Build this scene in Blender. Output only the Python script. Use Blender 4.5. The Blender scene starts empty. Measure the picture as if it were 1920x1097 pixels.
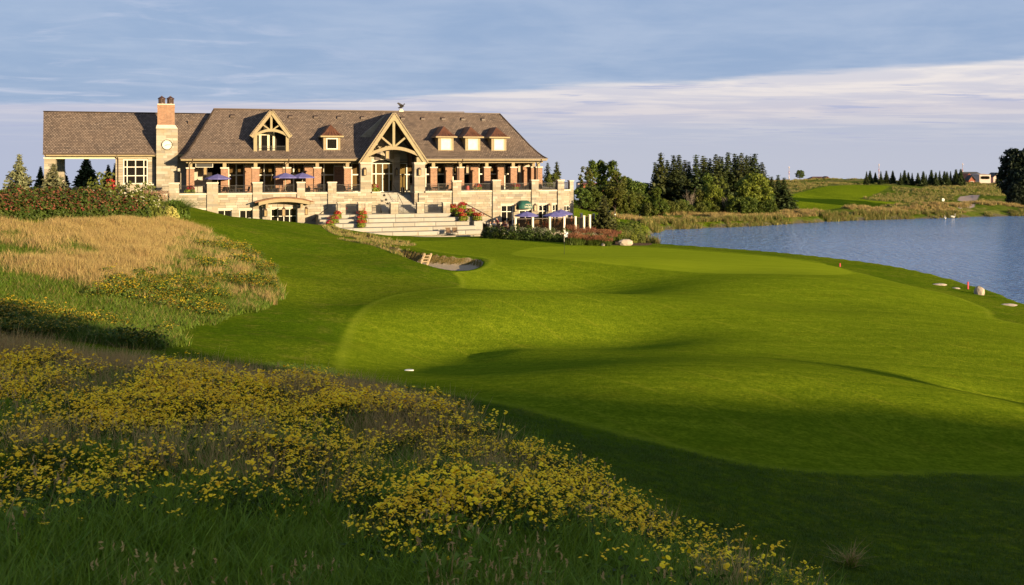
import bpy, bmesh, math, random
import numpy as np
from mathutils import Vector, Matrix, Euler

random.seed(7)
RS = np.random.RandomState(11)
SC = bpy.context.scene
COL = SC.collection
PI = math.pi
R = math.radians

# ------------------------------------------------------------------ camera
FPX = 1866.67            # focal length in photo pixels (35 mm on a 36 mm sensor, 1920 px wide)
CAMZ = 11.0              # eye height above the lake
HZ = 300.0               # pixel row of the true horizon
cam_d = bpy.data.cameras.new('camera')
cam = bpy.data.objects.new('camera', cam_d)
COL.objects.link(cam)
cam.location = (0, 0, CAMZ)
cam.rotation_euler = (R(90), 0, 0)
cam_d.lens = 35
cam_d.sensor_width = 36
cam_d.shift_y = -(548.5 - HZ) / 1920.0
cam_d.clip_start = 0.1
cam_d.clip_end = 6000
SC.camera = cam

# ------------------------------------------------------------------ light
SUN_AZ, SUN_EL = 47.0, 9.0        # degrees to the right of straight-behind-the-camera, elevation
SUN_DIR = Vector((math.sin(R(SUN_AZ)) * math.cos(R(SUN_EL)), -math.cos(R(SUN_AZ)) * math.cos(R(SUN_EL)), math.sin(R(SUN_EL))))
sun_d = bpy.data.lights.new('sun', 'SUN')
sun_d.energy = 5.0
sun_d.color = (1.0, 0.78, 0.47)
sun_d.angle = R(0.5)
sun = bpy.data.objects.new('sun', sun_d)
COL.objects.link(sun)
sun.location = (60, -60, 60)
sun.rotation_euler = SUN_DIR.to_track_quat('Z', 'Y').to_euler()

SC.view_settings.view_transform = 'Standard'
SC.view_settings.look = 'None'
SC.view_settings.gamma = 1.0
SC.view_settings.use_curve_mapping = False
SC.view_settings.exposure = 1.5
SC.render.engine = 'CYCLES'
SC.cycles.max_bounces = 6
SC.cycles.diffuse_bounces = 2
SC.cycles.glossy_bounces = 3
SC.cycles.transmission_bounces = 4
SC.cycles.transparent_max_bounces = 10
SC.cycles.use_denoising = True


class NT:
    """thin helper over a node tree"""
    def __init__(self, tree):
        self.t = tree
        self.n = tree.nodes
        for x in list(self.n):
            self.n.remove(x)

    def new(self, kind, **kw):
        nd = self.n.new(kind)
        for k, v in kw.items():
            setattr(nd, k, v)
        return nd

    def put(self, sock, v):
        if isinstance(v, bpy.types.NodeSocket):
            self.t.links.new(v, sock)
        elif v is not None:
            if sock.type == 'RGBA' and len(v) == 3:
                v = (*v, 1)
            sock.default_value = v

    def math(self, op, a, b=None, c=None, clamp=False):
        nd = self.new('ShaderNodeMath', operation=op, use_clamp=clamp)
        for i, v in enumerate((a, b, c)):
            if v is not None:
                self.put(nd.inputs[i], v)
        return nd.outputs[0]

    def vmath(self, op, a, b=None):
        nd = self.new('ShaderNodeVectorMath', operation=op)
        self.put(nd.inputs[0], a)
        if b is not None:
            self.put(nd.inputs[1], b)
        return nd.outputs[0]

    def mix(self, f, a, b, blend='MIX'):
        nd = self.new('ShaderNodeMix', data_type='RGBA', blend_type=blend, clamp_factor=True)
        self.put(nd.inputs[0], f)
        self.put(nd.inputs[6], a)
        self.put(nd.inputs[7], b)
        return nd.outputs[2]

    def rng(self, v, a, b, c=0.0, d=1.0, smooth=False):
        nd = self.new('ShaderNodeMapRange', interpolation_type='SMOOTHSTEP' if smooth else 'LINEAR')
        for i, x in enumerate((v, a, b, c, d)):
            self.put(nd.inputs[i], x)
        return nd.outputs[0]

    def noise(self, vec, scale, detail=3.0, rough=0.55, dist=0.0, dim='3D'):
        nd = self.new('ShaderNodeTexNoise', noise_dimensions=dim)
        if vec is not None:
            self.put(nd.inputs['Vector'], vec)
        self.put(nd.inputs['Scale'], scale)
        self.put(nd.inputs['Detail'], detail)
        self.put(nd.inputs['Roughness'], rough)
        self.put(nd.inputs['Distortion'], dist)
        return nd.outputs[0]

    def scalev(self, vec, s):
        nd = self.new('ShaderNodeVectorMath', operation='MULTIPLY')
        self.put(nd.inputs[0], vec)
        self.put(nd.inputs[1], s)
        return nd.outputs[0]

    def attr(self, name, kind='GEOMETRY'):
        nd = self.new('ShaderNodeAttribute', attribute_name=name, attribute_type=kind)
        return nd

    def ramp(self, v, stops):
        nd = self.new('ShaderNodeValToRGB')
        el = nd.color_ramp.elements
        while len(el) < len(stops):
            el.new(0.5)
        for e, (p, c) in zip(el, stops):
            e.position = p
            e.color = (*c, 1)
        self.put(nd.inputs[0], v)
        return nd.outputs[0]


# ------------------------------------------------------------------ sky
world = bpy.data.worlds.new('World')
SC.world = world
world.use_nodes = True
W_ = NT(world.node_tree)
SKY_STRENGTH = 0.11
tc = W_.new('ShaderNodeTexCoord')
sep = W_.new('ShaderNodeSeparateXYZ')
W_.put(sep.inputs[0], tc.outputs['Generated'])
dx, dy, dz = sep.outputs
zc = W_.math('MAXIMUM', dz, 0.0)
comb = W_.new('ShaderNodeCombineXYZ')
for i, v in enumerate((dx, dy, W_.math('MAXIMUM', dz, 0.012))):
    W_.put(comb.inputs[i], v)
sky = W_.new('ShaderNodeTexSky', sky_type='NISHITA', sun_disc=False)
sky.sun_elevation = R(SUN_EL)
sky.sun_rotation = R(180 - SUN_AZ)
sky.air_density = 1.0
sky.dust_density = 1.2
if 'Vector' in sky.inputs:
    W_.put(sky.inputs['Vector'], comb.outputs[0])
zp = W_.math('ADD', zc, 0.03)
px_ = W_.math('DIVIDE', dx, zp)
py_ = W_.math('DIVIDE', dy, zp)
pv = W_.new('ShaderNodeCombineXYZ')
W_.put(pv.inputs[0], px_)
W_.put(pv.inputs[1], py_)
P = pv.outputs[0]
# edge of the cloud deck, a curve on the cloud plane
xcl = W_.math('MINIMUM', W_.math('MAXIMUM', px_, -4.5), 6.0)
edge = W_.math('ADD', W_.math('ADD', py_, W_.math('MULTIPLY', xcl, 0.534)), W_.math('MULTIPLY', W_.math('MULTIPLY', xcl, xcl), 0.06))
edge = W_.math('SUBTRACT', edge, 10.04)
n_edge = W_.noise(W_.scalev(P, (0.8, 1.5, 1)), 1.0, 6, 0.62)
n_edge2 = W_.noise(W_.scalev(P, (0.22, 0.5, 1)), 1.0, 3, 0.5)
edge = W_.math('ADD', edge, W_.math('MULTIPLY', W_.math('SUBTRACT', n_edge, 0.5), 1.5))
edge = W_.math('ADD', edge, W_.math('MULTIPLY', W_.math('SUBTRACT', n_edge2, 0.5), 1.6))
deck = W_.rng(edge, -0.35, 0.45, 1.0, 0.0, True)
# deck colour: blue-grey with rows of paler cloud
n1 = W_.noise(W_.scalev(P, (0.9, 0.9, 1)), 1.0, 5, 0.52, 0.6)
n2 = W_.noise(W_.scalev(P, (2.6, 2.6, 1)), 1.0, 5, 0.55, 0.6)
n6 = W_.noise(W_.scalev(tc.outputs['Generated'], (5.0, 5.0, 15.0)), 1.0, 7, 0.58, 0.5)
k1 = W_.rng(W_.math('ADD', W_.math('ADD', W_.math('MULTIPLY', n1, 0.34), W_.math('MULTIPLY', n2, 0.16)), W_.math('MULTIPLY', n6, 0.5)), 0.36, 0.66, 0, 1, True)
leftk = W_.rng(px_, -3.2, 0.3, 0.75, 0.0, True)
n4 = W_.noise(W_.scalev(P, (1.1, 1.2, 1)), 1.1, 6, 0.6, 0.7)
puff = W_.math('MULTIPLY', W_.rng(n4, 0.48, 0.72, 0, 1, True), leftk)
deck_col = W_.mix(k1, (0.288, 0.402, 0.620), (0.400, 0.495, 0.685))
deck_col = W_.mix(puff, deck_col, (0.53, 0.58, 0.75))
# clear band below the deck
elev = W_.rng(zc, 0.0, 0.105)
band_col = W_.ramp(elev, [(0.0, (0.52, 0.55, 0.665)), (0.28, (0.50, 0.535, 0.665)), (0.46, (0.64, 0.60, 0.68)), (0.70, (0.84, 0.77, 0.77)), (1.0, (0.92, 0.87, 0.84))])
n3 = W_.noise(W_.scalev(P, (0.6, 0.9, 1)), 1.0, 6, 0.58, 0.5)
k3 = W_.rng(n3, 0.40, 0.62, 0, 1, True)
streak = W_.mix(k3, (0.44, 0.49, 0.68), (0.90, 0.83, 0.80))
lr = W_.rng(px_, -5.0, 1.5, 0.35, 1.0)
band_col = W_.mix(W_.math('MULTIPLY', W_.rng(elev, 0.1, 0.6), 0.42), band_col, streak)
band_col = W_.mix(lr, W_.mix(0.5, band_col, (0.33, 0.42, 0.68)), band_col)
n5 = W_.noise(W_.scalev(P, (0.55, 1.1, 1)), 1.1, 6, 0.6, 0.3)
wisp = W_.math('MULTIPLY', W_.rng(n5, 0.57, 0.66, 0, 1, True), W_.rng(zc, 0.006, 0.035, 0.0, 0.75, True))
band_col = W_.mix(wisp, band_col, (0.42, 0.46, 0.67))
cl = W_.mix(deck, band_col, deck_col)
cl_scaled = W_.mix(1.0, cl, (1, 1, 1), 'MIX')
mul = W_.new('ShaderNodeVectorMath', operation='SCALE')
W_.put(mul.inputs[0], cl)
CLOUD_GAIN = 1.0 / (SKY_STRENGTH * 2 ** SC.view_settings.exposure)
mul.inputs[3].default_value = CLOUD_GAIN
# the low sun shines through clear sky under the deck, so the cloud thins out round it
sd_ = W_.new('ShaderNodeVectorMath', operation='DOT_PRODUCT')
W_.put(sd_.inputs[0], tc.outputs['Generated'])
sd_.inputs[1].default_value = SUN_DIR
final = W_.mix(W_.rng(sd_.outputs['Value'], 0.45, 0.97, 0.965, 0.78, True), sky.outputs[0], mul.outputs[0])
bg = W_.new('ShaderNodeBackground')
W_.put(bg.inputs[0], final)
bg.inputs[1].default_value = SKY_STRENGTH
wo = W_.new('ShaderNodeOutputWorld')
W_.t.links.new(bg.outputs[0], wo.inputs[0])


# ------------------------------------------------------------------ material helpers
MATS = {}


def lin(r, g, b):
    """sRGB bytes to linear"""
    f = lambda c: (c / 255 / 12.92) if c <= 10 else ((c / 255 + 0.055) / 1.055) ** 2.4
    return (f(r), f(g), f(b))


def mat(name, col=(0.5, 0.5, 0.5), rough=0.7, var=0.12, scale=3.0, metal=0.0, bump=0.0, bscale=20.0, rnd=0.0, spec=0.35, hue=None):
    """a plain procedural material: base colour broken up by noise, per-object variation, fine bump"""
    if name in MATS:
        return MATS[name]
    m = bpy.data.materials.new(name)
    m.use_nodes = True
    t = NT(m.node_tree)
    b = t.new('ShaderNodeBsdfPrincipled')
    o = t.new('ShaderNodeOutputMaterial')
    t.t.links.new(b.outputs[0], o.inputs[0])
    geo = t.new('ShaderNodeTexCoord')
    vec = geo.outputs['Object']
    col = tuple(c * 0.70 for c in col)
    nz = t.noise(vec, scale, 5, 0.6)
    c2 = tuple(max(0, c * (1 - 2.2 * var)) for c in col)
    c1 = tuple(min(1, c * (1 + 1.6 * var)) for c in col) if hue is None else hue
    colr = t.mix(t.rng(nz, 0.3, 0.7), c2, c1)
    if rnd > 0:
        oi = t.new('ShaderNodeObjectInfo')
        k = t.rng(oi.outputs['Random'], 0, 1, 1 - rnd, 1 + rnd)
        h = t.new('ShaderNodeHueSaturation')
        t.put(h.inputs['Value'], k)
        t.put(h.inputs['Hue'], t.rng(oi.outputs['Random'], 0, 1, 0.49, 0.51))
        t.put(h.inputs['Color'], colr)
        colr = h.outputs[0]
    t.put(b.inputs['Base Color'], colr)
    b.inputs['Roughness'].default_value = rough
    b.inputs['Metallic'].default_value = metal
    b.inputs['Specular IOR Level'].default_value = spec
    if bump > 0:
        bn = t.new('ShaderNodeBump')
        bn.inputs['Strength'].default_value = bump
        bn.inputs['Distance'].default_value = 0.02
        t.put(bn.inputs['Height'], t.noise(vec, bscale, 4, 0.6))
        t.put(b.inputs['Normal'], bn.outputs[0])
    MATS[name] = m
    return m


def leaf_mat(name, c_dark, c_light, trans=0.25, rnd=0.12, scale=0.6, rough=0.6, k=0.58):
    """foliage: diffuse plus a little light through the leaf, colour varied in clumps and per leaf"""
    if name in MATS:
        return MATS[name]
    c_dark, c_light = tuple(c * k for c in c_dark), tuple(c * k for c in c_light)
    m = bpy.data.materials.new(name)
    m.use_nodes = True
    t = NT(m.node_tree)
    o = t.new('ShaderNodeOutputMaterial')
    g = t.new('ShaderNodeNewGeometry')
    tcn = t.new('ShaderNodeTexCoord')
    nz = t.noise(tcn.outputs['Object'], scale, 3, 0.6)
    k = t.math('ADD', t.math('MULTIPLY', t.rng(nz, 0.3, 0.7), 0.55), t.math('MULTIPLY', g.outputs['Random Per Island'], 0.45))
    c = t.mix(k, c_dark, c_light)
    oi = t.new('ShaderNodeObjectInfo')
    h = t.new('ShaderNodeHueSaturation')
    t.put(h.inputs['Value'], t.rng(oi.outputs['Random'], 0, 1, 1 - rnd, 1 + rnd))
    t.put(h.inputs['Hue'], t.rng(oi.outputs['Random'], 0, 1, 0.488, 0.512))
    t.put(h.inputs['Color'], c)
    d = t.new('ShaderNodeBsdfPrincipled')
    d.inputs['Roughness'].default_value = rough
    d.inputs['Specular IOR Level'].default_value = 0.2
    t.put(d.inputs['Base Color'], h.outputs[0])
    tr = t.new('ShaderNodeBsdfTranslucent')
    t.put(tr.inputs[0], h.outputs[0])
    mx = t.new('ShaderNodeMixShader')
    mx.inputs[0].default_value = trans
    t.t.links.new(d.outputs[0], mx.inputs[1])
    t.t.links.new(tr.outputs[0], mx.inputs[2])
    t.t.links.new(mx.outputs[0], o.inputs[0])
    MATS[name] = m
    return m


# ------------------------------------------------------------------ object helpers
def tag(o, label=None, cat=None, group=None, kind=None):
    if label:
        o['label'] = label
    if cat:
        o['category'] = cat
    if group:
        o['group'] = group
    if kind:
        o['kind'] = kind
    return o


def empty(name, loc=(0, 0, 0), rz=0.0, label=None, cat=None, group=None, parent=None):
    o = bpy.data.objects.new(name, None)
    o.empty_display_size = 0.3
    COL.objects.link(o)
    o.location = loc
    o.rotation_euler = (0, 0, rz)
    if parent is not None:
        o.parent = parent
    return tag(o, label, cat, group)


def add_obj(name, me, parent=None, loc=None, rot=None, scale=None):
    o = bpy.data.objects.new(name, me)
    COL.objects.link(o)
    if parent is not None:
        o.parent = parent
    if loc is not None:
        o.location = loc
    if rot is not None:
        o.rotation_euler = rot
    if scale is not None:
        o.scale = scale
    return o


def copy_tree(o, parent=None):
    c = o.copy()
    COL.objects.link(c)
    c.parent = parent
    for ch in list(o.children):
        copy_tree(ch, c)
    return c


class MB:
    """mesh builder: collects shapes, builds one object"""
    def __init__(self):
        self.v, self.f, self.uv = [], [], None

    def add(self, vs, fs):
        k = len(self.v)
        self.v.extend([tuple(p) for p in vs])
        self.f.extend([tuple(i + k for i in q) for q in fs])
        return self

    def box(self, x0, x1, y0, y1, z0, z1, taper=0.0):
        t = taper
        vs = [(x0, y0, z0), (x1, y0, z0), (x1, y1, z0), (x0, y1, z0), (x0 + t, y0 + t, z1), (x1 - t, y0 + t, z1), (x1 - t, y1 - t, z1), (x0 + t, y1 - t, z1)]
        return self.add(vs, [(3, 2, 1, 0), (4, 5, 6, 7), (0, 1, 5, 4), (1, 2, 6, 5), (2, 3, 7, 6), (3, 0, 4, 7)])

    def bar(self, a, b, w, h=None, up=(0, 0, 1)):
        """a rectangular bar from a to b, w across, h along up"""
        h = h or w
        a, b = Vector(a), Vector(b)
        d = (b - a).normalized()
        u = Vector(up)
        s = d.cross(u)
        if s.length < 1e-4:
            s = d.cross(Vector((1, 0, 0)))
        s.normalize()
        u = s.cross(d).normalized()
        vs = []
        for p in (a, b):
            for i, j in ((-1, -1), (1, -1), (1, 1), (-1, 1)):
                vs.append(p + s * (i * w / 2) + u * (j * h / 2))
        return self.add(vs, [(0, 1, 2, 3), (7, 6, 5, 4), (0, 4, 5, 1), (1, 5, 6, 2), (2, 6, 7, 3), (3, 7, 4, 0)])

    def tube(self, pts, rad, n=6, cap=True):
        pts = [Vector(p) for p in pts]
        if not isinstance(rad, (list, tuple)):
            rad = [rad] * len(pts)
        rings = []
        for i, p in enumerate(pts):
            d = (pts[min(i + 1, len(pts) - 1)] - pts[max(i - 1, 0)]).normalized()
            s = d.cross(Vector((0, 0, 1)))
            if s.length < 1e-3:
                s = Vector((1, 0, 0))
            s.normalize()
            u = s.cross(d)
            rings.append([p + s * (math.cos(2 * PI * j / n) * rad[i]) + u * (math.sin(2 * PI * j / n) * rad[i]) for j in range(n)])
        vs = [q for r in rings for q in r]
        fs = []
        for i in range(len(pts) - 1):
            for j in range(n):
                fs.append((i * n + j, i * n + (j + 1) % n, (i + 1) * n + (j + 1) % n, (i + 1) * n + j))
        if cap:
            fs.append(tuple(range(n - 1, -1, -1)))
            fs.append(tuple((len(pts) - 1) * n + j for j in range(n)))
        return self.add(vs, fs)

    def lathe(self, prof, n=12, c=(0, 0, 0), a0=0.0, cap=True):
        vs, fs = [], []
        for r, z in prof:
            for j in range(n):
                a = a0 + 2 * PI * j / n
                vs.append((c[0] + r * math.cos(a), c[1] + r * math.sin(a), c[2] + z))
        for i in range(len(prof) - 1):
            for j in range(n):
                fs.append((i * n + j, i * n + (j + 1) % n, (i + 1) * n + (j + 1) % n, (i + 1) * n + j))
        if cap:
            fs.append(tuple(range(n - 1, -1, -1)))
            fs.append(tuple((len(prof) - 1) * n + j for j in range(n)))
        return self.add(vs, fs)

    def prism(self, poly, y0, y1):
        """poly in the xz plane, extruded along y"""
        n = len(poly)
        vs = [(x, y0, z) for x, z in poly] + [(x, y1, z) for x, z in poly]
        fs = [tuple(range(n)), tuple(range(2 * n - 1, n - 1, -1))]
        for i in range(n):
            j = (i + 1) % n
            fs.append((i, i + n, j + n, j))
        return self.add(vs, fs)

    def blob(self, c, r, seed=0, sub=2, jag=0.25, flat=0.7):
        bm = bmesh.new()
        bmesh.ops.create_icosphere(bm, subdivisions=sub, radius=1)
        rr = random.Random(seed)
        dirs = [Vector((rr.uniform(-1, 1), rr.uniform(-1, 1), rr.uniform(-1, 1))).normalized() for _ in range(7)]
        vs = []
        for v in bm.verts:
            k = 1 + jag * sum(max(0, v.co.dot(d)) ** 3 * (1 if i % 2 else -0.7) for i, d in enumerate(dirs)) * 0.6
            rx, ry, rz = r if isinstance(r, (tuple, list)) else (r, r, r * flat)
            vs.append((c[0] + v.co.x * k * rx, c[1] + v.co.y * k * ry, c[2] + v.co.z * k * rz))
        fs = [tuple(x.index for x in f.verts) for f in bm.faces]
        bm.free()
        return self.add(vs, fs)

    def mesh(self, name, m=None, smooth=False):
        me = bpy.data.meshes.new(name)
        me.from_pydata(self.v, [], self.f)
        bm = bmesh.new()
        bm.from_mesh(me)
        bmesh.ops.recalc_face_normals(bm, faces=bm.faces)
        bm.to_mesh(me)
        bm.free()
        if m:
            me.materials.append(m)
        if smooth:
            me.shade_smooth()
        return me

    def build(self, name, m=None, parent=None, loc=None, rot=None, smooth=False, kind=None):
        o = add_obj(name, self.mesh(name, m, smooth), parent, loc, rot)
        if kind:
            o['kind'] = kind
        return o

# ================================================================== TERRAIN
def pt(px, py, d):
    """the world point that lies d metres ahead on the line of sight of a photo pixel"""
    return ((px - 960) * d / FPX, d, CAMZ - (py - HZ) * d / FPX)


CTRL = [pt(*a) for a in [
    # near hill (meadow) and its far edge
    (960, 1097, 9.0), (480, 1097, 9.0), (0, 1097, 8.6), (1920, 1097, 12.5), (1450, 1090, 12), (1300, 1010, 13), (1130, 920, 15), (900, 830, 17.5), (720, 765, 20.5),
    (600, 740, 21.5), (500, 727, 22), (300, 704, 22.3), (0, 676, 22.5), (300, 850, 14), (0, 850, 13.5), (0, 752, 17.5), (300, 765, 17.5), (600, 850, 14.6), (600, 775, 18.5),
    (900, 950, 12.3), (700, 960, 11.2), (1130, 1030, 11.6),
    # dark mown bank between the meadow and the fairway
    (1500, 1000, 15), (1700, 1000, 15.5), (1920, 960, 17), (1600, 930, 18), (1420, 885, 19.5), (1300, 852, 20.5), (1100, 800, 22.5), (900, 752, 25), (700, 716, 28),
    (1920, 860, 23), (1700, 850, 24),
    # near swell of the fairway
    (960, 707, 28), (830, 714, 28.5), (1130, 690, 29.5), (1100, 740, 24.3), (1300, 760, 24.3), (1500, 780, 24.5), (1700, 790, 24.5), (1300, 698, 28.3), (1500, 713, 27.6), (1700, 743, 27), (1900, 763, 28),
    # hollow behind it
    (760, 695, 39.5), (600, 690, 35.5), (900, 680, 43.5), (1050, 660, 47.5), (1150, 640, 49), (1300, 632, 47), (1880, 740, 35), (1920, 735, 35.5), (1500, 668, 41), (1700, 692, 37),
    # middle plateau
    (640, 640, 38.5), (660, 600, 46), (700, 565, 53), (760, 554, 56), (830, 550, 57.5), (960, 556, 56), (1100, 556, 57), (900, 600, 48), (1100, 600, 49), (960, 640, 42.5), (1300, 603, 51), (1600, 622, 50), (1900, 640, 50),
    (1300, 560, 60), (1500, 570, 60), (1750, 590, 60), (1920, 606, 60),
    # dip behind the plateau and the upper green
    (880, 545, 66), (1000, 540, 69.5), (1080, 522, 74.5), (860, 520, 71.5), (1180, 512, 78), (960, 505, 75), (1200, 500, 78), (1400, 505, 78), (1550, 515, 77), (1700, 545, 71),
    (1540, 497, 87), (1400, 481, 93), (1200, 466, 103), (1000, 463, 101), (900, 470, 93), (1050, 480, 89), (960, 450, 112), (800, 450, 110), (1100, 462, 106),
    (850, 508, 71.5), (850, 486, 79.5), (760, 476, 82), (700, 466, 84),
    # lawn up to the house
    (900, 441, 121), (760, 441, 121), (660, 436, 115), (600, 421, 107), (540, 417, 103), (470, 412, 100), (400, 408, 99), (345, 406, 98), (600, 440, 96), (650, 480, 80), (600, 500, 68), (600, 560, 54), (560, 640, 40), (560, 520, 62),
    (700, 460, 92), (560, 460, 83), (800, 530, 63), (740, 500, 74),
    # golden hill at the left
    (515, 540, 52), (490, 575, 46), (430, 460, 72), (500, 510, 58), (330, 413, 80), (240, 409, 70), (100, 409, 63), (0, 410, 58), (-300, 410, 52), (100, 455, 53), (0, 500, 45.5), (100, 540, 42.5), (200, 480, 51), (300, 520, 49),
    (100, 590, 39), (0, 590, 38), (300, 590, 41.5), (400, 597, 43), (0, 622, 33), (150, 630, 33), (300, 650, 32), (400, 660, 33), (-300, 600, 36), (380, 540, 50),
    # far side of the lake
    (1250, 405, 172), (1400, 405, 176), (1500, 402, 184), (1600, 397, 196), (1750, 396, 205), (1880, 393, 208), (1180, 408, 166),
    (1300, 401, 188), (1450, 396, 200), (1600, 375, 255), (1550, 355, 300), (1650, 353, 310), (1600, 338, 370), (1480, 343, 360), (1750, 340, 385), (1880, 347, 370), (1700, 385, 240), (1800, 372, 280), (1900, 365, 300), (1750, 360, 330),
]]
CTRL += [  # points off the frame or hidden from view
    (0, 0, 8.6), (-12, 0, 8.9), (12, -2, 7.2), (-30, 5, 8.8), (-40, -40, 12), (0, -30, 10.5), (30, -10, 6.0), (45, 20, 3.2), (40, -50, 10), (90, 0, 7), (100, -70, 14), (60, 40, 1.0), (0, -90, 15), (-90, -60, 16),
    (-70, 40, 8), (-90, 90, 8), (-45, 100, 6.9), (-70, 130, 7), (-40, 118, 6.0), (-50, 140, 7), (-25, 150, 6.9), (0, 155, 6.0), (10, 145, 2.0), (-10, 128, 1.9), (0, 127, 1.8), (5, 132, 1.6),
    (-30, 122, 3.0), (-20, 125, 1.9), (11, 118, 1.4), (13, 128, 1.0), (-60, 170, 5), (-20, 180, 2), (20, 185, .8), (-120, 160, 5), (-100, 230, -4), (0, 230, -1.0), (36, 232, -.5),
    (0, 300, -6), (-100, 330, -14), (-250, 120, 8), (-250, 300, -10), (60, 260, 1.0), (40, 90, .8), (36, 76, .6), (30, 85, 1.5), (45, 60, .4),
    (140, 220, 1.5), (180, 300, 2.5), (250, 250, 3), (110, 420, 1.0), (180, 430, 1.0), (60, 400, 0), (0, 420, -12), (200, 0, 8), (250, -80, 14), (-250, -60, 18), (-200, 20, 12),
]
CTRL = np.array(CTRL)


def tps_fit(P, lam):
    n = len(P)
    d = np.hypot(P[:, None, 0] - P[None, :, 0], P[:, None, 1] - P[None, :, 1])
    K = np.where(d > 0, d * d * np.log(np.maximum(d, 1e-9)), 0)
    rng_ = np.hypot(P[:, 0], P[:, 1])
    K[np.arange(n), np.arange(n)] += lam * (1 + np.minimum(rng_, 60) * 0.12)
    A = np.zeros((n + 3, n + 3))
    A[:n, :n] = K
    A[:n, n] = 1
    A[:n, n + 1:n + 3] = P[:, :2]
    A[n:, :n] = A[:n, n:].T
    b = np.zeros(n + 3)
    b[:n] = P[:, 2]
    return np.linalg.solve(A, b)


TW = tps_fit(CTRL, 1.6)


def tps(x, y):
    x, y = np.atleast_1d(x), np.atleast_1d(y)
    out = np.empty(len(x))
    for s in range(0, len(x), 20000):
        d2 = (x[s:s + 20000, None] - CTRL[None, :, 0]) ** 2 + (y[s:s + 20000, None] - CTRL[None, :, 1]) ** 2
        K = 0.5 * d2 * np.log(np.maximum(d2, 1e-12))
        out[s:s + 20000] = K @ TW[:-3] + TW[-3] + TW[-2] * x[s:s + 20000] + TW[-1] * y[s:s + 20000]
    return out


def sdf(poly, x, y):
    """signed distance to a polygon, negative inside"""
    P = np.asarray(poly)
    d = np.full(len(x), 1e18)
    ins = np.zeros(len(x), bool)
    for i in range(len(P)):
        ax, ay = P[i]
        bx, by = P[(i + 1) % len(P)]
        ex, ey = bx - ax, by - ay
        t = np.clip(((x - ax) * ex + (y - ay) * ey) / (ex * ex + ey * ey + 1e-12), 0, 1)
        d = np.minimum(d, (x - ax - t * ex) ** 2 + (y - ay - t * ey) ** 2)
        if ay != by:
            c = ((ay > y) != (by > y)) & (x < ex * (y - ay) / (by - ay) + ax)
            ins ^= c
    d = np.sqrt(d)
    return np.where(ins, -d, d)


def smooth_poly(P, k=4):
    """closed Catmull-Rom through the corners"""
    P = np.asarray(P, float)
    n = len(P)
    out = []
    for i in range(n):
        p0, p1, p2, p3 = P[i - 1], P[i], P[(i + 1) % n], P[(i + 2) % n]
        for j in range(k):
            t = j / k
            out.append(0.5 * ((2 * p1) + (-p0 + p2) * t + (2 * p0 - 5 * p1 + 4 * p2 - p3) * t * t + (-p0 + 3 * p1 - 3 * p2 + p3) * t ** 3))
    return np.array(out)


_perm = np.random.RandomState(3).rand(256, 256)


def vnoise(x, y):
    xi, yi = np.floor(x).astype(int), np.floor(y).astype(int)
    fx, fy = x - xi, y - yi
    fx, fy = fx * fx * (3 - 2 * fx), fy * fy * (3 - 2 * fy)
    g = lambda a, b: _perm[a % 256, b % 256]
    return (g(xi, yi) * (1 - fx) + g(xi + 1, yi) * fx) * (1 - fy) + (g(xi, yi + 1) * (1 - fx) + g(xi + 1, yi + 1) * fx) * fy


def fbm(x, y, o=4):
    s, a = 0, 0.5
    for i in range(o):
        s = s + a * vnoise(x * 2 ** i + 17 * i, y * 2 ** i + 31 * i)
        a *= 0.5
    return s / (1 - 0.5 ** o)


def smst(x, a, b):
    t = np.clip((x - a) / (b - a), 0, 1)
    return t * t * (3 - 2 * t)


LAKE = smooth_poly([(38.5, 70), (39, 80), (37, 92), (31, 104), (23, 115), (16, 122), (17, 134), (22, 152), (25, 157.5), (39, 165), (50, 173), (62, 181), (80, 188), (97, 195), (121, 199), (180, 196), (300, 190), (320, 60), (200, 40), (120, 42), (70, 46), (48, 55)], 4)


def far_drop(x, y):
    """beyond the visible crests the land falls away"""
    r = np.hypot(x, y)
    return np.maximum(0, r - 430) * 0.10


def base_h(x, y):
    x, y = np.atleast_1d(np.asarray(x, float)), np.atleast_1d(np.asarray(y, float))
    xc, yc = np.clip(x, -270, 270), np.clip(y, -95, 440)
    z = tps(xc, yc) - far_drop(x, y)
    z = np.where((y > 250) & (x < 45), np.minimum(z, 2.0), z)
    sl = sdf(LAKE, x, y)
    near = smst(y, 140, 165)
    slope = 0.33 * (1 - near) + 0.25 * near
    ramp = 0.02 + slope * np.maximum(sl, 0)
    w = smst(sl, 0, 14)
    zl = np.minimum(z, ramp + w * 40)
    zl = np.where((sl > 0) & (sl < 14), np.maximum(zl, np.minimum(ramp, 0.25)), zl)
    inside = -0.25 - 1.3 * smst(-sl, 0, 6)
    return np.where(sl < 0, inside, zl)


def hit_fn(hf, px, py, dmin=6, dmax=460, n=900):
    """where the line of sight of each photo pixel first meets the ground"""
    px, py = np.atleast_1d(np.asarray(px, float)), np.atleast_1d(np.asarray(py, float))
    out = []
    ds = np.geomspace(dmin, dmax, n)
    for a, b in zip(px, py):
        x, z = (a - 960) * ds / FPX, CAMZ - (b - HZ) * ds / FPX
        g = hf(x, ds)
        k = np.argmax(z <= g) if (z <= g).any() else n - 1
        k = max(k, 1)
        d0, d1 = ds[k - 1], ds[k]
        f0, f1 = z[k - 1] - g[k - 1], z[k] - g[k]
        d = d0 + (d1 - d0) * (f0 / (f0 - f1) if f0 != f1 else 0)
        out.append(((a - 960) * d / FPX, d))
    return np.array(out)


def ground_poly(pix):
    a = np.array(pix, float)
    return hit_fn(base_h, a[:, 0], a[:, 1])


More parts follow.
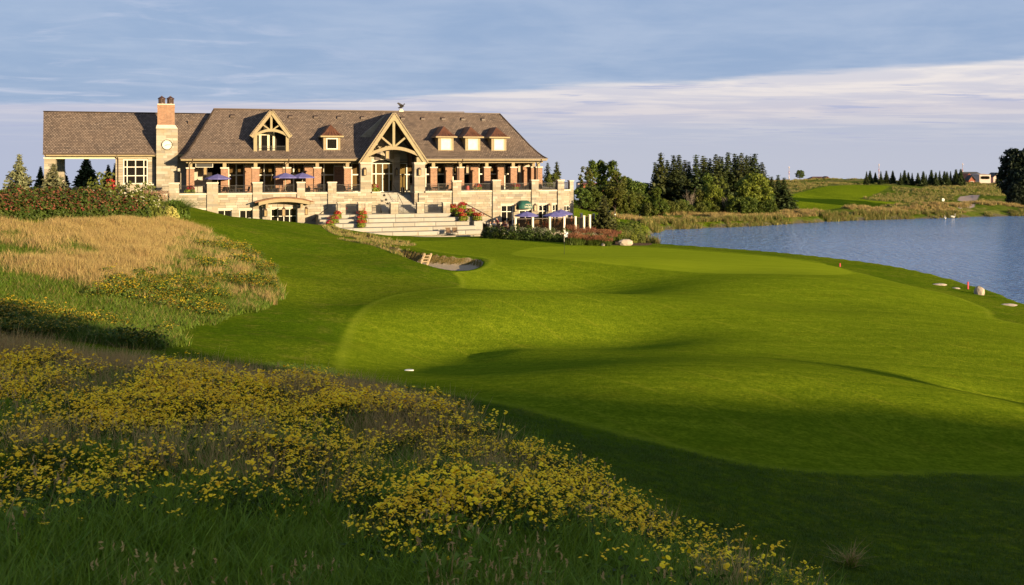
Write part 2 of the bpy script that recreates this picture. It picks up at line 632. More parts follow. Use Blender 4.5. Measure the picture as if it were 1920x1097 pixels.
# --- regions, as outlines on the ground
FAIR = np.vstack([ground_poly([(640, 706), (700, 716), (800, 731), (900, 752), (1000, 775), (1100, 800), (1200, 826), (1300, 850), (1420, 876), (1560, 890), (1740, 893), (1920, 893)]),  # right end follows the shadow edge: dark rough colour deepens the shade there
                  [(30, 24), (45, 40), (46, 55)],
                  ground_poly([(1920, 612), (1860, 590), (1800, 567), (1740, 548), (1673, 528), (1600, 509), (1545, 500)]),
                  [(28, 92), (20, 104), (10, 113), (0, 118)],
                  ground_poly([(880, 447), (790, 452), (765, 462), (800, 474), (870, 482), (915, 489), (905, 500), (850, 512), (862, 525), (850, 540), (800, 549), (745, 556), (700, 566), (668, 590), (645, 625), (632, 660), (626, 690)])])
FAIR = smooth_poly(FAIR, 3)
GREEN = smooth_poly(np.vstack([ground_poly([(1600, 512), (1480, 520), (1300, 512), (1150, 505), (1020, 492), (960, 480), (980, 468), (1040, 462)]), [(13, 107), (20, 100), (27, 91)]]), 4)
FESC = smooth_poly(np.vstack([ground_poly([(0, 424), (110, 424), (230, 422), (330, 423), (385, 440), (430, 461), (478, 488), (503, 511), (516, 540), (506, 562), (480, 578), (430, 592), (370, 605), (330, 630), (290, 655), (200, 645), (100, 636)]), [(-24, 30), (-40, 30), (-60, 50), (-60, 64)]]), 3)
MEAD = smooth_poly(np.vstack([ground_poly([(0, 679), (150, 690), (300, 710), (420, 722), (500, 731), (600, 746), (700, 762), (770, 787), (850, 808), (900, 838), (1000, 874), (1080, 905), (1138, 937), (1212, 978), (1285, 1025), (1360, 1068), (1410, 1092)]), [(3.1, 9), (2.6, 3), (0, -6), (-20, -8), (-40, 0), (-40, 22)]]), 3)
BANK = smooth_poly(ground_poly([(588, 420), (640, 431), (690, 441), (740, 450), (775, 457), (778, 461), (750, 463), (700, 455), (650, 445), (610, 431)]), 3)
SAND = smooth_poly(ground_poly([(745, 472.5), (790, 478.5), (850, 484), (893, 487.5), (906, 493), (897, 500), (868, 507), (830, 508), (790, 499), (760, 487)]), 3)
BANK2 = smooth_poly(ground_poly([(640, 455), (690, 463), (745, 472), (775, 478), (765, 488), (740, 481), (700, 469), (660, 461)]), 3)
PATH = smooth_poly(ground_poly([(20, 410), (230, 409), (345, 407), (345, 404), (230, 405.5), (20, 407)]), 2)
BED = smooth_poly([(-1.5, 118.2), (4, 112.5), (9, 109.5), (14, 110), (16, 114), (16.5, 121), (14, 127), (8, 124), (2, 121)], 3)
FARGREEN = smooth_poly(ground_poly([(1482, 398), (1483, 366), (1540, 356), (1610, 354), (1668, 359.5), (1640, 367), (1612, 375), (1700, 381), (1790, 383), (1850, 387), (1840, 391), (1740, 392), (1600, 396)]), 3)


def mounds(x, y):
    z = np.zeros_like(x)
    # hummocks of long grass on the far shore and the far hill
    for cx, cy, r, h in ((66, 190, 7, .9), (80, 200, 8, 1.2), (90, 203, 7, 1.1), (100, 210, 9, 1.2), (54, 182, 6, 0.5), (124, 282, 20, 1.3), (140, 300, 22, 1.8), (105, 300, 16, 1.0), (88, 325, 16, .9), (126, 262, 9, 1.0)):
        z += h * np.exp(-((x - cx) ** 2 + (y - cy) ** 2) / (r * r))
    return z


SWELLS = [  # soft swells and hollows of the mown ground: photo column, row, radius, height
    (1250, 588, 6, .30), (1650, 606, 6.5, .32), (900, 566, 5.5, .26), (1450, 535, 7, .34), (1120, 500, 7, .36), (1820, 650, 4.5, .22), (1330, 655, 3.6, .16), (720, 600, 4, .16), (1000, 610, 4.5, .16), (1700, 560, 7, .28),
    (1090, 535, 6, -.42), (1530, 575, 5, -.26), (1230, 622, 4.5, -.24), (760, 650, 4, -.14), (1380, 505, 6, -.22), (1750, 625, 4, -.2), (960, 520, 5, -.2),
    (640, 470, 8, .35), (760, 510, 6, .22), (560, 560, 5, -.2), (590, 640, 4, .14), (560, 470, 6, -.28), (480, 430, 8, .2), (1905, 742, 2.6, -.32), (1880, 775, 2.6, .12)]
_s = np.array(SWELLS, float)
_sw = hit_fn(base_h, _s[:, 0], _s[:, 1])


def swells(x, y):
    z = np.zeros_like(x)
    for (cx, cy), r, h in zip(_sw, _s[:, 2], _s[:, 3]):
        z += 1.45 * h * np.exp(-((x - cx) ** 2 + (y - cy) ** 2) / (r * r))
    return z


def mid_h(x, y):
    z = base_h(x, y)
    sl = sdf(LAKE, x, y)
    return z + np.where(sl > 0, mounds(x, y) * smst(sl, 0, 8), 0)


_p = np.array([(1796, 377), (1802, 368), (1812, 365.5), (1836, 364.5), (1834, 370), (1826, 377)], float)
FARSAND = smooth_poly(hit_fn(mid_h, _p[:, 0], _p[:, 1]), 3)
_p = np.array([(1795, 385), (1805, 382.6), (1820, 382.6), (1828, 385), (1812, 386)], float)
FARSAND2 = smooth_poly(hit_fn(mid_h, _p[:, 0], _p[:, 1]), 3)
_rs, _rc = math.sin(R(SUN_AZ)), math.cos(R(SUN_AZ))
SHADE_RIDGE_T = [-60, -30, 0, 12, 16, 20, 23, 25.5, 27.5, 30.5, 32.2, 34.2, 35.6, 37.5, 40, 60]
SHADE_RIDGE_Z = [18, 28, 29, 28.5, 21.4, 20.2, 19.7, 19.0, 17.9, 17.6, 19.0, 19.4, 18.0, 16.6, 14, 6]  # crest heights shaped so its shadow falls on meadow, bank and hollow


def ridge(x, y):
    """unseen ridge added behind the camera at right, its crest shaped to shade the foreground"""
    t = x * _rc + y * _rs
    r = (x - 66) * _rs - (y + 47) * _rc
    h = np.interp(t, SHADE_RIDGE_T, SHADE_RIDGE_Z) * np.exp(-(r / 17.0) ** 2)
    return np.where((t < 75) & (t > -90) & (h > 5.5), h, -99)


def ground_h(x, y):
    x, y = np.atleast_1d(np.asarray(x, float)), np.atleast_1d(np.asarray(y, float))
    z = base_h(x, y)
    far = smst(y, 160, 178)
    sl = sdf(LAKE, x, y)
    out = sl > 0
    z = z + np.where(out, mounds(x, y) * smst(sl, 0, 8), 0)
    z += np.where(out, far * (fbm(x * 0.12, y * 0.12) - 0.5) * 1.0 * smst(sl, 2, 12), 0)
    # rough ground under the long grass
    r = np.minimum(sdf(MEAD, x, y), sdf(FESC, x, y))
    z += smst(-r, 0, 1.5) * (fbm(x * 0.6 + 3, y * 0.6, 3) - 0.5) * 0.28
    z = np.maximum(z, ridge(x, y))
    z = np.where(out, z + swells(x, y), z)
    # bunkers
    s = sdf(SAND, x, y)
    k = smst(-s, 0.0, 0.35)
    floor = 2.24 + 0.045 * (y - 73) + smst(-x, 8.5, 13) * 0.55
    z = np.where(k > 0, z * (1 - k) + np.minimum(floor, z) * k, z)
    b2 = sdf(BANK2, x, y)
    z -= smst(-b2, 0, 1.1) * 0.55
    b = sdf(BANK, x, y)
    z -= smst(-b, 0, 1.0) * 0.25
    fs = sdf(FARSAND, x, y)
    z -= smst(-fs, 0, 1.5) * 0.4
    return z


def hit(px, py, **k):
    return hit_fn(ground_h, px, py, **k)


def gz(x, y):
    return float(ground_h(x, y)[0])


def axis(lo, hi, fn):
    v = [lo]
    while v[-1] < hi:
        v.append(v[-1] + fn(v[-1]))
    return np.array(v)


gx = axis(-900, 900, lambda x: 0.24 + 0.014 * max(abs(x) - 14, 0) if abs(x) > 14 else 0.24)
gy = axis(-160, 1200, lambda y: (0.24 + 0.016 * max(y - 14, 0) if y > 4 else 0.3 + 0.1 * (4 - y)) if not 69 < y < 95 else 0.27)
X, Y = np.meshgrid(gx, gy)
xf, yf = X.ravel(), Y.ravel()
zf = ground_h(xf, yf)
nx_, ny_ = len(gx), len(gy)
print('terrain verts', len(xf))
me = bpy.data.meshes.new('ground')
me.vertices.add(len(xf))
me.vertices.foreach_set('co', np.stack([xf, yf, zf], 1).ravel())
ii = np.arange(nx_ * ny_).reshape(ny_, nx_)
quads = np.stack([ii[:-1, :-1], ii[:-1, 1:], ii[1:, 1:], ii[1:, :-1]], -1).reshape(-1, 4)
me.loops.add(quads.size)
me.loops.foreach_set('vertex_index', quads.ravel().astype(np.int32))
me.polygons.add(len(quads))
me.polygons.foreach_set('loop_start', np.arange(0, quads.size, 4, dtype=np.int32))
me.polygons.foreach_set('use_smooth', np.ones(len(quads), bool))
me.update()
for nm, poly in (('fair', FAIR), ('green', GREEN), ('fesc', FESC), ('mead', MEAD), ('bank', BANK), ('banktwo', BANK2), ('sand', SAND), ('path', PATH), ('bed', BED), ('fargreen', FARGREEN), ('farsand', FARSAND), ('farsandb', FARSAND2), ('lake', LAKE)):
    a = me.attributes.new(nm, 'FLOAT', 'POINT')
    a.data.foreach_set('value', np.clip(sdf(poly, xf, yf), -60, 60).astype(np.float32))

gm = bpy.data.materials.new('ground_cover')
gm.use_nodes = True
t = NT(gm.node_tree)
tcn = t.new('ShaderNodeTexCoord')
V = tcn.outputs['Object']
bs = t.new('ShaderNodeBsdfPrincipled')
ou = t.new('ShaderNodeOutputMaterial')
t.t.links.new(bs.outputs[0], ou.inputs[0])
nbig = t.noise(V, 0.11, 4, 0.6)
nmid = t.noise(V, 0.7, 5, 0.65)
nfine = t.noise(V, 9.0, 5, 0.7)
nvf = t.noise(V, 32.0, 3, 0.7)
nclump = t.noise(V, 2.6, 4, 0.65, 0.3)
sx = t.new('ShaderNodeSeparateXYZ')
t.put(sx.inputs[0], V)
jit = t.math('MULTIPLY', t.math('SUBTRACT', nmid, 0.5), 0.9)
jit_s = t.math('MULTIPLY', t.math('SUBTRACT', nfine, 0.5), 0.35)


def region(nm, soft, j=None):
    v = t.attr(nm).outputs['Fac']
    if j is not None:
        v = t.math('ADD', v, j)
    return t.rng(v, -soft, soft, 1.0, 0.0, True)


# mown rough
c_rough = t.mix(t.rng(nbig, 0.36, 0.64), (0.090, 0.140, 0.006), (0.178, 0.208, 0.011))
c_rough = t.mix(t.math('MULTIPLY', t.rng(nmid, 0.52, 0.75), 0.75), c_rough, (0.22, 0.19, 0.030))
c_rough = t.mix(t.rng(nfine, 0.28, 0.66, 0.85, 0.0), c_rough, (0.020, 0.048, 0.002))
c_rough = t.mix(t.rng(nclump, 0.40, 0.60, 0.45, 0.0), c_rough, (0.028, 0.062, 0.003))
# fairway: stretched mowing streaks and worn patches
streak_v = t.scalev(V, (0.25, 1.6, 0.3))
ns = t.noise(streak_v, 1.0, 5, 0.62, 0.6)
mow = t.math('SINE', t.math('ADD', t.math('MULTIPLY', t.math('ADD', t.math('MULTIPLY', sx.outputs[0], 0.42), t.math('MULTIPLY', sx.outputs[1], 0.9)), 2.4), t.math('MULTIPLY', nbig, 6.0)))
c_fair = t.mix(t.rng(ns, 0.32, 0.68), (0.130, 0.176, 0.007), (0.218, 0.262, 0.012))
c_fair = t.mix(t.rng(mow, -1, 1, 0.0, 0.22), c_fair, (0.205, 0.240, 0.010))
c_fair = t.mix(t.math('MULTIPLY', t.rng(nmid, 0.55, 0.8), 0.5), c_fair, (0.18, 0.15, 0.012))
c_fair = t.mix(t.rng(nfine, 0.30, 0.62, 0.80, 0.0), c_fair, (0.042, 0.078, 0.003))
c_fair = t.mix(t.rng(nclump, 0.38, 0.62, 0.42, 0.0), c_fair, (0.055, 0.098, 0.004))
cutv = t.math('ABSOLUTE', t.math('SUBTRACT', t.math('FRACT', t.math('ADD', t.math('MULTIPLY', t.math('ADD', t.math('MULTIPLY', sx.outputs[0], 0.83), t.math('MULTIPLY', sx.outputs[1], 0.56)), 0.36), t.math('MULTIPLY', nbig, 0.5))), 0.5))
c_fair = t.mix(t.math('MULTIPLY', t.rng(cutv, 0.0, 0.05, 0.30, 0.0), t.rng(nmid, 0.35, 0.6)), c_fair, (0.27, 0.27, 0.02))
c_green = t.mix(t.rng(ns, 0.3, 0.7), (0.150, 0.198, 0.008), (0.200, 0.242, 0.012))
# long grass soil and thatch
c_fesc = t.mix(t.rng(nmid, 0.35, 0.65), (0.05, 0.065, 0.010), (0.14, 0.115, 0.030))
c_mead = t.mix(t.rng(nmid, 0.35, 0.65), (0.015, 0.032, 0.006), (0.05, 0.055, 0.018))
c_wild = t.mix(t.rng(nmid, 0.38, 0.66), (0.045, 0.080, 0.006), (0.125, 0.135, 0.022))
c_wild = t.mix(t.rng(nbig, 0.48, 0.62), c_wild, t.mix(t.rng(nmid, 0.4, 0.62), (0.09, 0.09, 0.02), (0.23, 0.18, 0.07)))
c_sand = t.mix(t.rng(nfine, 0.3, 0.7), (0.30, 0.23, 0.15), (0.40, 0.32, 0.22))
c_bank = t.mix(t.rng(nfine, 0.3, 0.7), (0.07, 0.06, 0.02), (0.20, 0.14, 0.06))
farland = t.rng(sx.outputs[1], 165, 172)
col = t.mix(farland, c_rough, c_wild)
col = t.mix(t.math('MULTIPLY', region('fair', 0.22, jit_s), t.math('SUBTRACT', 1.0, farland)), col, c_fair)
fr_ = t.math('ABSOLUTE', t.math('ADD', t.attr('fair').outputs['Fac'], 0.25))
col = t.mix(t.math('MULTIPLY', t.rng(fr_, 0.0, 0.30, 0.35, 0.0), t.math('SUBTRACT', 1.0, farland)), col, (0.20, 0.235, 0.018))
col = t.mix(region('green', 0.25, jit_s), col, c_green)
col = t.mix(region('fesc', 0.5, jit), col, c_fesc)
col = t.mix(region('mead', 0.4, jit), col, c_mead)
col = t.mix(region('bank', 0.2, jit_s), col, c_bank)
col = t.mix(region('banktwo', 0.2, jit_s), col, c_bank)
col = t.mix(region('fargreen', 0.5, jit), col, c_fair)
col = t.mix(region('path', 0.1, jit_s), col, (0.29, 0.21, 0.15))
col = t.mix(region('bed', 0.1, jit_s), col, (0.10, 0.065, 0.04))
# sand: only on flat ground, the cut turf wall stays brown and green
geo = t.new('ShaderNodeNewGeometry')
sn = t.new('ShaderNodeSeparateXYZ')
t.put(sn.inputs[0], geo.outputs['Normal'])
flat_ = t.rng(sn.outputs[2], 0.80, 0.93)
wallc = t.mix(t.rng(nfine, 0.35, 0.65), (0.05, 0.055, 0.012), (0.20, 0.13, 0.05))
col = t.mix(region('sand', 0.03), col, t.mix(flat_, wallc, c_sand))
col = t.mix(region('farsand', 0.3, jit_s), col, (0.30, 0.23, 0.20))
col = t.mix(region('farsandb', 0.2, jit_s), col, (0.30, 0.23, 0.20))
mud = t.rng(t.attr('lake').outputs['Fac'], 0.1, 0.9, 1.0, 0.0)
col = t.mix(mud, col, (0.10, 0.085, 0.055))
t.put(bs.inputs['Base Color'], col)
bs.inputs['Roughness'].default_value = 0.9
bs.inputs['Specular IOR Level'].default_value = 0.0
bs.inputs['Sheen Weight'].default_value = 0.0
# turf relief: blades too small to build, so a strong fine bump
bmp = t.new('ShaderNodeBump')
bmp.inputs['Strength'].default_value = 1.0
bmp.inputs['Distance'].default_value = 0.11
rel = t.math('ADD', t.math('MULTIPLY', nvf, 0.45), t.math('MULTIPLY', nfine, 0.75))
t.put(bmp.inputs['Height'], rel)
t.put(bs.inputs['Normal'], bmp.outputs[0])
me.materials.append(gm)
ground = add_obj('ground', me)
tag(ground, 'rolling golf ground with mown fairway, rough, bunkers and far hill', None, None, 'structure')

# ------------------------------------------------------------------ lake
wm = bpy.data.materials.new('lake_water')
wm.use_nodes = True
t = NT(wm.node_tree)
tcn = t.new('ShaderNodeTexCoord')
V = tcn.outputs['Object']
bs = t.new('ShaderNodeBsdfPrincipled')
ou = t.new('ShaderNodeOutputMaterial')
t.t.links.new(bs.outputs[0], ou.inputs[0])
bs.inputs['Base Color'].default_value = (0.085, 0.165, 0.330, 1)
bs.inputs['Roughness'].default_value = 0.14
bs.inputs['IOR'].default_value = 1.5
w1 = t.noise(t.scalev(V, (1.2, 0.34, 1)), 1.0, 4, 0.6, 0.5)
w2 = t.noise(t.scalev(V, (0.9, 0.6, 1)), 2.6, 3, 0.6, 0.3)
w3 = t.noise(t.scalev(V, (0.03, 0.06, 1)), 1.0, 3, 0.55)
hh = t.math('ADD', t.math('MULTIPLY', w1, 0.65), t.math('MULTIPLY', w2, 0.35))
bmp = t.new('ShaderNodeBump')
t.put(bmp.inputs['Strength'], t.rng(w3, 0.3, 0.7, 0.55, 0.95))
bmp.inputs['Distance'].default_value = 1.6
t.put(bmp.inputs['Height'], hh)
t.put(bs.inputs['Normal'], bmp.outputs[0])
wme = bpy.data.meshes.new('lake')
wme.from_pydata([(10, 30, 0), (420, 30, 0), (420, 215, 0), (10, 215, 0)], [], [(0, 1, 2, 3)])
wme.materials.append(wm)
lake = add_obj('lake', wme)
tag(lake, 'blue rippled lake water', None, None, 'structure')

# ================================================================== CLUBHOUSE
HA = R(18.5)
CA, SA = math.cos(HA), math.sin(HA)
HX, HY = -39.17, 117.0


def Uc(px, v):
    """distance along the facade of a photo column, on the plane v metres behind the terrace wall"""
    t = (px - 960) / FPX
    return (-HX + v * SA + t * (HY + v * CA)) / (CA - t * SA)


def Yc(px, v):
    return HY + Uc(px, v) * SA + v * CA


def Zc(py, px, v):
    return CAMZ - (py - HZ) * Yc(px, v) / FPX


def Wc(u, v, z=0.0):
    return Vector((HX + u * CA - v * SA, HY + u * SA + v * CA, z))


def with_uv(me):
    """metre-scale UVs: along the level line of each face and up its slope"""
    n = len(me.loops)
    uv = me.uv_layers.new(name='UVMap')
    co = [v.co for v in me.vertices]
    for p in me.polygons:
        nn = p.normal
        h = Vector((0, 0, 1)).cross(nn)
        if h.length < 1e-3:
            h = Vector((1, 0, 0))
        h.normalize()
        s = nn.cross(h)
        for li in p.loop_indices:
            q = co[me.loops[li].vertex_index]
            uv.data[li].uv = (q.dot(h), q.dot(s))
    return me


def masonry_mat(name, c1, c2, c3, mortar, bw, rh, msize, bump=0.5, rough=0.9, squash=1.0, bias=0.0, fine=1.0, spec=0.2):
    m = bpy.data.materials.new(name)
    m.use_nodes = True
    t = NT(m.node_tree)
    o = t.new('ShaderNodeOutputMaterial')
    b = t.new('ShaderNodeBsdfPrincipled')
    t.t.links.new(b.outputs[0], o.inputs[0])
    c1, c2, c3, mortar = [tuple(x * 0.60 for x in c) for c in (c1, c2, c3, mortar)]
    uv = t.new('ShaderNodeUVMap')
    tx = t.new('ShaderNodeTexCoord')
    br = t.new('ShaderNodeTexBrick')
    t.put(br.inputs['Vector'], uv.outputs[0])
    br.inputs['Scale'].default_value = 1.0
    br.inputs['Brick Width'].default_value = bw
    br.inputs['Row Height'].default_value = rh
    br.inputs['Mortar Size'].default_value = msize
    br.inputs['Mortar Smooth'].default_value = 0.3
    br.inputs['Bias'].default_value = bias
    br.inputs['Color1'].default_value = (*c1, 1)
    br.inputs['Color2'].default_value = (*c2, 1)
    br.inputs['Mortar'].default_value = (*mortar, 1)
    br.squash = squash
    nz = t.noise(tx.outputs['Object'], 0.5, 4, 0.6)
    nf = t.noise(tx.outputs['Object'], 5.0 * fine, 4, 0.7)
    col = t.mix(t.math('MULTIPLY', t.rng(nz, 0.35, 0.7), 0.45), br.outputs['Color'], c3)
    col = t.mix(t.rng(nf, 0.3, 0.7, 0.30, 0.0), col, tuple(x * 0.35 for x in c1))
    t.put(b.inputs['Base Color'], col)
    b.inputs['Roughness'].default_value = rough
    b.inputs['Specular IOR Level'].default_value = spec
    bn = t.new('ShaderNodeBump')
    bn.inputs['Strength'].default_value = bump
    bn.inputs['Distance'].default_value = 0.03
    t.put(bn.inputs['Height'], t.math('ADD', t.math('MULTIPLY', t.math('SUBTRACT', 1.0, br.outputs['Fac']), 0.8), t.math('MULTIPLY', nf, 0.5)))
    t.put(b.inputs['Normal'], bn.outputs[0])
    return m


def stone_mat(name, tones, mortar=None):
    """dressed limestone: each block its own tone, both for single blocks and for blocks joined in one mesh"""
    m = bpy.data.materials.new(name)
    m.use_nodes = True
    t = NT(m.node_tree)
    o = t.new('ShaderNodeOutputMaterial')
    b = t.new('ShaderNodeBsdfPrincipled')
    t.t.links.new(b.outputs[0], o.inputs[0])
    g = t.new('ShaderNodeNewGeometry')
    oi = t.new('ShaderNodeObjectInfo')
    tx = t.new('ShaderNodeTexCoord')
    tones = [tuple(x * 0.60 for x in c) for c in tones]
    k = t.math('FRACT', t.math('ADD', t.math('MULTIPLY', oi.outputs['Random'], 7.31), g.outputs['Random Per Island']))
    n = len(tones)
    c = t.ramp(k, [(i / (n - 1), c) for i, c in enumerate(tones)])
    nf = t.noise(tx.outputs['Object'], 4.0, 5, 0.7)
    geo_n = t.noise(g.outputs['Position'], 1.1, 5, 0.65)
    c = t.mix(t.rng(nf, 0.35, 0.75, 0.0, 0.35), c, tuple(x * 0.6 for x in tones[0]))
    c = t.mix(t.rng(geo_n, 0.48, 0.72, 0.0, 0.45), c, (0.25, 0.18, 0.10))
    t.put(b.inputs['Base Color'], c)
    b.inputs['Roughness'].default_value = 0.9
    b.inputs['Specular IOR Level'].default_value = 0.15
    bn = t.new('ShaderNodeBump')
    bn.inputs['Strength'].default_value = 0.6
    bn.inputs['Distance'].default_value = 0.02
    t.put(bn.inputs['Height'], t.noise(g.outputs['Position'], 9.0, 4, 0.65))
    t.put(b.inputs['Normal'], bn.outputs[0])
    return m


M_STONE = stone_mat('limestone', [(0.46, 0.40, 0.30), (0.31, 0.26, 0.19), (0.54, 0.48, 0.39), (0.40, 0.33, 0.24), (0.60, 0.54, 0.44), (0.28, 0.25, 0.21), (0.49, 0.42, 0.31), (0.36, 0.31, 0.26)])
M_STEP = stone_mat('pale_stone', [(0.46, 0.43, 0.38), (0.40, 0.37, 0.32), (0.49, 0.46, 0.41), (0.43, 0.40, 0.35)])
M_MORTAR = mat('mortar', (0.36, 0.30, 0.21), 0.95, 0.1, 2.0)
M_CAP = mat('coping_stone', (0.60, 0.53, 0.42), 0.85, 0.08, 2.0, rnd=0.06)
M_BRICK = masonry_mat('brick', (0.46, 0.21, 0.112), (0.25, 0.098, 0.050), (0.52, 0.31, 0.19), (0.50, 0.42, 0.33), 0.34, 0.12, 0.018)
M_SHINGLE = masonry_mat('roof_shingle', (0.315, 0.240, 0.195), (0.145, 0.112, 0.098), (0.240, 0.168, 0.125), (0.030, 0.023, 0.019), 0.33, 0.27, 0.036, bump=0.8, fine=0.6, spec=0.04)
M_COPPER = mat('aged_copper', (0.16, 0.065, 0.030), 0.5, 0.15, 2.0, metal=0.35)
M_TAN = mat('tan_timber', (0.315, 0.245, 0.135), 0.7, 0.06, 3.0, rnd=0.04)
M_CREAM = mat('cream_paint', (0.66, 0.58, 0.40), 0.6, 0.05, 3.0)
M_WHITE = mat('white_frame', (0.74, 0.70, 0.58), 0.5, 0.04)
M_DARK = mat('black_metal', (0.020, 0.018, 0.017), 0.5, 0.1)
M_BROWN = mat('brown_metal', (0.075, 0.042, 0.026), 0.5, 0.1)
M_SOFFIT = mat('soffit_boards', (0.085, 0.052, 0.030), 0.8, 0.12, 2.0)
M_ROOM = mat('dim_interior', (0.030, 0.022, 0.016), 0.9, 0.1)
M_BLIND = mat('roller_blind', (0.42, 0.27, 0.10), 0.8, 0.06, 1.0, rnd=0.15)
M_FLOOR = mat('terrace_paving', (0.38, 0.32, 0.24), 0.9, 0.08, 2.0)
M_WOOD = mat('patio_wood', (0.33, 0.19, 0.095), 0.7, 0.12, 3.0, rnd=0.08)


def glass_mat(name, tint, opac, rough=0.03):
    m = bpy.data.materials.new(name)
    m.use_nodes = True
    t = NT(m.node_tree)
    o = t.new('ShaderNodeOutputMaterial')
    tr = t.new('ShaderNodeBsdfTransparent')
    tr.inputs[0].default_value = (*tint, 1)
    p = t.new('ShaderNodeBsdfPrincipled')
    p.inputs['Base Color'].default_value = (0.012, 0.011, 0.010, 1)
    p.inputs['Roughness'].default_value = rough
    p.inputs['Specular IOR Level'].default_value = 0.6
    mx = t.new('ShaderNodeMixShader')
    mx.inputs[0].default_value = opac
    t.t.links.new(tr.outputs[0], mx.inputs[1])
    t.t.links.new(p.outputs[0], mx.inputs[2])
    t.t.links.new(mx.outputs[0], o.inputs[0])
    return m


M_PANE = glass_mat('dark_window_glass', (0.8, 0.78, 0.72), 0.75)
M_CLEAR = glass_mat('clear_glass', (0.93, 0.92, 0.88), 0.22)
M_FENCEGLASS = glass_mat('bronze_glass', (0.75, 0.62, 0.48), 0.30)

club = empty('clubhouse', (HX, HY, 0), HA, 'long stone clubhouse with brown shingled hip roof, gables and arcaded terrace', 'clubhouse')

# one block mesh shared by all single stones: a chamfered unit box
_b = bmesh.new()
bmesh.ops.create_cube(_b, size=1)
bmesh.ops.bevel(_b, geom=[e for e in _b.edges if abs(e.verts[0].co.y + 0.5) < 1e-4 and abs(e.verts[1].co.y + 0.5) < 1e-4], offset=0.035, segments=1, affect='EDGES')
STONE_ME = bpy.data.meshes.new('stone')
_b.to_mesh(STONE_ME)
_b.free()
STONE_ME.materials.append(M_STONE)
STEP_ME = STONE_ME.copy()
STEP_ME.materials.clear()
STEP_ME.materials.append(M_STEP)


def lay(u0, u1, z0, z1, holes=(), ch=(0.26, 0.36), ln=(0.5, 1.35), seed=1, gap=0.018):
    """courses of blocks in an upright rectangle, cut round the holes: list of (u0, u1, z0, z1)"""
    rr = random.Random(seed)
    out = []
    z = z0
    while z < z1 - 0.05:
        h = min(rr.uniform(*ch), z1 - z)
        if z1 - z - h < 0.12:
            h = z1 - z
        spans = [(u0, u1)]
        for a, b, c, d in holes:
            if z + h * 0.5 > c and z + h * 0.5 < d:
                ns = []
                for s, e in spans:
                    if b <= s or a >= e:
                        ns.append((s, e))
                    else:
                        if a > s:
                            ns.append((s, a))
                        if b < e:
                            ns.append((b, e))
                spans = ns
        for s, e in spans:
            u = s
            while u < e - 0.02:
                l = rr.uniform(*ln)
                if e - u - l < 0.3:
                    l = e - u
                out.append((u + gap / 2, u + l - gap / 2, z + gap / 2, z + h - gap / 2))
                u += l
        z += h
    return out


def stone_box(mb, s, v0, depth, rr):
    p = rr.uniform(-0.012, 0.018)
    mb.box(s[0], s[1], v0 - p, v0 + depth, s[2], s[3])


def put_stones(parent, stones, v, depth=0.12, single=300, seed=3, zmin=-99, me=None, name='stone'):
    """the largest blocks as single objects, the rest joined"""
    rr = random.Random(seed)
    vis = sorted(stones, key=lambda s: -(s[1] - s[0]) * (s[3] - s[2]) * (1 if s[2] >= zmin else 0.01))
    for s in vis[:single]:
        p = rr.uniform(-0.012, 0.02)
        o = add_obj(name, me or STONE_ME, parent, ((s[0] + s[1]) / 2, v - p + depth / 2, (s[2] + s[3]) / 2), None, (s[1] - s[0], depth, s[3] - s[2]))
    rest = vis[single:]
    if rest:
        mb = MB()
        for s in rest:
            stone_box(mb, s, v, depth, rr)
        mb.build(name + '_facing', M_STONE if me is None else me.materials[0], parent, kind='stuff')


def window(parent, u0, u1, z0, z1, v, cols=2, rows=(0.62,), fr=0.09, glass=None, name='window', blind=None, arch=0.0, mull=None):
    """frame with mullions and one pane per light; rows are the transom heights as fractions"""
    mb = MB()
    mull = mull or fr * 0.9
    mb.box(u0, u0 + fr, v, v + 0.14, z0, z1).box(u1 - fr, u1, v, v + 0.14, z0, z1)
    mb.box(u0 + fr, u1 - fr, v + .002, v + 0.138, z1 - fr, z1).box(u0 + fr, u1 - fr, v + .002, v + 0.138, z0, z0 + fr)
    cu = [u0 + (u1 - u0) * i / cols for i in range(cols + 1)] if isinstance(cols, int) else [u0 + (u1 - u0) * c for c in (0, *cols, 1)]
    rz = [z0, *[z0 + (z1 - z0) * r for r in rows], z1]
    for c in cu[1:-1]:
        mb.box(c - mull / 2, c + mull / 2, v + .01, v + 0.13, z0 + fr, z1 - fr)
    for q in rz[1:-1]:
        mb.box(u0 + fr, u1 - fr, v + .016, v + 0.124, q - mull / 2, q + mull / 2)
    w = mb.build(name, M_WHITE, parent)
    for i in range(len(cu) - 1):
        for j in range(len(rz) - 1):
            a = cu[i] + (fr if i == 0 else mull / 2)
            b = cu[i + 1] - (fr if i == len(cu) - 2 else mull / 2)
            c = rz[j] + (fr if j == 0 else mull / 2)
            d = rz[j + 1] - (fr if j == len(rz) - 2 else mull / 2)
            MB().box(a, b, v + 0.06, v + 0.075, c, d).build('pane', glass or M_PANE, w)
    if blind:
        for i in range(len(cu) - 1):
            k = blind[i % len(blind)]
            if k > 0:
                MB().box(cu[i] + 0.06, cu[i + 1] - 0.06, v + 0.22, v + 0.24, z1 - (z1 - z0) * k, z1 - 0.02).build('blind', M_BLIND, w)
    return w


# ---- key levels
ZT = 7.05                     # top of the terrace coping
ZF = 6.80                     # terrace floor
ZL = Zc(400.5, 750, -2)       # seating-step landing
ZP = 2.0                      # lower patio
UL, UR = Uc(336, 0), Uc(1047, 0)
print('UL UR', UL, UR, 'ZL', ZL)

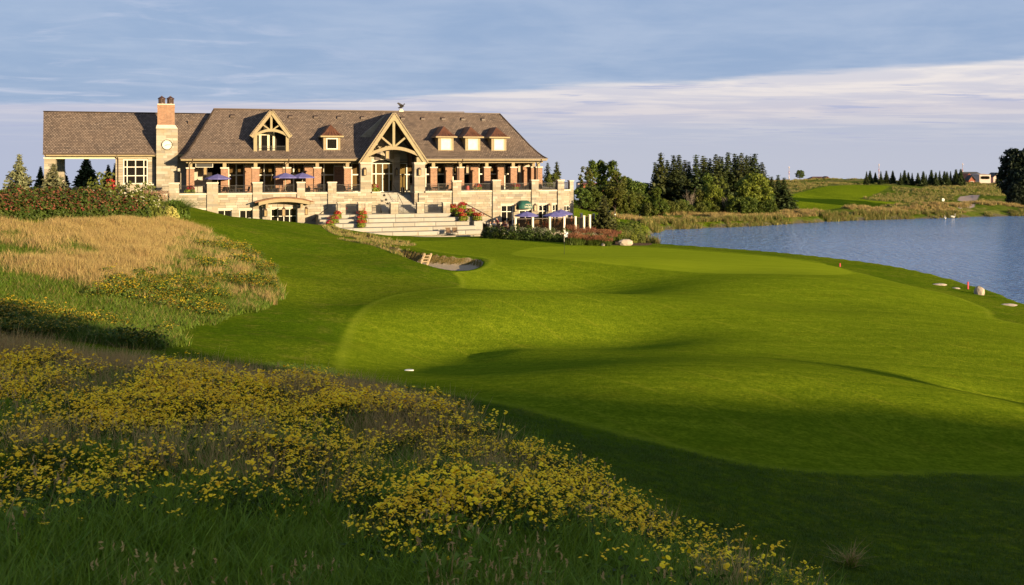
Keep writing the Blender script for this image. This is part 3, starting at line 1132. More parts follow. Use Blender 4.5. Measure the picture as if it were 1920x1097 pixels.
# ---- terrace wall with its lower windows
low_win = []
for a, b in ((340, 354), (367, 389), (408, 434), (449, 474)):
    low_win.append((Uc(a, 0), Uc(b, 0), 3.3, Zc(394, (a + b) / 2, 0)))
door_hole = (Uc(508, 0), Uc(557, 0), 2.4, Zc(391.5, 530, 0))
stair_hole = (Uc(714, 0), Uc(785, 0), ZL, 9)
rwin = [(940, 962.5, 385), (1010.5, 1026.5, 384), (1036, 1048, 383.5)]
r_win = [(Uc(a, 0), Uc(b, 0), 2.3, Zc(y, (a + b) / 2, 0)) for a, b, y in rwin]
awn_door = (Uc(974, 0), Uc(998, 0), 2.0, Zc(394, 986, 0))
holes = low_win + [door_hole, stair_hole, awn_door] + r_win
twall = MB()
# backing in strips between the holes
edges_u = sorted({UL, UR, *[h[0] for h in holes], *[h[1] for h in holes]})
edges_u = [u for u in edges_u if UL <= u <= UR]
for a, b in zip(edges_u[:-1], edges_u[1:]):
    m_ = (a + b) / 2
    hh = [h for h in holes if h[0] < m_ < h[1]]
    z = 0.5
    for h in sorted(hh, key=lambda h: h[2]):
        if h[2] > z:
            twall.box(a, b, 0.10, 0.50, z, min(h[2], 6.84))
        z = max(z, h[3])
    if z < 6.84:
        twall.box(a, b, 0.10, 0.50, z, 6.84)
tw = twall.build('terrace_wall', M_MORTAR, club)
st = lay(UL, UR, 1.2, 6.85, [(h[0] - .02, h[1] + .02, h[2] - .02, h[3] + .24) for h in holes], seed=5)
put_stones(tw, st, 0.0, 0.12, 300, 5, zmin=2.6)
# lintel stones over the windows
for h in low_win + r_win + [awn_door]:
    MB().box(h[0] - .15, h[1] + .15, -0.03, 0.3, h[3] + .01, h[3] + .23).build('lintel', M_CAP, tw)
MB().box(door_hole[0] - .15, door_hole[1] + .15, -0.02, 0.3, door_hole[3] + .01, door_hole[3] + .23).build('lintel', M_CAP, tw)
for h in low_win:
    window(club, h[0], h[1], h[2], h[3], 0.2, 2, (0.42,), 0.08)
for h in r_win:
    window(club, h[0], h[1], h[2], h[3], 0.2, 2, (0.70,), 0.09)
window(club, *awn_door, 0.2, 2, (0.78,), 0.10, name='patio_door')
dd = window(club, *door_hole, 0.25, (0.27, 0.5, 0.72), (0.66,), 0.09, name='entrance_door')
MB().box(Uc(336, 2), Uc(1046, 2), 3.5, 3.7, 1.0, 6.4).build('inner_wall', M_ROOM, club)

# right end: the terrace turns back in two short faces
UE = Uc(1074.5, 1.0)
pE = [(UR, 0.0), (UE, 1.0), (UE + .15, 14)]
ew = MB()
for (a0, b0), (a1, b1) in zip(pE[:-1], pE[1:]):
    ew.add([(a0, b0 + .1, .5), (a1, b1 + .1, .5), (a1 - .3, b1 + .5, .5), (a0 - .3, b0 + .5, .5), (a0, b0 + .1, 6.84), (a1, b1 + .1, 6.84), (a1 - .3, b1 + .5, 6.84), (a0 - .3, b0 + .5, 6.84)],
           [(0, 1, 5, 4), (1, 2, 6, 5), (2, 3, 7, 6), (3, 0, 4, 7), (4, 5, 6, 7), (3, 2, 1, 0)])
ewo = ew.build('corner_wall', M_MORTAR, club)
for i, ((a0, b0), (a1, b1)) in enumerate(zip(pE[:-1], pE[1:])):
    L = math.hypot(a1 - a0, b1 - b0)
    ang = math.atan2(b1 - b0, a1 - a0)
    mb = MB()
    rr = random.Random(i)
    hz = [(L * .33, L * .75, 3.9, 4.9)] if i == 0 else []
    for s in lay(0, L, 1.2, 6.85, hz, seed=40 + i):
        stone_box(mb, s, 0.0, .12, rr)
    o = mb.build('corner_facing', M_STONE, ewo, (a0, b0, 0), (0, 0, ang), kind='stuff')
    MB().box(0, L, -.08, .45, 6.86, ZT + .01).build('coping', M_CAP, ewo, (a0, b0, 0), (0, 0, ang))
    if i == 0:
        w_ = window(club, L * .33, L * .75, 2.6, 4.9, 0.02, 2, (0.70,), 0.07)
        w_.location = (a0, b0, 0)
        w_.rotation_euler = (0, 0, ang)

# ---- terrace floor
MB().box(UL - 1, stair_hole[0], 0.501, 16, 6.45, ZF).box(stair_hole[1], UR + 1.2, 0.501, 16, 6.45, ZF).box(stair_hole[0] + .002, stair_hole[1] - .002, 3.12, 16, 6.45, ZF).build('terrace_floor', M_FLOOR, club)


# ---- parapet pillars, copings and railings
def pillar(u0, u1, ztop, v0=-0.18, v1=0.62, zb=1.2, name='stone_pillar', cap=0.16, over=0.06, seed=0):
    mb = MB()
    rr = random.Random(seed)
    mb.box(u0 + .03, u1 - .03, v0 + .03, v1 - .03, zb, ztop - cap)
    z = zb
    while z < ztop - cap - 0.02:
        h = min(rr.uniform(0.24, 0.36), ztop - cap - z)
        if ztop - cap - z - h < .1:
            h = ztop - cap - z
        c = u0 + (u1 - u0) * rr.choice((0.35, 0.5, 0.62, 1.0))
        for a, b in ((u0, c), (c, u1)):
            if b - a > .05:
                p = rr.uniform(0, .02)
                mb.box(a + .008, b - .008, v0 - p, v1 + p, z + .008, z + h - .008)
        z += h
    o = mb.build(name, M_STONE, club)
    MB().box(u0 - over, u1 + over, v0 - over, v1 + over, ztop - cap + .002, ztop).build('cap', M_CAP, o)
    return o


PIL = [(317, 336), (388, 409), (474, 492), (557, 572), (615, 631), (849, 865), (924, 939), (997, 1010), (1046, 1058)]
ptops = [342.5, 342, 341.5, 341, 341, 338.5, 337, 337, 337]
pu = []
for i, ((a, b), y) in enumerate(zip(PIL, ptops)):
    u0, u1 = Uc(a, -.18), Uc(b, -.18)
    pillar(u0, u1, Zc(y, a, -.18), seed=i)
    pu.append((u0, u1))
EP = [(676, 697), (777, 797)]
epu = [(Uc(a, .2), Uc(b, .2)) for a, b in EP]
spans = [(pu[i][1], pu[i + 1][0]) for i in range(4)] + [(pu[4][1], epu[0][0])] + [(epu[1][1], pu[5][0])] + [(pu[i][1], pu[i + 1][0]) for i in range(5, 8)]


def railing(u0, u1, v, z0, z1, name='railing', sp=0.13, parent=None):
    mb = MB()
    n = max(1, round((u1 - u0) / 1.9))
    for i in range(n + 1):
        u = u0 + (u1 - u0) * i / n
        mb.box(u - .03, u + .03, v - .03, v + .03, z0, z1 + .03)
    mb.box(u0, u1, v - .025, v + .025, z1 - .05, z1 - .004).box(u0, u1, v - .02, v + .02, z0 + .08, z0 + .12)
    o = mb.build(name, M_DARK, parent or club)
    bb = MB()
    k = int((u1 - u0) / sp)
    for i in range(1, k):
        u = u0 + (u1 - u0) * i / k
        bb.box(u - .009, u + .009, v - .009, v + .009, z0 + .1, z1 - .03)
    bb.build('balusters', M_DARK, o, kind='stuff')
    return o


for a, b in spans:
    MB().box(a, b, -.08, .58, 6.855, ZT).build('coping', M_CAP, club)
    railing(a + .02, b - .02, .25, ZT, ZT + .92)
MB().box(epu[0][1], stair_hole[0], -.08, .58, 6.855, ZT - .02).build('coping', M_CAP, club)
MB().box(stair_hole[1], epu[1][0], -.08, .58, 6.855, ZT - .02).build('coping', M_CAP, club)
# end railing on the corner faces
for i, ((a0, b0), (a1, b1)) in enumerate(zip(pE[:-1], pE[1:])):
    L = math.hypot(a1 - a0, b1 - b0)
    o = railing(0.3, min(L, 7), .2, ZT, ZT + .92)
    o.location = (a0, b0, 0)
    o.rotation_euler = (0, 0, math.atan2(b1 - b0, a1 - a0))
pillar(Uc(1068.5, .75), Uc(1075.5, .75), Zc(338, 1070, .8), 0.75, 1.5, seed=30)

# ---- brick columns under the eave
VB = 2.2
CEN = [357, 421, 479, 537.5, 594.5, 651, 812, 862.5, 912, 961.5, 1009]


def column(uc, vc, w=0.88, zcap=Zc(313.5, 537, VB), ztop=10.62, zb=ZF, post=0.42, name='brick_column'):
    h = w / 2
    me = with_uv(MB().box(uc - h, uc + h, vc - h, vc + h, zb, zcap - .16).mesh('brick_column', M_BRICK))
    o = add_obj(name, me, club)
    MB().box(uc - h - .07, uc + h + .07, vc - h - .07, vc + h + .07, zcap - .158, zcap).build('cap', M_CAP, o)
    if ztop > zcap:
        MB().box(uc - post / 2, uc + post / 2, vc - post / 2, vc + post / 2, zcap + .002, ztop).build('post', M_TAN, o)
    return o


for c in CEN:
    column(Uc(c, VB), VB)
ulc = Uc(357, VB)
for vv in (4.8, 7.4, 10):
    column(ulc, vv)
urc = Uc(1009, VB)
for vv in (5.0, 8.0):
    column(urc + .3, vv)

# ---- beams, fascia and soffit
g0, g1 = Uc(682, VB), Uc(792, VB)
for a, b in ((ulc - .5, g0), (g1, urc + .6)):
    MB().box(a, b, VB - .26, VB + .26, 10.625, 10.86).build('beam', M_TAN, club)
MB().box(ulc - .26, ulc + .26, VB + .262, 12, 10.62, 10.855).build('beam', M_TAN, club)
MB().box(urc - .06, urc + .46, VB + .262, 12, 10.62, 10.855).build('beam', M_TAN, club)

# ---- main roof: hipped, with a bell-cast eave
VE, VR = 1.15, 9.4
eL, eR = Uc(339, VE), Uc(1026, VE)
rL, rR = Uc(402, VR), Uc(936, VR)
ZE, ZR = 11.2, Zc(205.5, 500, VR)
ZR2 = Zc(212.5, 900, VR)
print('ridge', ZR, ZR2, 'eave', eL, eR, rL, rR)
ZR = (ZR + ZR2) / 2
prof = [(0.0, 0.0), (0.085, 0.045), (0.20, 0.135), (0.36, 0.29), (1.0, 1.0)]
vback = 2 * VR - VE
rings = []
for f, g in prof:
    z = ZE + (ZR - ZE) * g
    rings.append([(eL + (rL - eL) * f, VE + (VR - VE) * f, z), (eR + (rR - eR) * f, VE + (VR - VE) * f, z), (eR + (rR - eR) * f, vback - (VR - VE) * f, z), (eL + (rL - eL) * f, vback - (VR - VE) * f, z)])
mb = MB()
for r0, r1 in zip(rings[:-1], rings[1:]):
    for i in range(1, 4):
        j = (i + 1) % 4
        q = [r0[i], r0[j], r1[j], r1[i]]
        if (Vector(q[2]) - Vector(q[3])).length < 1e-3:
            q = q[:3]
        mb.add(q, [tuple(range(len(q)))])
# the front slope is laid in strips that stop at the valleys of the entrance gable and at the balcony
_gl, _gr = Uc(679, .35), Uc(797.5, .35)
_ga, _zga = (_gl + _gr) / 2, Zc(211, 735, .35)
_dl, _dr = Uc(475.5, 2.9) + .12, Uc(541.5, 2.9) - .12
fD0, fD1 = (2.95 - VE) / (VR - VE), (4.62 - VE) / (VR - VE)
fG = None
fs_ = sorted({0.0, .085, .20, fD0, .36, fD1, .55, .7, .8, .86, .92, 1.0})
gof = lambda f: float(np.interp(f, [p[0] for p in prof], [p[1] for p in prof]))


def front_pt(u, f):
    return (u, VE + (VR - VE) * f, ZE + (ZR - ZE) * gof(f))


def gable_half(f):
    z = ZE + (ZR - ZE) * gof(f)
    return max(0.0, (_zga - .15 - z) / (_zga - 11.05) * (_gr - _gl) / 2 - .10)


for f0, f1 in zip(fs_[:-1], fs_[1:]):
    hol = []
    if gable_half(f0) > .05:
        hol.append((_ga - gable_half(f0), _ga + gable_half(f0), _ga - gable_half(f1), _ga + gable_half(f1)))
    if f0 >= fD0 - 1e-6 and f1 <= fD1 + 1e-6:
        hol.append((_dl, _dr, _dl, _dr))
    hol.sort()
    a0, a1 = eL + (rL - eL) * f0, eL + (rL - eL) * f1
    for h in hol + [(eR + (rR - eR) * f0, None, eR + (rR - eR) * f1, None)]:
        mb.add([front_pt(a0, f0), front_pt(h[0], f0), front_pt(h[2], f1), front_pt(a1, f1)], [(0, 1, 2, 3)])
        a0, a1 = h[1], h[3]
roof = add_obj('roof', with_uv(mb.mesh('roof', M_SHINGLE)), club)
mb = MB()
mb.bar((rL - .1, VR, ZR + .03), (Uc(870, VR), VR, ZR + .10), .34, .14).bar((Uc(870, VR), VR, ZR - .02), (rR + .1, VR, ZR - .02), .34, .1)
mb.build('ridge_cap', M_BROWN, roof)
for i in (0, 1):
    mb = MB()
    for r0, r1 in zip(rings[:-1], rings[1:]):
        mb.bar(Vector(r0[i]) + Vector((0, 0, .02)), Vector(r1[i]) + Vector((0, 0, .02)), .22, .08)
    mb.build('hip_cap', M_SHINGLE, roof)
for px, py in ((436, 212), (545, 212.5), (592, 214), (636, 215), (680, 216), (755, 216), (793, 217), (831, 218), (868, 218.5), (906, 219)):
    v = VR - 1.2
    f = (v - VE) / (VR - VE)
    z = ZE + (ZR - ZE) * (0.29 + 0.71 * (f - .36) / .64)
    u = Uc(px, v)
    MB().add([(u - .3, v - .25, z - .1), (u + .3, v - .25, z - .1), (u + .3, v + .4, z + .2), (u - .3, v + .4, z + .2), (u - .26, v - .25, z + .16), (u + .26, v - .25, z + .16), (u + .26, v + .35, z + .34), (u - .26, v + .35, z + .34)],
             [(3, 2, 1, 0), (4, 5, 6, 7), (0, 1, 5, 4), (1, 2, 6, 5), (2, 3, 7, 6), (3, 0, 4, 7)]).build('roof_vent', M_BROWN, roof)
# fascia and gutter round the eave, open at the entrance gable
gA, gB = Uc(680, VE), Uc(795, VE)
fas = MB()
for a, b in ((eL, gA), (gB, eR)):
    fas.box(a, b, VE - .02, VE + .06, 10.93, 11.19)
fas.box(eL - .02, eL + .06, VE + .062, vback, 10.93, 11.19).box(eR - .06, eR + .02, VE + .062, vback, 10.93, 11.19)
fas.build('fascia', M_TAN, roof)
gut = MB()
for a, b in ((eL - .1, gA), (gB, eR + .1)):
    gut.box(a, b, VE - .14, VE - .022, 11.12, 11.24)
gut.build('gutter', M_BROWN, roof)
sof = MB()
sof.box(eL + .07, gA, VE + .07, 9.2, 10.86, 10.92).box(gB, eR - .07, VE + .07, 9.2, 10.86, 10.92)
sof.build('soffit', M_SOFFIT, club)
# downpipes with their swan necks
for px in (357, 537, 862, 1009):
    u = Uc(px, 1.7)
    MB().tube([(u + .25, VE - .08, 11.1), (u + .25, VE + .0, 10.75), (u - .1, VB - .5, 10.45), (u - .1, VB - .48, ZF)], .055, 6).build('downpipe', M_BROWN, club)

# ---- glazed back wall of the terrace with brick piers
VG = 6.0
PIERS = [(459, 474), (517, 530), (571, 587), (628, 643), (835, 848), (882, 897), (933, 945), (980, 996)]
for a, b in PIERS:
    u0, u1 = Uc(a, VG - .6), Uc(b, VG - .6)
    column((u0 + u1) / 2, VG - .15, u1 - u0, Zc(310.5, a, VG), 10.86, ZF, u1 - u0 - .1, 'brick_pier')
BAYS = [(427, 459, (1, 1, 0.0)), (474, 517, (.55, .95, 0)), (530, 571, (1, .95, .5)), (587, 628, (.45, .9, 0)), (643, 676, (1, .8, .9)), (797, 835, (0, .4, .3)), (848, 882, (.3, 0, .5)), (897, 933, (.2, .7, .6)), (945, 980, (0, .3, 0))]
for a, b, bl in BAYS:
    window(club, Uc(a, VG) + .05, Uc(b, VG) - .05, ZF + .02, 10.6, VG, 2, (0.60,), 0.12, M_CLEAR, 'window', bl, mull=0.16)
# header over the glass, dim rooms behind
MB().box(ulc + 1.5, urc, VG - .05, VG + .3, 10.605, 10.855).build('header', M_SOFFIT, club)
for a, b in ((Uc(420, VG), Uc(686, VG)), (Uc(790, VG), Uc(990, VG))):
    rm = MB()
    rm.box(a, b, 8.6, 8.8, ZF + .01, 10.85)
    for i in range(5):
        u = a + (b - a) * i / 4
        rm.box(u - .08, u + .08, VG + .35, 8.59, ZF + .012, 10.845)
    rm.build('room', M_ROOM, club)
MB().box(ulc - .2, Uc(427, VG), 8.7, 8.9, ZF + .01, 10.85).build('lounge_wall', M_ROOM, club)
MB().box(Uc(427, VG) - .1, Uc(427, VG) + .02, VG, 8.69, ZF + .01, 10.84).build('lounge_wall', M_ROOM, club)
MB().box(Uc(990, VG), urc - 1.5, VG - .3, 12, ZF + .01, 10.85).build('end_wall', M_STONE, club)
# body of the house behind
MB().box(ulc + .5, Uc(996, 9), 9.0, 16.5, 1, 11.0).build('rear_wall', M_STONE, club)

# ---- entrance gable: stone piers, barge boards and timber truss
VGF = 0.35
gl, gr, ga = Uc(679, VGF), Uc(797.5, VGF), Uc(736, VGF)
zga, zge = Zc(211, 735, VGF), 11.05
for (u0, u1), y in zip(epu, (304.5, 304.5)):
    pillar(u0, u1, Zc(y, 690, .2), 0.2, 1.4, ZF - 5.4, seed=77)
ga = (gl + gr) / 2


def slope_z(u, off=0.0):
    return zga - off - abs(u - ga) / ((gr - gl) / 2) * (zga - zge)


gable = empty('entrance_gable', (0, 0, 0), parent=club)
for s, ue in ((-1, gl), (1, gr)):
    me = MB().add([(ga, VGF - .12, zga + .06), (ue + s * .25, VGF - .12, zge - .30), (ue + s * .25, 5.0, zge - .30), (ga, 9.3, zga + .06), (ga, VGF - .12, zga - .12), (ue + s * .25, VGF - .12, zge - .48), (ue + s * .25, 5.0, zge - .48), (ga, 9.3, zga - .12)],
                  [(0, 1, 2, 3), (7, 6, 5, 4), (0, 4, 5, 1), (1, 5, 6, 2), (2, 6, 7, 3), (3, 7, 4, 0)]).mesh('gable_roof', M_SHINGLE)
    add_obj('gable_roof', with_uv(me), gable)
    # barge board
    n = Vector((s * (gr - gl) / 2, 0, -(zga - zge))).normalized()
    p0, p1 = Vector((ga, VGF, zga - .38)), Vector((ue + s * .2, VGF, zge - .60))
    MB().bar(p0 - n * .15 + Vector((0, 0, .07)), p1 + Vector((0, 0, .07)), .16, .62, up=Vector((0, 0, 1))).build('barge_board', M_TAN, gable)
    # short return at the foot of the gable
    MB().box(min(ue, ue - s * 1.1), max(ue, ue - s * 1.1), VGF + .09, VGF + 1.0, 10.72, 11.35).build('gable_foot', M_TAN, gable)
    # rafters' dark underside follows from the roof itself
    pa, pb = Vector((ga + s * .2, VGF + .25, 12.75)), Vector((ga + s * 1.75, VGF + .25, 14.05))
    MB().bar(pa, pb, .14, .24).build('brace', M_TAN, gable)
MB().prism([(ga - .75, zga - 1.05), (ga + .75, zga - 1.05), (ga + .12, zga - .02), (ga - .12, zga - .02)], VGF - .09, VGF + .07).build('apex_board', M_TAN, gable)
MB().box(ga - .16, ga + .16, VGF + .12, VGF + .36, 12.6, zga - .7).build('king_post', M_TAN, gable)
arc = []
hw = (gr - gl) / 2 - .75
N_ = 14
for i in range(N_ + 1):
    x = -1 + 2 * i / N_
    arc.append((ga + x * hw, 12.72 - .95 * x * x))
arc2 = [(u, z - .42) for u, z in arc]
MB().prism(arc + arc2[::-1], VGF + .10, VGF + .38).build('arched_beam', M_TAN, gable)
# second truss further in
arcb = [(u, z + .1) for u, z in arc]
MB().prism(arcb + [(u, z - .3) for u, z in arcb[::-1]], 3.4, 3.6).build('arched_beam', M_TAN, gable)
# porch side walls and the stone wall at its back with the arched doorway
VD = 5.2
d0, d1 = Uc(697, VD), Uc(738, VD)
d2, d3 = Uc(749, VD), Uc(777, VD)
zd = Zc(306, 717, VD)
pw = MB()
pw.box(d0 - 1.2, d0, VD, VD + .4, ZF, 13.0).box(d1, d2, VD - .3, VD + .4, ZF, 13.0).box(d0, d1, VD, VD + .4, zd + .5, 13.0).box(d2, d3 + .8, VD + .01, VD + .4, zd + .1, 13.0)
pw.add([(ga - 4.6, VD, 13.0), (ga + 4.6, VD, 13.0), (ga, VD, zga), (ga - 4.6, VD + .4, 13.0), (ga + 4.6, VD + .4, 13.0), (ga, VD + .4, zga)], [(0, 1, 2), (5, 4, 3), (0, 3, 4, 1), (1, 4, 5, 2), (2, 5, 3, 0)])
pwo = pw.build('porch_wall', M_MORTAR, club)
mb = MB()
rr = random.Random(9)
for s in lay(d0 - 1.2, d3 + .8, ZF, 13.2, [(d0, d1, ZF - 1, zd + .5), (d2, d3, ZF - 1, zd + .1), (d1, d2, ZF - 1, 14)], seed=21):
    stone_box(mb, s, VD - .06, .1, rr)
for s in lay(d1, d2, ZF, 13.2, [], seed=22):
    stone_box(mb, s, VD - .36, .1, rr)
mb.build('porch_facing', M_STONE, pwo, kind='stuff')
pd = window(club, d0, d1, ZF + .02, zd, VD + .1, (0.2, 0.5, 0.8), (0.63,), 0.10, M_CLEAR, 'porch_door', (1, .95, .95, .6), mull=.13)
# arched head above the door
ah = []
for i in range(9):
    x = -1 + 2 * i / 8
    ah.append(((d0 + d1) / 2 + x * (d1 - d0) / 2, zd + .45 * (1 - x * x)))
MB().prism(ah, VD + .12, VD + .2).build('fanlight', M_PANE, pd)
MB().prism([(u, z + .0) for u, z in ah] + [((d1), zd + .52), (d0, zd + .52)], VD - .05, VD + .11).build('arch_stone', M_CAP, pd)
window(club, d2, d3, ZF + .02, zd, VD + .1, 2, (0.60,), 0.10, M_CLEAR, 'window', (.95, .5), mull=.13)
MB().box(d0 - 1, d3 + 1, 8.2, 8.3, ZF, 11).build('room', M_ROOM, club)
# porch side: boarded upper walls closing the gable against the main roof
for s, ue in ((-1, gl), (1, gr)):
    x = ue - s * 1.25
    MB().box(min(x, x + s * .12), max(x, x + s * .12), 2.7, VD, 10.3, 12.6).build('porch_side', M_SOFFIT, gable)
# framed picture on the stone
MB().box(Uc(703, VD), Uc(713, VD), VD - .22, VD - .07, Zc(300, 708, VD), Zc(285, 708, VD)).build('wall_plaque', M_BROWN, pwo)


# ---- balcony dormer
def gable_dormer():
    VF = 2.9
    root = empty('balcony_dormer', (0, 0, 0), parent=club)
    l, r_ = Uc(475.5, VF), Uc(541.5, VF)
    el, er = Uc(470, VF), Uc(545.5, VF)
    za, ze, zb = Zc(205, 508, VF), Zc(251, 508, VF), Zc(288, 508, VF)
    m = (l + r_) / 2
    for s, ue in ((-1, el), (1, er)):
        me = MB().add([(m, VF - .3, za + .05), (ue, VF - .3, ze - .1), (ue, 6.2, ze - .1), (m, 9.3, za + .05), (m, VF - .3, za - .1), (ue, VF - .3, ze - .25), (ue, 6.2, ze - .25), (m, 9.3, za - .1)],
                      [(0, 1, 2, 3), (7, 6, 5, 4), (0, 4, 5, 1), (1, 5, 6, 2), (2, 6, 7, 3), (3, 7, 4, 0)]).mesh('dormer_roof', M_SHINGLE)
        add_obj('dormer_roof', with_uv(me), root)
        p0, p1 = Vector((m, VF - .22, za - .28)), Vector((ue - s * .05, VF - .22, ze - .38))
        MB().bar(p0, p1, .14, .52).build('barge_board', M_TAN, root)
        a, b = (l, l + .42) if s < 0 else (r_ - .36, r_)
        MB().box(a, b, VF - .08, VF + .3, zb, ze - .1).build('post', M_TAN, root)
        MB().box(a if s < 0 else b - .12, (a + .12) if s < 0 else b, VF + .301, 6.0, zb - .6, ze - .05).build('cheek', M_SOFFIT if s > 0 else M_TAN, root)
        MB().bar((m + s * .1, VF - .06, ze + .45), (m + s * 1.05, VF - .06, ze + 1.15), .1, .16).build('brace', M_TAN, root)
    MB().box(m - .13, m + .13, VF - .12, VF + .02, ze + .35, za - .6).build('king_post', M_TAN, root)
    ar = []
    hw = (r_ - l) / 2 - .05
    for i in range(13):
        x = -1 + 2 * i / 12
        ar.append((m + x * hw, ze + .62 - .75 * x * x))
    MB().prism(ar + [(u, z - .34) for u, z in ar[::-1]], VF - .15, VF + .1).build('arched_beam', M_TAN, root)
    MB().box(l + .1, r_ - .1, VF - .05, 6.5, zb - .12, zb).build('balcony_floor', M_CAP, root)
    MB().prism([(l, zb), (r_, zb), (r_, ze + .1), (m, za - .5), (l, ze + .1)], 4.6, 4.7).build('recess_wall', M_ROOM, root)
    rl = railing(l + .45, r_ - .4, VF + .05, zb, zb + .95, parent=root)
    dw = MB()
    for i, px in enumerate((488, 503.5, 513.5)):
        u = Uc(px, 4.2)
        dw.box(u - .14, u + .14, 4.4 - .3 * i * .2, 4.55, zb, ze + (.2 if i else .0))
    dw.box(Uc(478, 4), Uc(514, 4), 4.42, 4.5, ze - .15, ze + .1)
    dw.build('balcony_door', M_CREAM, root)
    MB().box(Uc(479, 4), Uc(512, 4), 4.5, 4.52, zb + .1, ze - .15).build('pane', M_PANE, root)


gable_dormer()


# ---- small hipped dormers with copper roofs
def small_dormer(px0, px1, ytop, ybot, apx, apy, cream_panel):
    VF = 3.05
    root = empty('hipped_dormer', (0, 0, 0), parent=club)
    l, r_ = Uc(px0, VF), Uc(px1, VF)
    zt, zb = Zc(ytop, (px0 + px1) / 2, VF), Zc(ybot, (px0 + px1) / 2, VF)
    MB().box(l, r_, VF, 6.4, zb - .35, zt).build('dormer_wall', M_TAN, root)
    o = .38
    m = (l + r_) / 2
    h = (r_ - l) / 2
    za = Zc(apy, apx, VF + h + .3)
    va = VF + h + .1
    pts = [(l - o, VF - o, zt), (r_ + o, VF - o, zt), (r_ + o, 7.2, zt), (l - o, 7.2, zt), (m, va, za), (m, 8.0, za)]
    mid = [(l - o * .1 + .22, VF - .04 + .2, zt + (za - zt) * .30), (r_ + o * .1 - .22, VF + .16, zt + (za - zt) * .30), (r_ - .1, 7.4, zt + (za - zt) * .3), (l + .1, 7.4, zt + (za - zt) * .3)]
    vs = pts[:4] + mid + pts[4:]
    rf = MB().add(vs, [(0, 1, 5, 4), (1, 2, 6, 5), (3, 0, 4, 7), (4, 5, 8), (5, 6, 9, 8), (7, 4, 8, 9), (3, 2, 1, 0)]).build('dormer_roof', M_COPPER, root)
    seam = MB()
    for k in range(1, 6):
        x = l - o + (r_ - l + 2 * o) * k / 6
        x2 = m + (x - m) * .62
        seam.bar((x, VF - o - .01, zt + .03), (x2, VF + .14, zt + (za - zt) * .30 + .02), .04, .05)
        if 1 < k < 5:
            seam.bar((x2, VF + .14, zt + (za - zt) * .30 + .02), (m + (x2 - m) * .25, va - .22, za - .35), .04, .05)
    seam.build('standing_seam', M_COPPER, rf)
    MB().box(l - o - .02, r_ + o + .02, VF - o - .03, VF - o + .05, zt - .16, zt + .03).box(l - o - .02, l - o + .05, VF - o + .052, 6, zt - .16, zt + .03).box(r_ + o - .05, r_ + o + .02, VF - o + .052, 6, zt - .16, zt + .03).build('eave_board', M_TAN, root)
    MB().box(l + .06, r_ - .06, VF - .03, VF - .002, zb - .02, zb + .1).build('sill', M_TAN, root)
    w0, w1 = l + (r_ - l) * .22, r_ - (r_ - l) * .22
    z0, z1 = zb + .35, zt - .4
    fr = MB()
    f = .12
    fr.box(w0 - f, w0, VF - .06, VF - .002, z0 - f, z1 + f).box(w1, w1 + f, VF - .06, VF - .002, z0 - f, z1 + f).box(w0, w1, VF - .058, VF - .002, z1, z1 + f).box(w0, w1, VF - .058, VF - .002, z0 - f, z0)
    fo = fr.build('window_frame', M_CREAM if cream_panel else M_WHITE, root)
    MB().box(w0, w1, VF - .03, VF - .004, z0, z1).build('pane', M_PALE if cream_panel else M_PANE, fo)  # cream panel in three dormers, dark glass in the other


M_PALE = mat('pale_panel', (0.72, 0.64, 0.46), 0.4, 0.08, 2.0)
small_dormer(606.5, 638, 255, 283.5, 622, 233.5, False)
small_dormer(821.5, 850.5, 256, 284.5, 833, 236.5, True)
small_dormer(872.5, 900.5, 256.5, 284.5, 882, 237.5, True)
small_dormer(921.5, 949.5, 257, 285, 931, 238.5, True)

# ---- left wing: drive-through porch and tall window bay
VW = 5.3
wl, wr = Uc(82, VW), Uc(400, VW)
wroof_l = Uc(80.5, VW - .7)
wroof_r = Uc(81.5, VW + 5)
WZE, WZR = Zc(288.5, 180, VW - .7), Zc(210.5, 180, VW + 5)
vb = VW + 10.7
me = MB().add([(wroof_l, VW - .75, WZE), (wr + 3, VW - .75, WZE), (wr + 8, VW + 5, WZR), (wroof_r, VW + 5, WZR), (wroof_l, vb, WZE), (wr + 3, vb, WZE)], [(0, 1, 2, 3), (3, 2, 5, 4)]).mesh('wing_roof', M_SHINGLE)
wroof = add_obj('wing_roof', with_uv(me), club)
MB().bar((wroof_r - .03, VW + 5, WZR + .03), (wr + 2, VW + 5, WZR + .03), .3, .1).build('ridge_cap', M_SHINGLE, wroof)
MB().prism([(0, 0)] * 0 + [(wroof_l + .1, WZE - .3), (wroof_l + .2, WZE - .3), (wroof_l + .2, WZE - .02), (wroof_l + .1, WZE - .02)], VW - .6, vb).build('gable_end', M_TAN, wroof)
ge = MB()
ge.add([(wroof_l + .15, VW - .55, WZE), (wroof_l + .15, VW + 5, WZR - .2), (wroof_l + .15, vb - .2, WZE), (wroof_l + .3, VW - .55, WZE), (wroof_l + .3, VW + 5, WZR - .2), (wroof_l + .3, vb - .2, WZE)], [(0, 1, 2), (5, 4, 3), (0, 3, 4, 1), (1, 4, 5, 2), (2, 5, 3, 0)])
ge.build('gable_wall', M_TAN, wroof)
for px in (382,):
    u = Uc(357, VW + 3.6)
    MB().box(u - .3, u + .3, VW + 3.4, VW + 3.9, WZR - 1.5, WZR - .95).build('roof_vent', M_BROWN, wroof)
ch0, ch1 = Uc(293, 4.35), Uc(333, 4.35)
fz0 = Zc(290.5, 180, VW - .75)
MB().box(wroof_l + .3, ch0, VW - .73, VW - .62, fz0 - .16, fz0 + .1).build('fascia', M_TAN, wroof)
MB().box(wroof_l - .02, ch0, VW - .86, VW - .732, fz0 + .02, fz0 + .14).build('gutter', M_BROWN, wroof)
zbm = Zc(298, 180, VW)
MB().box(wl + .5, Uc(216, VW), VW, VW + .5, zbm, fz0 - .17).build('beam', M_CREAM, club)
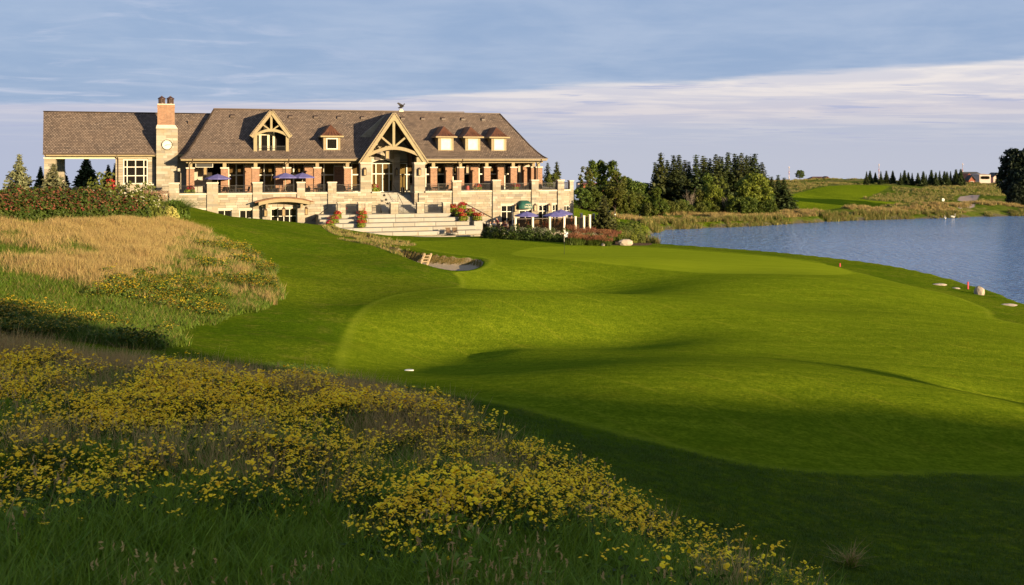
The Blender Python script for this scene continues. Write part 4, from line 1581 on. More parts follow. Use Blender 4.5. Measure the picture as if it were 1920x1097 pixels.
MB().box(wl + .5, Uc(216, VW), VW + 9.5, VW + 10, zbm, fz0 - .17).build('beam', M_CREAM, club)
MB().box(wl + .2, ch0, VW + .1, VW + 10.4, fz0 - .15, fz0 - .10).build('soffit', M_SOFFIT, club)
WF = 6.6
p0, p1 = Uc(82.5, VW - .1), Uc(104.5, VW - .1)
pillar(p0, p1, Zc(295, 90, VW), VW - .1, VW + 1.2, WF - 1, seed=101)
pillar(p0, p1, Zc(295, 90, VW), VW + 9, VW + 10.2, WF - 1, seed=102)
MB().box(p0 + .1, p1 - .05, VW + .01, VW + .6, Zc(295, 90, VW) + .01, fz0 - .17).build('pier_head', M_CREAM, club)
MB().box(ch1 + .002, ch1 + 3.5, VW + .2, VW + .5, WF - 1, fz0 - .1).build('wing_wall', M_STONE, club)
MB().box(ch1 + .002, ch1 + 3.2, VW - .73, VW - .62, fz0 - .16, fz0 + .1).build('fascia', M_TAN, wroof)
# window bay of the wing
w0, w1 = Uc(216.5, VW), ch0
wz0, wz1 = Zc(345, 250, VW), Zc(299, 250, VW)
wa, wb = Uc(231, VW), Uc(277, VW)
bay = MB()
bay.box(w0, wa, VW + .1, VW + .5, WF - 1, fz0 - .17).box(wb, w1, VW + .1, VW + .5, WF - 1, fz0 - .17).box(wa, wb, VW + .1, VW + .5, WF - 1, wz0).box(wa, wb, VW + .1, VW + .5, wz1, fz0 - .17)
bayo = bay.build('wing_wall', M_MORTAR, club)
put_stones(bayo, lay(w0, w1, WF - 1, Zc(294, 250, VW), [(wa - .02, wb + .02, wz0 - .2, wz1 + 1)], seed=61), VW, .12, 60, 61)
MB().box(w0, w1, VW - .03, VW + .099, Zc(296, 250, VW), fz0 - .17).build('frieze_board', M_CREAM, club)
window(club, wa, wb, wz0, wz1, VW + .06, (0.16, 0.5, 0.84), (0.335, 0.69), 0.11, mull=.10)
MB().box(wa - .1, wb + .1, VW - .08, VW + .2, wz0 - .16, wz0 - .01).build('sill', M_CAP, club)
MB().box(w0 + .05, w0 + .4, VW + .5, VW + 9.6, WF - 1, fz0 - .17).build('wing_side_wall', M_STONE, club)
MB().box(w0 + .4, ch1 + 2, VW + 9, VW + 9.6, WF - 1, fz0 - .17).build('rear_wall', M_STONE, club)
MB().box(w0 + .5, ch1 + 2, VW + 3, VW + 3.1, WF - 1, fz0 - .17).build('room', M_ROOM, club)
for px in (221, 291.5):
    u = Uc(px, VW - .3)
    MB().tube([(u - .1, VW - .75, fz0), (u, VW - .1, fz0 - .5), (u, VW - .1, WF)], .06, 6).build('downpipe', M_BROWN, club)

# ---- chimney with clock
chim = empty('chimney', (0, 0, 0), parent=club)
VC = 4.35
zsh = Zc(241, 313, VC)
cb = MB()
cb.box(ch0 + .05, ch1 - .05, VC + .05, VC + 2.2, 2.0, zsh)
cbo = cb.build('chimney_base', M_MORTAR, chim)
rr = random.Random(4)
mb = MB()
for s in lay(ch0, ch1, 4.5, zsh, [], seed=71):
    stone_box(mb, s, VC, .12, rr)
for sgn, uu in ((0, ch0), (1, ch1)):
    for s in lay(VC + .12, VC + 2.2, 4.5, zsh, [], seed=73 + sgn):
        p = rr.uniform(0, .02)
        mb.box(uu - p if sgn == 0 else uu - .1, uu + .1 if sgn == 0 else uu + p, s[0], s[1], s[2], s[3])
mb.build('stone_facing', M_STONE, cbo, kind='stuff')
# shoulders
s0, s1 = Uc(295, VC + .3), Uc(327.5, VC + .3)
mb = MB()
mb.add([(ch0 - .04, VC - .04, zsh + .002), (ch1 + .04, VC - .04, zsh + .002), (ch1 + .04, VC + 2.2, zsh + .002), (ch0 - .04, VC + 2.2, zsh + .002), (s0 - .05, VC + .25, zsh + .45), (s1 + .05, VC + .25, zsh + .45), (s1 + .05, VC + 1.9, zsh + .45), (s0 - .05, VC + 1.9, zsh + .45)],
       [(3, 2, 1, 0), (4, 5, 6, 7), (0, 1, 5, 4), (1, 2, 6, 5), (2, 3, 7, 6), (3, 0, 4, 7)])
mb.build('shoulder', M_CAP, cbo)
zbt = Zc(196, 311, VC)
sw = (s1 - s0) / 2
for k in range(2):
    c = s0 + sw * (k + .5)
    me = with_uv(MB().lathe([(sw * .70, zsh + .3), (sw * .70, zbt - .35), (sw * .735, zbt - .34), (sw * .735, zbt)], 4, (c, VC + 1.05, 0), PI / 4).mesh('brick_stack', M_BRICK))
    sto = add_obj('brick_stack', me, chim)
    MB().lathe([(sw * .69, zbt + .002), (sw * .69, zbt + .12)], 4, (c, VC + 1.05, 0), PI / 4).build('stack_cap', M_CAP, sto)
    fl = MB()
    fl.lathe([(sw * .40, zbt + .142), (sw * .40, zbt + .25)], 12, (c, VC + 1.05, 0))
    for j in range(10):
        a = 2 * PI * j / 10
        x, y = c + math.cos(a) * sw * .36, VC + 1.05 + math.sin(a) * sw * .36
        fl.box(x - .035, x + .035, y - .035, y + .035, zbt + .25, zbt + .72)
    fl.lathe([(sw * .30, zbt + .25), (sw * .30, zbt + .72)], 10, (c, VC + 1.05, 0))
    fl.lathe([(sw * .48, zbt + .72), (sw * .46, zbt + .80), (sw * .20, zbt + .98), (sw * .10, zbt + 1.02), (sw * .10, zbt + 1.10)], 12, (c, VC + 1.05, 0))
    fl.build('flue_cap', mat('rusty_copper', (0.060, 0.026, 0.018), 0.5, 0.15), sto)
cu_, cz_ = Uc(313.3, VC - .06), Zc(271.5, 313, VC)
cr = (Uc(323.5, VC) - Uc(303, VC)) / 2
clk = MB()
ck = clk
ring = MB()
NR = 36
vs, fs = [], []
for rr_, vv in ((cr, VC - .02), (cr, VC - .10), (cr * .88, VC - .10), (cr * .88, VC - .02)):
    for j in range(NR):
        a = 2 * PI * j / NR
        vs.append((cu_ + rr_ * math.cos(a), vv, cz_ + rr_ * math.sin(a)))
for i in range(4):
    for j in range(NR):
        k2 = (i + 1) % 4
        fs.append((i * NR + j, i * NR + (j + 1) % NR, k2 * NR + (j + 1) % NR, k2 * NR + j))
clock = MB().add(vs, fs).build('clock', M_DARK, chim)
MB().add([(cu_ + cr * .89 * math.cos(2 * PI * j / NR), VC - .05, cz_ + cr * .89 * math.sin(2 * PI * j / NR)) for j in range(NR)] + [(cu_ + cr * .89 * math.cos(2 * PI * j / NR), VC - .02, cz_ + cr * .89 * math.sin(2 * PI * j / NR)) for j in range(NR)],
         [tuple(range(NR)), tuple(range(2 * NR - 1, NR - 1, -1))] + [(j, (j + 1) % NR, NR + (j + 1) % NR, NR + j) for j in range(NR)]).build('clock_face', M_WHITE, clock)
tk = MB()
for h in range(12):
    a = PI / 2 - h * PI / 6
    for r0, r1 in ((.70, .83),):
        tk.bar((cu_ + cr * r0 * math.cos(a), VC - .056, cz_ + cr * r0 * math.sin(a)), (cu_ + cr * r1 * math.cos(a), VC - .056, cz_ + cr * r1 * math.sin(a)), .012, .035, up=(math.sin(a), 0, -math.cos(a)))
tk.build('hour_mark', M_DARK, clock)
for nm, ang, ln, w in (('minute_hand', 88, .66, .045), ('hour_hand', 248, .45, .06)):
    a = PI / 2 - R(ang)
    MB().bar((cu_ - .1 * cr * math.cos(a), VC - .068 - (.012 if nm == 'minute_hand' else 0), cz_ - .1 * cr * math.sin(a)), (cu_ + cr * ln * math.cos(a), VC - .068 - (.012 if nm == 'minute_hand' else 0), cz_ + cr * ln * math.sin(a)), .008, w, up=(math.sin(a), 0, -math.cos(a))).build(nm, M_DARK, clock)

# ---- left terrace end: low walls beside the wing
lw = MB()
rr = random.Random(8)
a0, a1 = Uc(237, 2.0), Uc(263, 2.0)
for s in lay(a0, a1, 5.2, Zc(345.5, 250, 2.0), [], seed=81):
    stone_box(lw, s, 2.0, .5, rr)
lwo = lw.build('gate_wall', M_STONE, club)
MB().box(a0 - .05, a1 + .05, 1.95, 2.55, Zc(345.5, 250, 2), Zc(345.5, 250, 2) + .12).build('cap', M_CAP, lwo)
pillar(Uc(279, .6), Uc(287, .6), Zc(345, 280, .6), .6, 1.2, 5, seed=82)
MB().box(Uc(287, .2), UL - .9, .1, .5, 5.0, ZT - .2).build('garden_wall', M_STONE, club)
MB().box(Uc(287, .2), UL - .9, .02, .58, ZT - .198, ZT).build('coping', M_CAP, club)
railing(Uc(287, .2) + .1, UL - .95, .3, ZT, ZT + .92)
railing(Uc(222, 2.2), a0 - .1, 2.2, 6.3, 7.5)

# ---- lower entrance canopy with a curved copper roof
cl_, crr = Uc(478, -1.6), Uc(587.5, -1.6)
zc0 = Zc(376, 535, -1.6)
top = []
for i in range(17):
    x = -1 + 2 * i / 16
    top.append((cl_ + (crr - cl_) * (x + 1) / 2, zc0 + .40 - .52 * x * x))
canopy = MB().prism(top + [(u, z - .14) for u, z in top[::-1]], -1.75, .02).build('entrance_canopy', M_COPPER, club)
b0 = [(u, z - .145) for u, z in top[1:-1]]
MB().prism(b0 + [(u, z - .42) for u, z in b0[::-1]], -1.70, -1.50).build('canopy_beam', M_TAN, canopy)
for s in (0, 1):
    uu = b0[0][0] if s == 0 else b0[-1][0]
    MB().box(uu - .08, uu + .08, -1.498, -.01, b0[0][1] - .45, b0[0][1] - .1).build('canopy_side', M_SOFFIT, canopy)
for px in (494, 500.0, 574):
    pass
for a, b in ((492, 507), (557.5, 571)):
    u0, u1 = Uc(a, -.6), Uc(b, -.6)
    pillar(u0, u1, Zc(385, 500, -.6), -.75, -.0, 2.0, name='canopy_pier', seed=a)
    um = (u0 + u1) / 2
    MB().box(um - .14, um + .14, -1.49, -1.2, Zc(385, 500, -.6) - .3, zc0 - .45).box(um - .14, um + .14, -1.18, -.2, Zc(385, 500, -.6) + .01, Zc(385, 500, -.6) + .25).build('bracket', M_TAN, canopy)

# ---- barrel awning over the patio door
aw0, aw1 = Uc(973.5, -.9), Uc(999, -.9)
zaw0, zaw1 = Zc(391.5, 985, -1.0), Zc(376, 985, -.5)
aw = MB()
NA = 9
sect = []
for i in range(NA + 1):
    a = PI / 2 * i / NA
    sect.append((-1.05 * math.cos(a) - .02, zaw0 + .35 + (zaw1 - zaw0 - .35) * math.sin(a)))
sect = [(-1.07, zaw0)] + sect
vs, fs = [], []
NU = 10
for i in range(NU + 1):
    k = i / NU
    e = 1 - max(0, (abs(k - .5) - .22) / .28) ** 2 * .42
    for v, z in sect:
        vs.append((aw0 + (aw1 - aw0) * k, v * (0.55 + .45 * e), zaw0 + (z - zaw0) * e))
ns_ = len(sect)
for i in range(NU):
    for j in range(ns_ - 1):
        fs.append((i * ns_ + j, (i + 1) * ns_ + j, (i + 1) * ns_ + j + 1, i * ns_ + j + 1))
for i in (0, NU):
    vs.append((aw0 + (aw1 - aw0) * i / NU, -.02, zaw0))
    fs.append(tuple(i * ns_ + j for j in range(ns_)) + (len(vs) - 1,))
awning = MB().add(vs, fs).build('awning', mat('green_canvas', (0.010, 0.085, 0.060), 0.7, 0.08), club)
# lettering on the valance, only blurred strokes can be read in the photograph
lt = MB()
rr = random.Random(12)
u = aw0 + (aw1 - aw0) * .38
ue = aw0 + (aw1 - aw0) * .93
M_PRINT = mat('cream_print', (0.62, 0.58, 0.45), 0.8, 0.1)
zl = zaw0 + .10
k = 0
while u < ue:
    w = rr.uniform(.07, .14)
    h = rr.uniform(.22, .34)
    vv = -1.085
    lt.box(u, u + w * .45, vv - .012, vv - .002, zl, zl + h)
    lt.box(u + w * .45, u + w, vv - .012, vv - .002, zl + h * (.75 if k % 2 else .35), zl + h * (1.0 if k % 2 else .6))
    u += w + .05
    k += 1
for i in range(6):
    lt.box(aw0 + (aw1 - aw0) * (.45 + .07 * i), aw0 + (aw1 - aw0) * (.49 + .07 * i), -1.08, -1.07, zl + .42, zl + .54)
lt.build('lettering', M_PRINT, awning)

# ================================================================== SEATING STEPS
steps = empty('seating_steps', (HX, HY, 0), HA, 'broad pale stone seating steps leading from the terrace down to the lawn', 'steps')
RIS, TRD, V0 = (ZL - 1.95) / 5, 1.05, -2.6
UA = Uc(598, -3)
RE = [846, 860, 880, 893, 905]
rr = random.Random(15)
for k in range(5):
    v = V0 - TRD * k
    zt_ = ZL - RIS * k
    ub = Uc(RE[k], v)
    core = MB().box(UA, ub - .02, v + .16, v + TRD + .3 if k else .09, .8, zt_ - .02 - .001 * k).build('step_core', M_MORTAR, steps)
    u = UA
    while u < ub - .05:
        l = rr.uniform(2.2, 3.8)
        if ub - u - l < 1.2:
            l = ub - u
        add_obj('stone_block', STEP_ME, steps, (u + l / 2, v + (TRD + .1) / 2, zt_ - RIS / 2 + .005), None, (l - .03, TRD + .1, RIS - .02))
        u += l
# landing paving and its parapet: pillars and iron panels
MB().box(UA, Uc(868, -1), -1.5, .085, ZL - .3, ZL + .002).build('landing', M_FLOOR, steps)
LP = [(633, 648), (672, 684), (684.6, 697), (732.6, 747), (782, 795.5), (831, 844)]
for i, (a, b) in enumerate(LP):
    o = pillar(Uc(a, -2.5), Uc(b, -2.5), Zc(379.5, a, -2.5), -2.5, -1.7, ZL + .003, 'landing_pillar', .12, .04, seed=200 + i)
    o.parent = steps
for a, b in ((648, 672), (697, 732.6), (747, 782), (795.5, 831)):
    railing(Uc(a, -2.1) + .04, Uc(b, -2.1) - .04, -2.1, ZL, ZL + 1.12, 'iron_panel', .12, parent=steps)
# grand stair in its recess
n = 16
for i in range(n):
    z = ZL + (ZF - ZL) * (i + 1) / n
    v = -1.2 + 4.3 * i / n
    MB().box(stair_hole[0] + .02, stair_hole[1] - .02, v, v + 4.3 / n + .04, z - .16, z).build('stair_tread', M_STEP, steps)
for u in (stair_hole[0], stair_hole[1] - .3):
    MB().box(u - .25, u + .019 if u == stair_hole[0] else u + .5, .5, 3.2, ZL - .5, ZF).build('stair_cheek', M_STONE, steps)
hr = MB()
for px in (738, 762):
    pass
u = Uc(752, 0)
hr.tube([(u - .5, 3.0, ZF + .95), (u - .45, 2.6, ZF + .95), (u, -1.2, ZL + 1.05), (u + .02, -1.5, ZL + 1.0)], .035, 6)
for v, z in ((2.6, ZF), (.8, ZL + 1.2), (-1.2, ZL)):
    k = (2.6 - v) / 3.8
    hr.tube([(u - .45 * (1 - k), v, z - .1), (u - .45 * (1 - k), v, ZF + .95 - k * (ZF - ZL - .1))], .025, 5)
hr.build('handrail', M_DARK, steps)
for px, py in ((722.5, 367), (726, 375.5), (729.5, 383)):
    u = Uc(px, -.2)
    z = Zc(py, px, -.2)
    MB().lathe([(.05, 0), (.16, .02), (.18, .14), (.07, .24), (.05, .34)], 8, (u, .55, z - .1)).build('step_light', M_DARK, steps)
# side flights and wall handrails
ul_, ur_ = Uc(866, -.8), Uc(940, -.8)
for i in range(13):
    z = ZL - (ZL - ZP) * (i + 1) / 13
    a = ul_ + (ur_ - ul_) * i / 13
    MB().box(a, a + (ur_ - ul_) / 13 + .3, -1.65, -.03, z - .2, z + .002 * (i % 2)).build('stair_tread', M_STEP, steps)
MB().tube([(Uc(866, -.3), -.14, ZL + 1.1), (Uc(873, -.3), -.14, ZL + 1.08), (Uc(939, -.3), -.14, ZP + .95)], .035, 6).build('handrail', M_BROWN, steps)
MB().tube([(Uc(585, -.3), -.14, Zc(414, 585, -.3)), (Uc(615, -.3), -.14, Zc(389.5, 615, -.3)), (Uc(619, -.3), -.14, Zc(389, 619, -.3))], .035, 6).build('handrail', M_BROWN, steps)

# ================================================================== PLANT BUILDERS
def leaf_quads(centers, normals, sizes, rs, aspect=0.6):
    """numpy: one quad per leaf or leaf spray"""
    n = len(centers)
    nrm = normals / np.maximum(np.linalg.norm(normals, axis=1, keepdims=True), 1e-6)
    t = rs.normal(size=(n, 3))
    t -= nrm * (t * nrm).sum(1, keepdims=True)
    t /= np.maximum(np.linalg.norm(t, axis=1, keepdims=True), 1e-6)
    b = np.cross(nrm, t)
    s = sizes[:, None]
    p0 = centers - t * s
    p1 = centers - b * s * aspect + nrm * s * .12
    p2 = centers + t * s
    p3 = centers + b * s * aspect + nrm * s * .12
    return np.stack([p0, p1, p2, p3], 1).reshape(-1, 3)


def quads_mesh(name, verts, m, nv=4):
    me = bpy.data.meshes.new(name)
    n = len(verts)
    me.vertices.add(n)
    me.vertices.foreach_set('co', np.asarray(verts, np.float32).ravel())
    me.loops.add(n)
    me.loops.foreach_set('vertex_index', np.arange(n, dtype=np.int32))
    me.polygons.add(n // nv)
    me.polygons.foreach_set('loop_start', np.arange(0, n, nv, dtype=np.int32))
    me.update()
    me.materials.append(m)
    return me


L_SPRUCE = leaf_mat('spruce_needles', (0.020, 0.036, 0.010), (0.075, 0.095, 0.026), 0.1, 0.22, k=.75)
L_BLUE = leaf_mat('blue_spruce_needles', (0.080, 0.095, 0.045), (0.23, 0.22, 0.105), 0.1, 0.1, k=.95)
L_PINE = leaf_mat('pine_needles', (0.024, 0.036, 0.010), (0.090, 0.095, 0.026), 0.1, 0.22, k=.75)
L_GREEN = leaf_mat('leaves_green', (0.040, 0.075, 0.008), (0.135, 0.175, 0.022), 0.35, 0.18, k=.8)
L_OLIVE = leaf_mat('leaves_olive', (0.055, 0.075, 0.010), (0.170, 0.180, 0.030), 0.35, 0.18, k=.8)
L_DARK = leaf_mat('leaves_dark', (0.036, 0.068, 0.010), (0.115, 0.155, 0.022), 0.25, 0.15, k=.8)
L_WILLOW = leaf_mat('leaves_yellowgreen', (0.090, 0.130, 0.012), (0.230, 0.255, 0.030), 0.35, 0.12, k=.8)
M_BARK = mat('bark', (0.085, 0.060, 0.042), 0.95, 0.15, 4.0)
M_BARKR = mat('red_bark', (0.20, 0.095, 0.05), 0.95, 0.15, 4.0)
M_BARKG = mat('grey_bark', (0.24, 0.19, 0.14), 0.95, 0.15, 4.0)


def spruce_meshes(seed, h=10.0, r=2.4, n_whorl=26, per=9, m=L_SPRUCE, bare=0.03, ragged=0.25, droop=0.25, size=0.34, dens=1.0, top_thin=1.0):
    """crown of drooping sprays on whorled branches, and a tapered trunk with its branch stubs"""
    rs = np.random.RandomState(seed)
    C, Nn, S = [], [], []
    tr = MB()
    tr.tube([(0, 0, -.3), (0, 0, h * .5), (0, 0, h * .97)], [h * .018 + .03, h * .011 + .02, .012], 7)
    for w in range(n_whorl):
        f = w / (n_whorl - 1)
        z = h * (bare + (0.985 - bare) * f ** 0.92)
        rad = r * (1 - f) ** (0.95 * top_thin) * (0.85 + .3 * rs.rand()) + 0.03
        k = max(3, int(per * (1 - .45 * f)))
        a0 = rs.rand() * 6.28
        for b in range(k):
            a = a0 + 6.283 * b / k + rs.normal() * .22
            L = rad * (1 - ragged * rs.rand() ** 1.5)
            if rs.rand() < ragged * .25:
                L *= .45
            d = np.array([math.cos(a), math.sin(a), 0])
            ns = max(3, int(L / (size * .52) * dens))
            t = np.linspace(.12, 1, ns)
            zz = z + L * (.18 * t - droop * 1.6 * t ** 2 + .12 * t ** 4) + rs.normal(size=ns) * .04
            pts = d[None] * (t * L)[:, None]
            pts[:, 2] = zz
            side = np.array([-d[1], d[0], 0])
            for s_ in (-1, 0, 1):
                wd = (1 - t) * .55 * size * 2.0 * abs(s_) * (.6 + .8 * rs.rand(ns)) + .04
                q = pts + side[None] * (s_ * wd)[:, None] + rs.normal(size=(ns, 3)) * size * .14
                q[:, 2] -= abs(s_) * .10 * size
                C.append(q)
                nn = np.tile(np.array([d[0] * .25, d[1] * .25, 1.0]), (ns, 1)) + rs.normal(size=(ns, 3)) * .45
                Nn.append(nn)
                S.append(size * (.75 + .5 * rs.rand(ns)) * (.38 + .72 * (1 - f) ** .7))
            if w % 2 == 0 and b % 2 == 0:
                tr.tube([(0, 0, z), (d[0] * L * .6, d[1] * L * .6, z - L * .06)], [.035 * (1 - f) + .012, .008], 3, False)
    C, Nn, S = np.vstack(C), np.vstack(Nn), np.concatenate(S)
    return quads_mesh('crown', leaf_quads(C, Nn, S, rs, .55), m), tr.mesh('trunk', M_BARK)


def leafy_meshes(seed, h=9.0, r=3.0, m=L_GREEN, n_clump=46, leaves=70, size=0.22, trunk_h=.28, bark=M_BARK, shape='round', spread=1.0, clump=0.26, limbs=True):
    """broadleaf crown: leaf clumps at the limb ends with gaps between them, a forked trunk"""
    rs = np.random.RandomState(seed)
    tr = MB()
    base = h * trunk_h
    lean = rs.normal(size=2) * .03 * h
    tr.tube([(0, 0, -.3), (lean[0] * .4, lean[1] * .4, base), (lean[0], lean[1], h * .78)], [h * .022 + .02, h * .016 + .015, h * .004 + .01], 7)
    C, Nn, S = [], [], []
    for i in range(n_clump):
        f = (i + .5) / n_clump
        a = i * 2.399 + rs.normal() * .5
        if shape == 'round':
            zz = base + (h - base) * (0.06 + .90 * f)
            prof = math.sqrt(max(0.03, 1 - ((f - .42) / .62) ** 2))
        elif shape == 'column':
            zz = base * .6 + (h - base * .6) * f
            prof = (1 - f) ** .55 * (.55 + .45 * min(1, f * 4)) + .06
        elif shape == 'shrub':
            zz = h * (.05 + .85 * f)
            prof = math.sqrt(max(.02, 1 - f ** 2.2))
        else:  # vase
            zz = base + (h - base) * f
            prof = .45 + .55 * f if f < .75 else 1 - (f - .75) * 2.2
        rad = r * prof * (0.42 + .58 * rs.rand() ** .5) * spread
        c = np.array([math.cos(a) * rad + lean[0] * f, math.sin(a) * rad + lean[1] * f, zz])
        cr_ = r * clump * (.7 + .6 * rs.rand())
        n = int(leaves * (.7 + .6 * rs.rand()))
        d = rs.normal(size=(n, 3))
        d /= np.linalg.norm(d, axis=1, keepdims=True)
        q = c + d * (cr_ * rs.rand(n, 1) ** .45) * np.array([1, 1, .72])
        C.append(q)
        Nn.append(d * .7 + np.array([0, 0, .5]) + rs.normal(size=(n, 3)) * .5)
        S.append(size * (.6 + .8 * rs.rand(n)))
        if limbs and i % 2 == 0:
            st_ = max(base * .8, zz - rad * .9 - .3)
            k = min(.95, st_ / (h * .8))
            tr.tube([(lean[0] * k, lean[1] * k, st_), ((lean[0] * k + c[0]) * .5, (lean[1] * k + c[1]) * .5, (st_ + zz) * .5 + .1 * rad), tuple(c)], [h * .007 + .012, h * .005 + .008, .008], 4, False)
    C, Nn, S = np.vstack(C), np.vstack(Nn), np.concatenate(S)
    return quads_mesh('crown', leaf_quads(C, Nn, S, rs, .62), m), tr.mesh('trunk', bark)


def plant(name, meshes, loc, rz=0.0, sc=1.0, label=None, cat='tree', group=None, parts=('crown', 'trunk')):
    """an Empty at the foot of a tree that parents its crown and trunk"""
    root = empty(name, loc, rz, label, cat, group)
    root.scale = sc if isinstance(sc, (tuple, list)) else (sc, sc, sc)
    for nm, me in zip(parts, meshes):
        add_obj(nm, me, root)
    return root


def blades(rs, n, h, spread, lean=.5, w=.02, curl=.5, seg=2):
    """n grass blades rising from a small foot, as thin tapering strips"""
    V_, F_ = [], []
    for i in range(n):
        a = rs.rand() * 6.283
        ro = spread * rs.rand() ** .5
        a2 = rs.rand() * 6.283
        p = np.array([math.cos(a2) * ro, math.sin(a2) * ro, -.05])
        hh = h * (.55 + .6 * rs.rand())
        ln = lean * (.3 + rs.rand())
        d = np.array([math.cos(a), math.sin(a), 0])
        s = np.array([-d[1], d[0], 0])
        rot = rs.rand() * 3.14
        s = s * math.cos(rot) + d * math.sin(rot) * .8
        ww = w * (.6 + .8 * rs.rand())
        k = len(V_)
        for j in range(seg + 1):
            t = j / seg
            c = p + d * (hh * ln * t ** (1 + curl)) + np.array([0, 0, hh * t * (1 - .25 * ln * t)])
            if j < seg:
                V_.append(c - s * ww * (1 - .55 * t))
                V_.append(c + s * ww * (1 - .55 * t))
            else:
                V_.append(c)
        for j in range(seg - 1):
            F_.append((k + 2 * j, k + 2 * j + 1, k + 2 * j + 3, k + 2 * j + 2))
        F_.append((k + 2 * seg - 2, k + 2 * seg - 1, k + 2 * seg))
    return V_, F_


def flower_heads(rs, n, h, spread, r, zj=.15):
    """small domed flower heads on short stalks: six-sided caps"""
    V_, F_ = [], []
    for i in range(n):
        a, ro = rs.rand() * 6.283, spread * rs.rand() ** .5
        c = np.array([math.cos(a) * ro, math.sin(a) * ro, h * (1 - .35 * (ro / spread) ** 2) + rs.normal() * zj * h])
        rr = r * (.6 + .7 * rs.rand())
        tilt = rs.normal(size=2) * .35
        k = len(V_)
        V_.append(c + np.array([0, 0, rr * .45]))
        for j in range(6):
            b = j * 1.047 + a
            V_.append(c + np.array([math.cos(b) * rr, math.sin(b) * rr, rr * (tilt[0] * math.cos(b) + tilt[1] * math.sin(b))]))
        for j in range(6):
            F_.append((k, k + 1 + j, k + 1 + (j + 1) % 6))
    return V_, F_


def raw_mesh(name, parts):
    """parts: list of (verts, faces, material)"""
    me = bpy.data.meshes.new(name)
    vs, fs, mi, ms = [], [], [], []
    for v, f, m in parts:
        k = len(vs)
        vs += [tuple(p) for p in v]
        fs += [tuple(i + k for i in q) for q in f]
        mi += [len(ms)] * len(f)
        ms.append(m)
    me.from_pydata(vs, [], fs)
    for m in ms:
        me.materials.append(m)
    me.polygons.foreach_set('material_index', np.array(mi, np.int32))
    return me


L_GRASSG = leaf_mat('grass_green', (0.070, 0.135, 0.006), (0.23, 0.31, 0.018), 0.3, 0.1, .4, k=1.0)
L_GRASST = leaf_mat('grass_dry', (0.30, 0.19, 0.065), (0.60, 0.41, 0.15), 0.3, 0.1, .4, k=1.0)
L_GOLD = leaf_mat('fescue_gold', (0.34, 0.23, 0.08), (0.64, 0.47, 0.19), 0.35, 0.12, .2, k=.68)
L_FERN = leaf_mat('herb_leaves', (0.022, 0.045, 0.005), (0.080, 0.110, 0.014), 0.3, 0.1, .4, k=1.0)
L_YEL = leaf_mat('yellow_petals', (0.82, 0.47, 0.003), (0.96, 0.64, 0.008), 0.10, 0.08, 1.0, k=1.0)
L_RED = leaf_mat('red_petals', (0.36, 0.012, 0.022), (0.60, 0.045, 0.06), 0.2, 0.1, 1.0)
L_LIME = leaf_mat('lime_leaves', (0.16, 0.22, 0.012), (0.40, 0.46, 0.05), 0.3, 0.1, 1.0)
L_RUST = leaf_mat('rusty_spikes', (0.18, 0.065, 0.03), (0.40, 0.17, 0.075), 0.25, 0.1, .5)
L_PINK = leaf_mat('pinkish_plumes', (0.32, 0.17, 0.10), (0.52, 0.32, 0.20), 0.3, 0.1, .5)
L_PALE = leaf_mat('pale_blooms', (0.50, 0.46, 0.30), (0.74, 0.70, 0.50), 0.2, 0.1, .5)
L_BUSHG = leaf_mat('bush_leaves', (0.030, 0.060, 0.008), (0.115, 0.155, 0.020), 0.3, 0.12, 1.2)


def shrub_mesh(seed, r, h, m, n=700, size=.09, fl=None, fn=0, fsize=.06, ftop=.35, jag=.3):
    """a bushy mass of leaf quads over an uneven dome, with blossoms on its upper part"""
    rs = np.random.RandomState(seed)
    bumps = rs.normal(size=(6, 3))
    bumps /= np.linalg.norm(bumps, axis=1, keepdims=True)

    def pts(k, zmin, shell):
        d = rs.normal(size=(k * 3, 3))
        d /= np.linalg.norm(d, axis=1, keepdims=True)
        d = d[d[:, 2] > zmin][:k]
        s = 1 + jag * (np.maximum(0, d @ bumps.T) ** 3).sum(1) - jag * .5
        rr = s * (1 - shell * rs.rand(len(d)) ** 2)
        return d * rr[:, None] * np.array([r, r, h]), d
    q, d = pts(n, -.05, .55)
    q[:, 2] = np.maximum(q[:, 2], .03)
    a = leaf_quads(q, d + rs.normal(size=d.shape) * .6, size * (.6 + .8 * rs.rand(len(q))), rs)
    parts = [(a, [tuple(range(i, i + 4)) for i in range(0, len(a), 4)], m)]
    if fl is not None:
        q, d = pts(fn, ftop, .10)
        a = leaf_quads(q * 1.02, d + rs.normal(size=d.shape) * .4 + np.array([0, 0, .4]), fsize * (.6 + .8 * rs.rand(len(q))), rs, .9)
        parts.append((a, [tuple(range(i, i + 4)) for i in range(0, len(a), 4)], fl))
    return parts


# ================================================================== PLANTERS ON THE STEPS
def planter_proto():
    root = empty('flower_planter')
    MB().lathe([(.20, 0), (.30, .06), (.36, .34), (.38, .40)], 12).build('pot', mat('clay_pot', (0.30, 0.17, 0.09), .85, .1), root)
    p = shrub_mesh(5, .60, .62, L_LIME, 420, .10)
    me = raw_mesh('lime_foliage', p)
    add_obj('lime_foliage', me, root, (0, 0, .12))
    p = shrub_mesh(6, .50, .40, L_RED, 260, .085)
    add_obj('red_blooms', raw_mesh('red_blooms', p), root, (0, .02, .66))
    return root


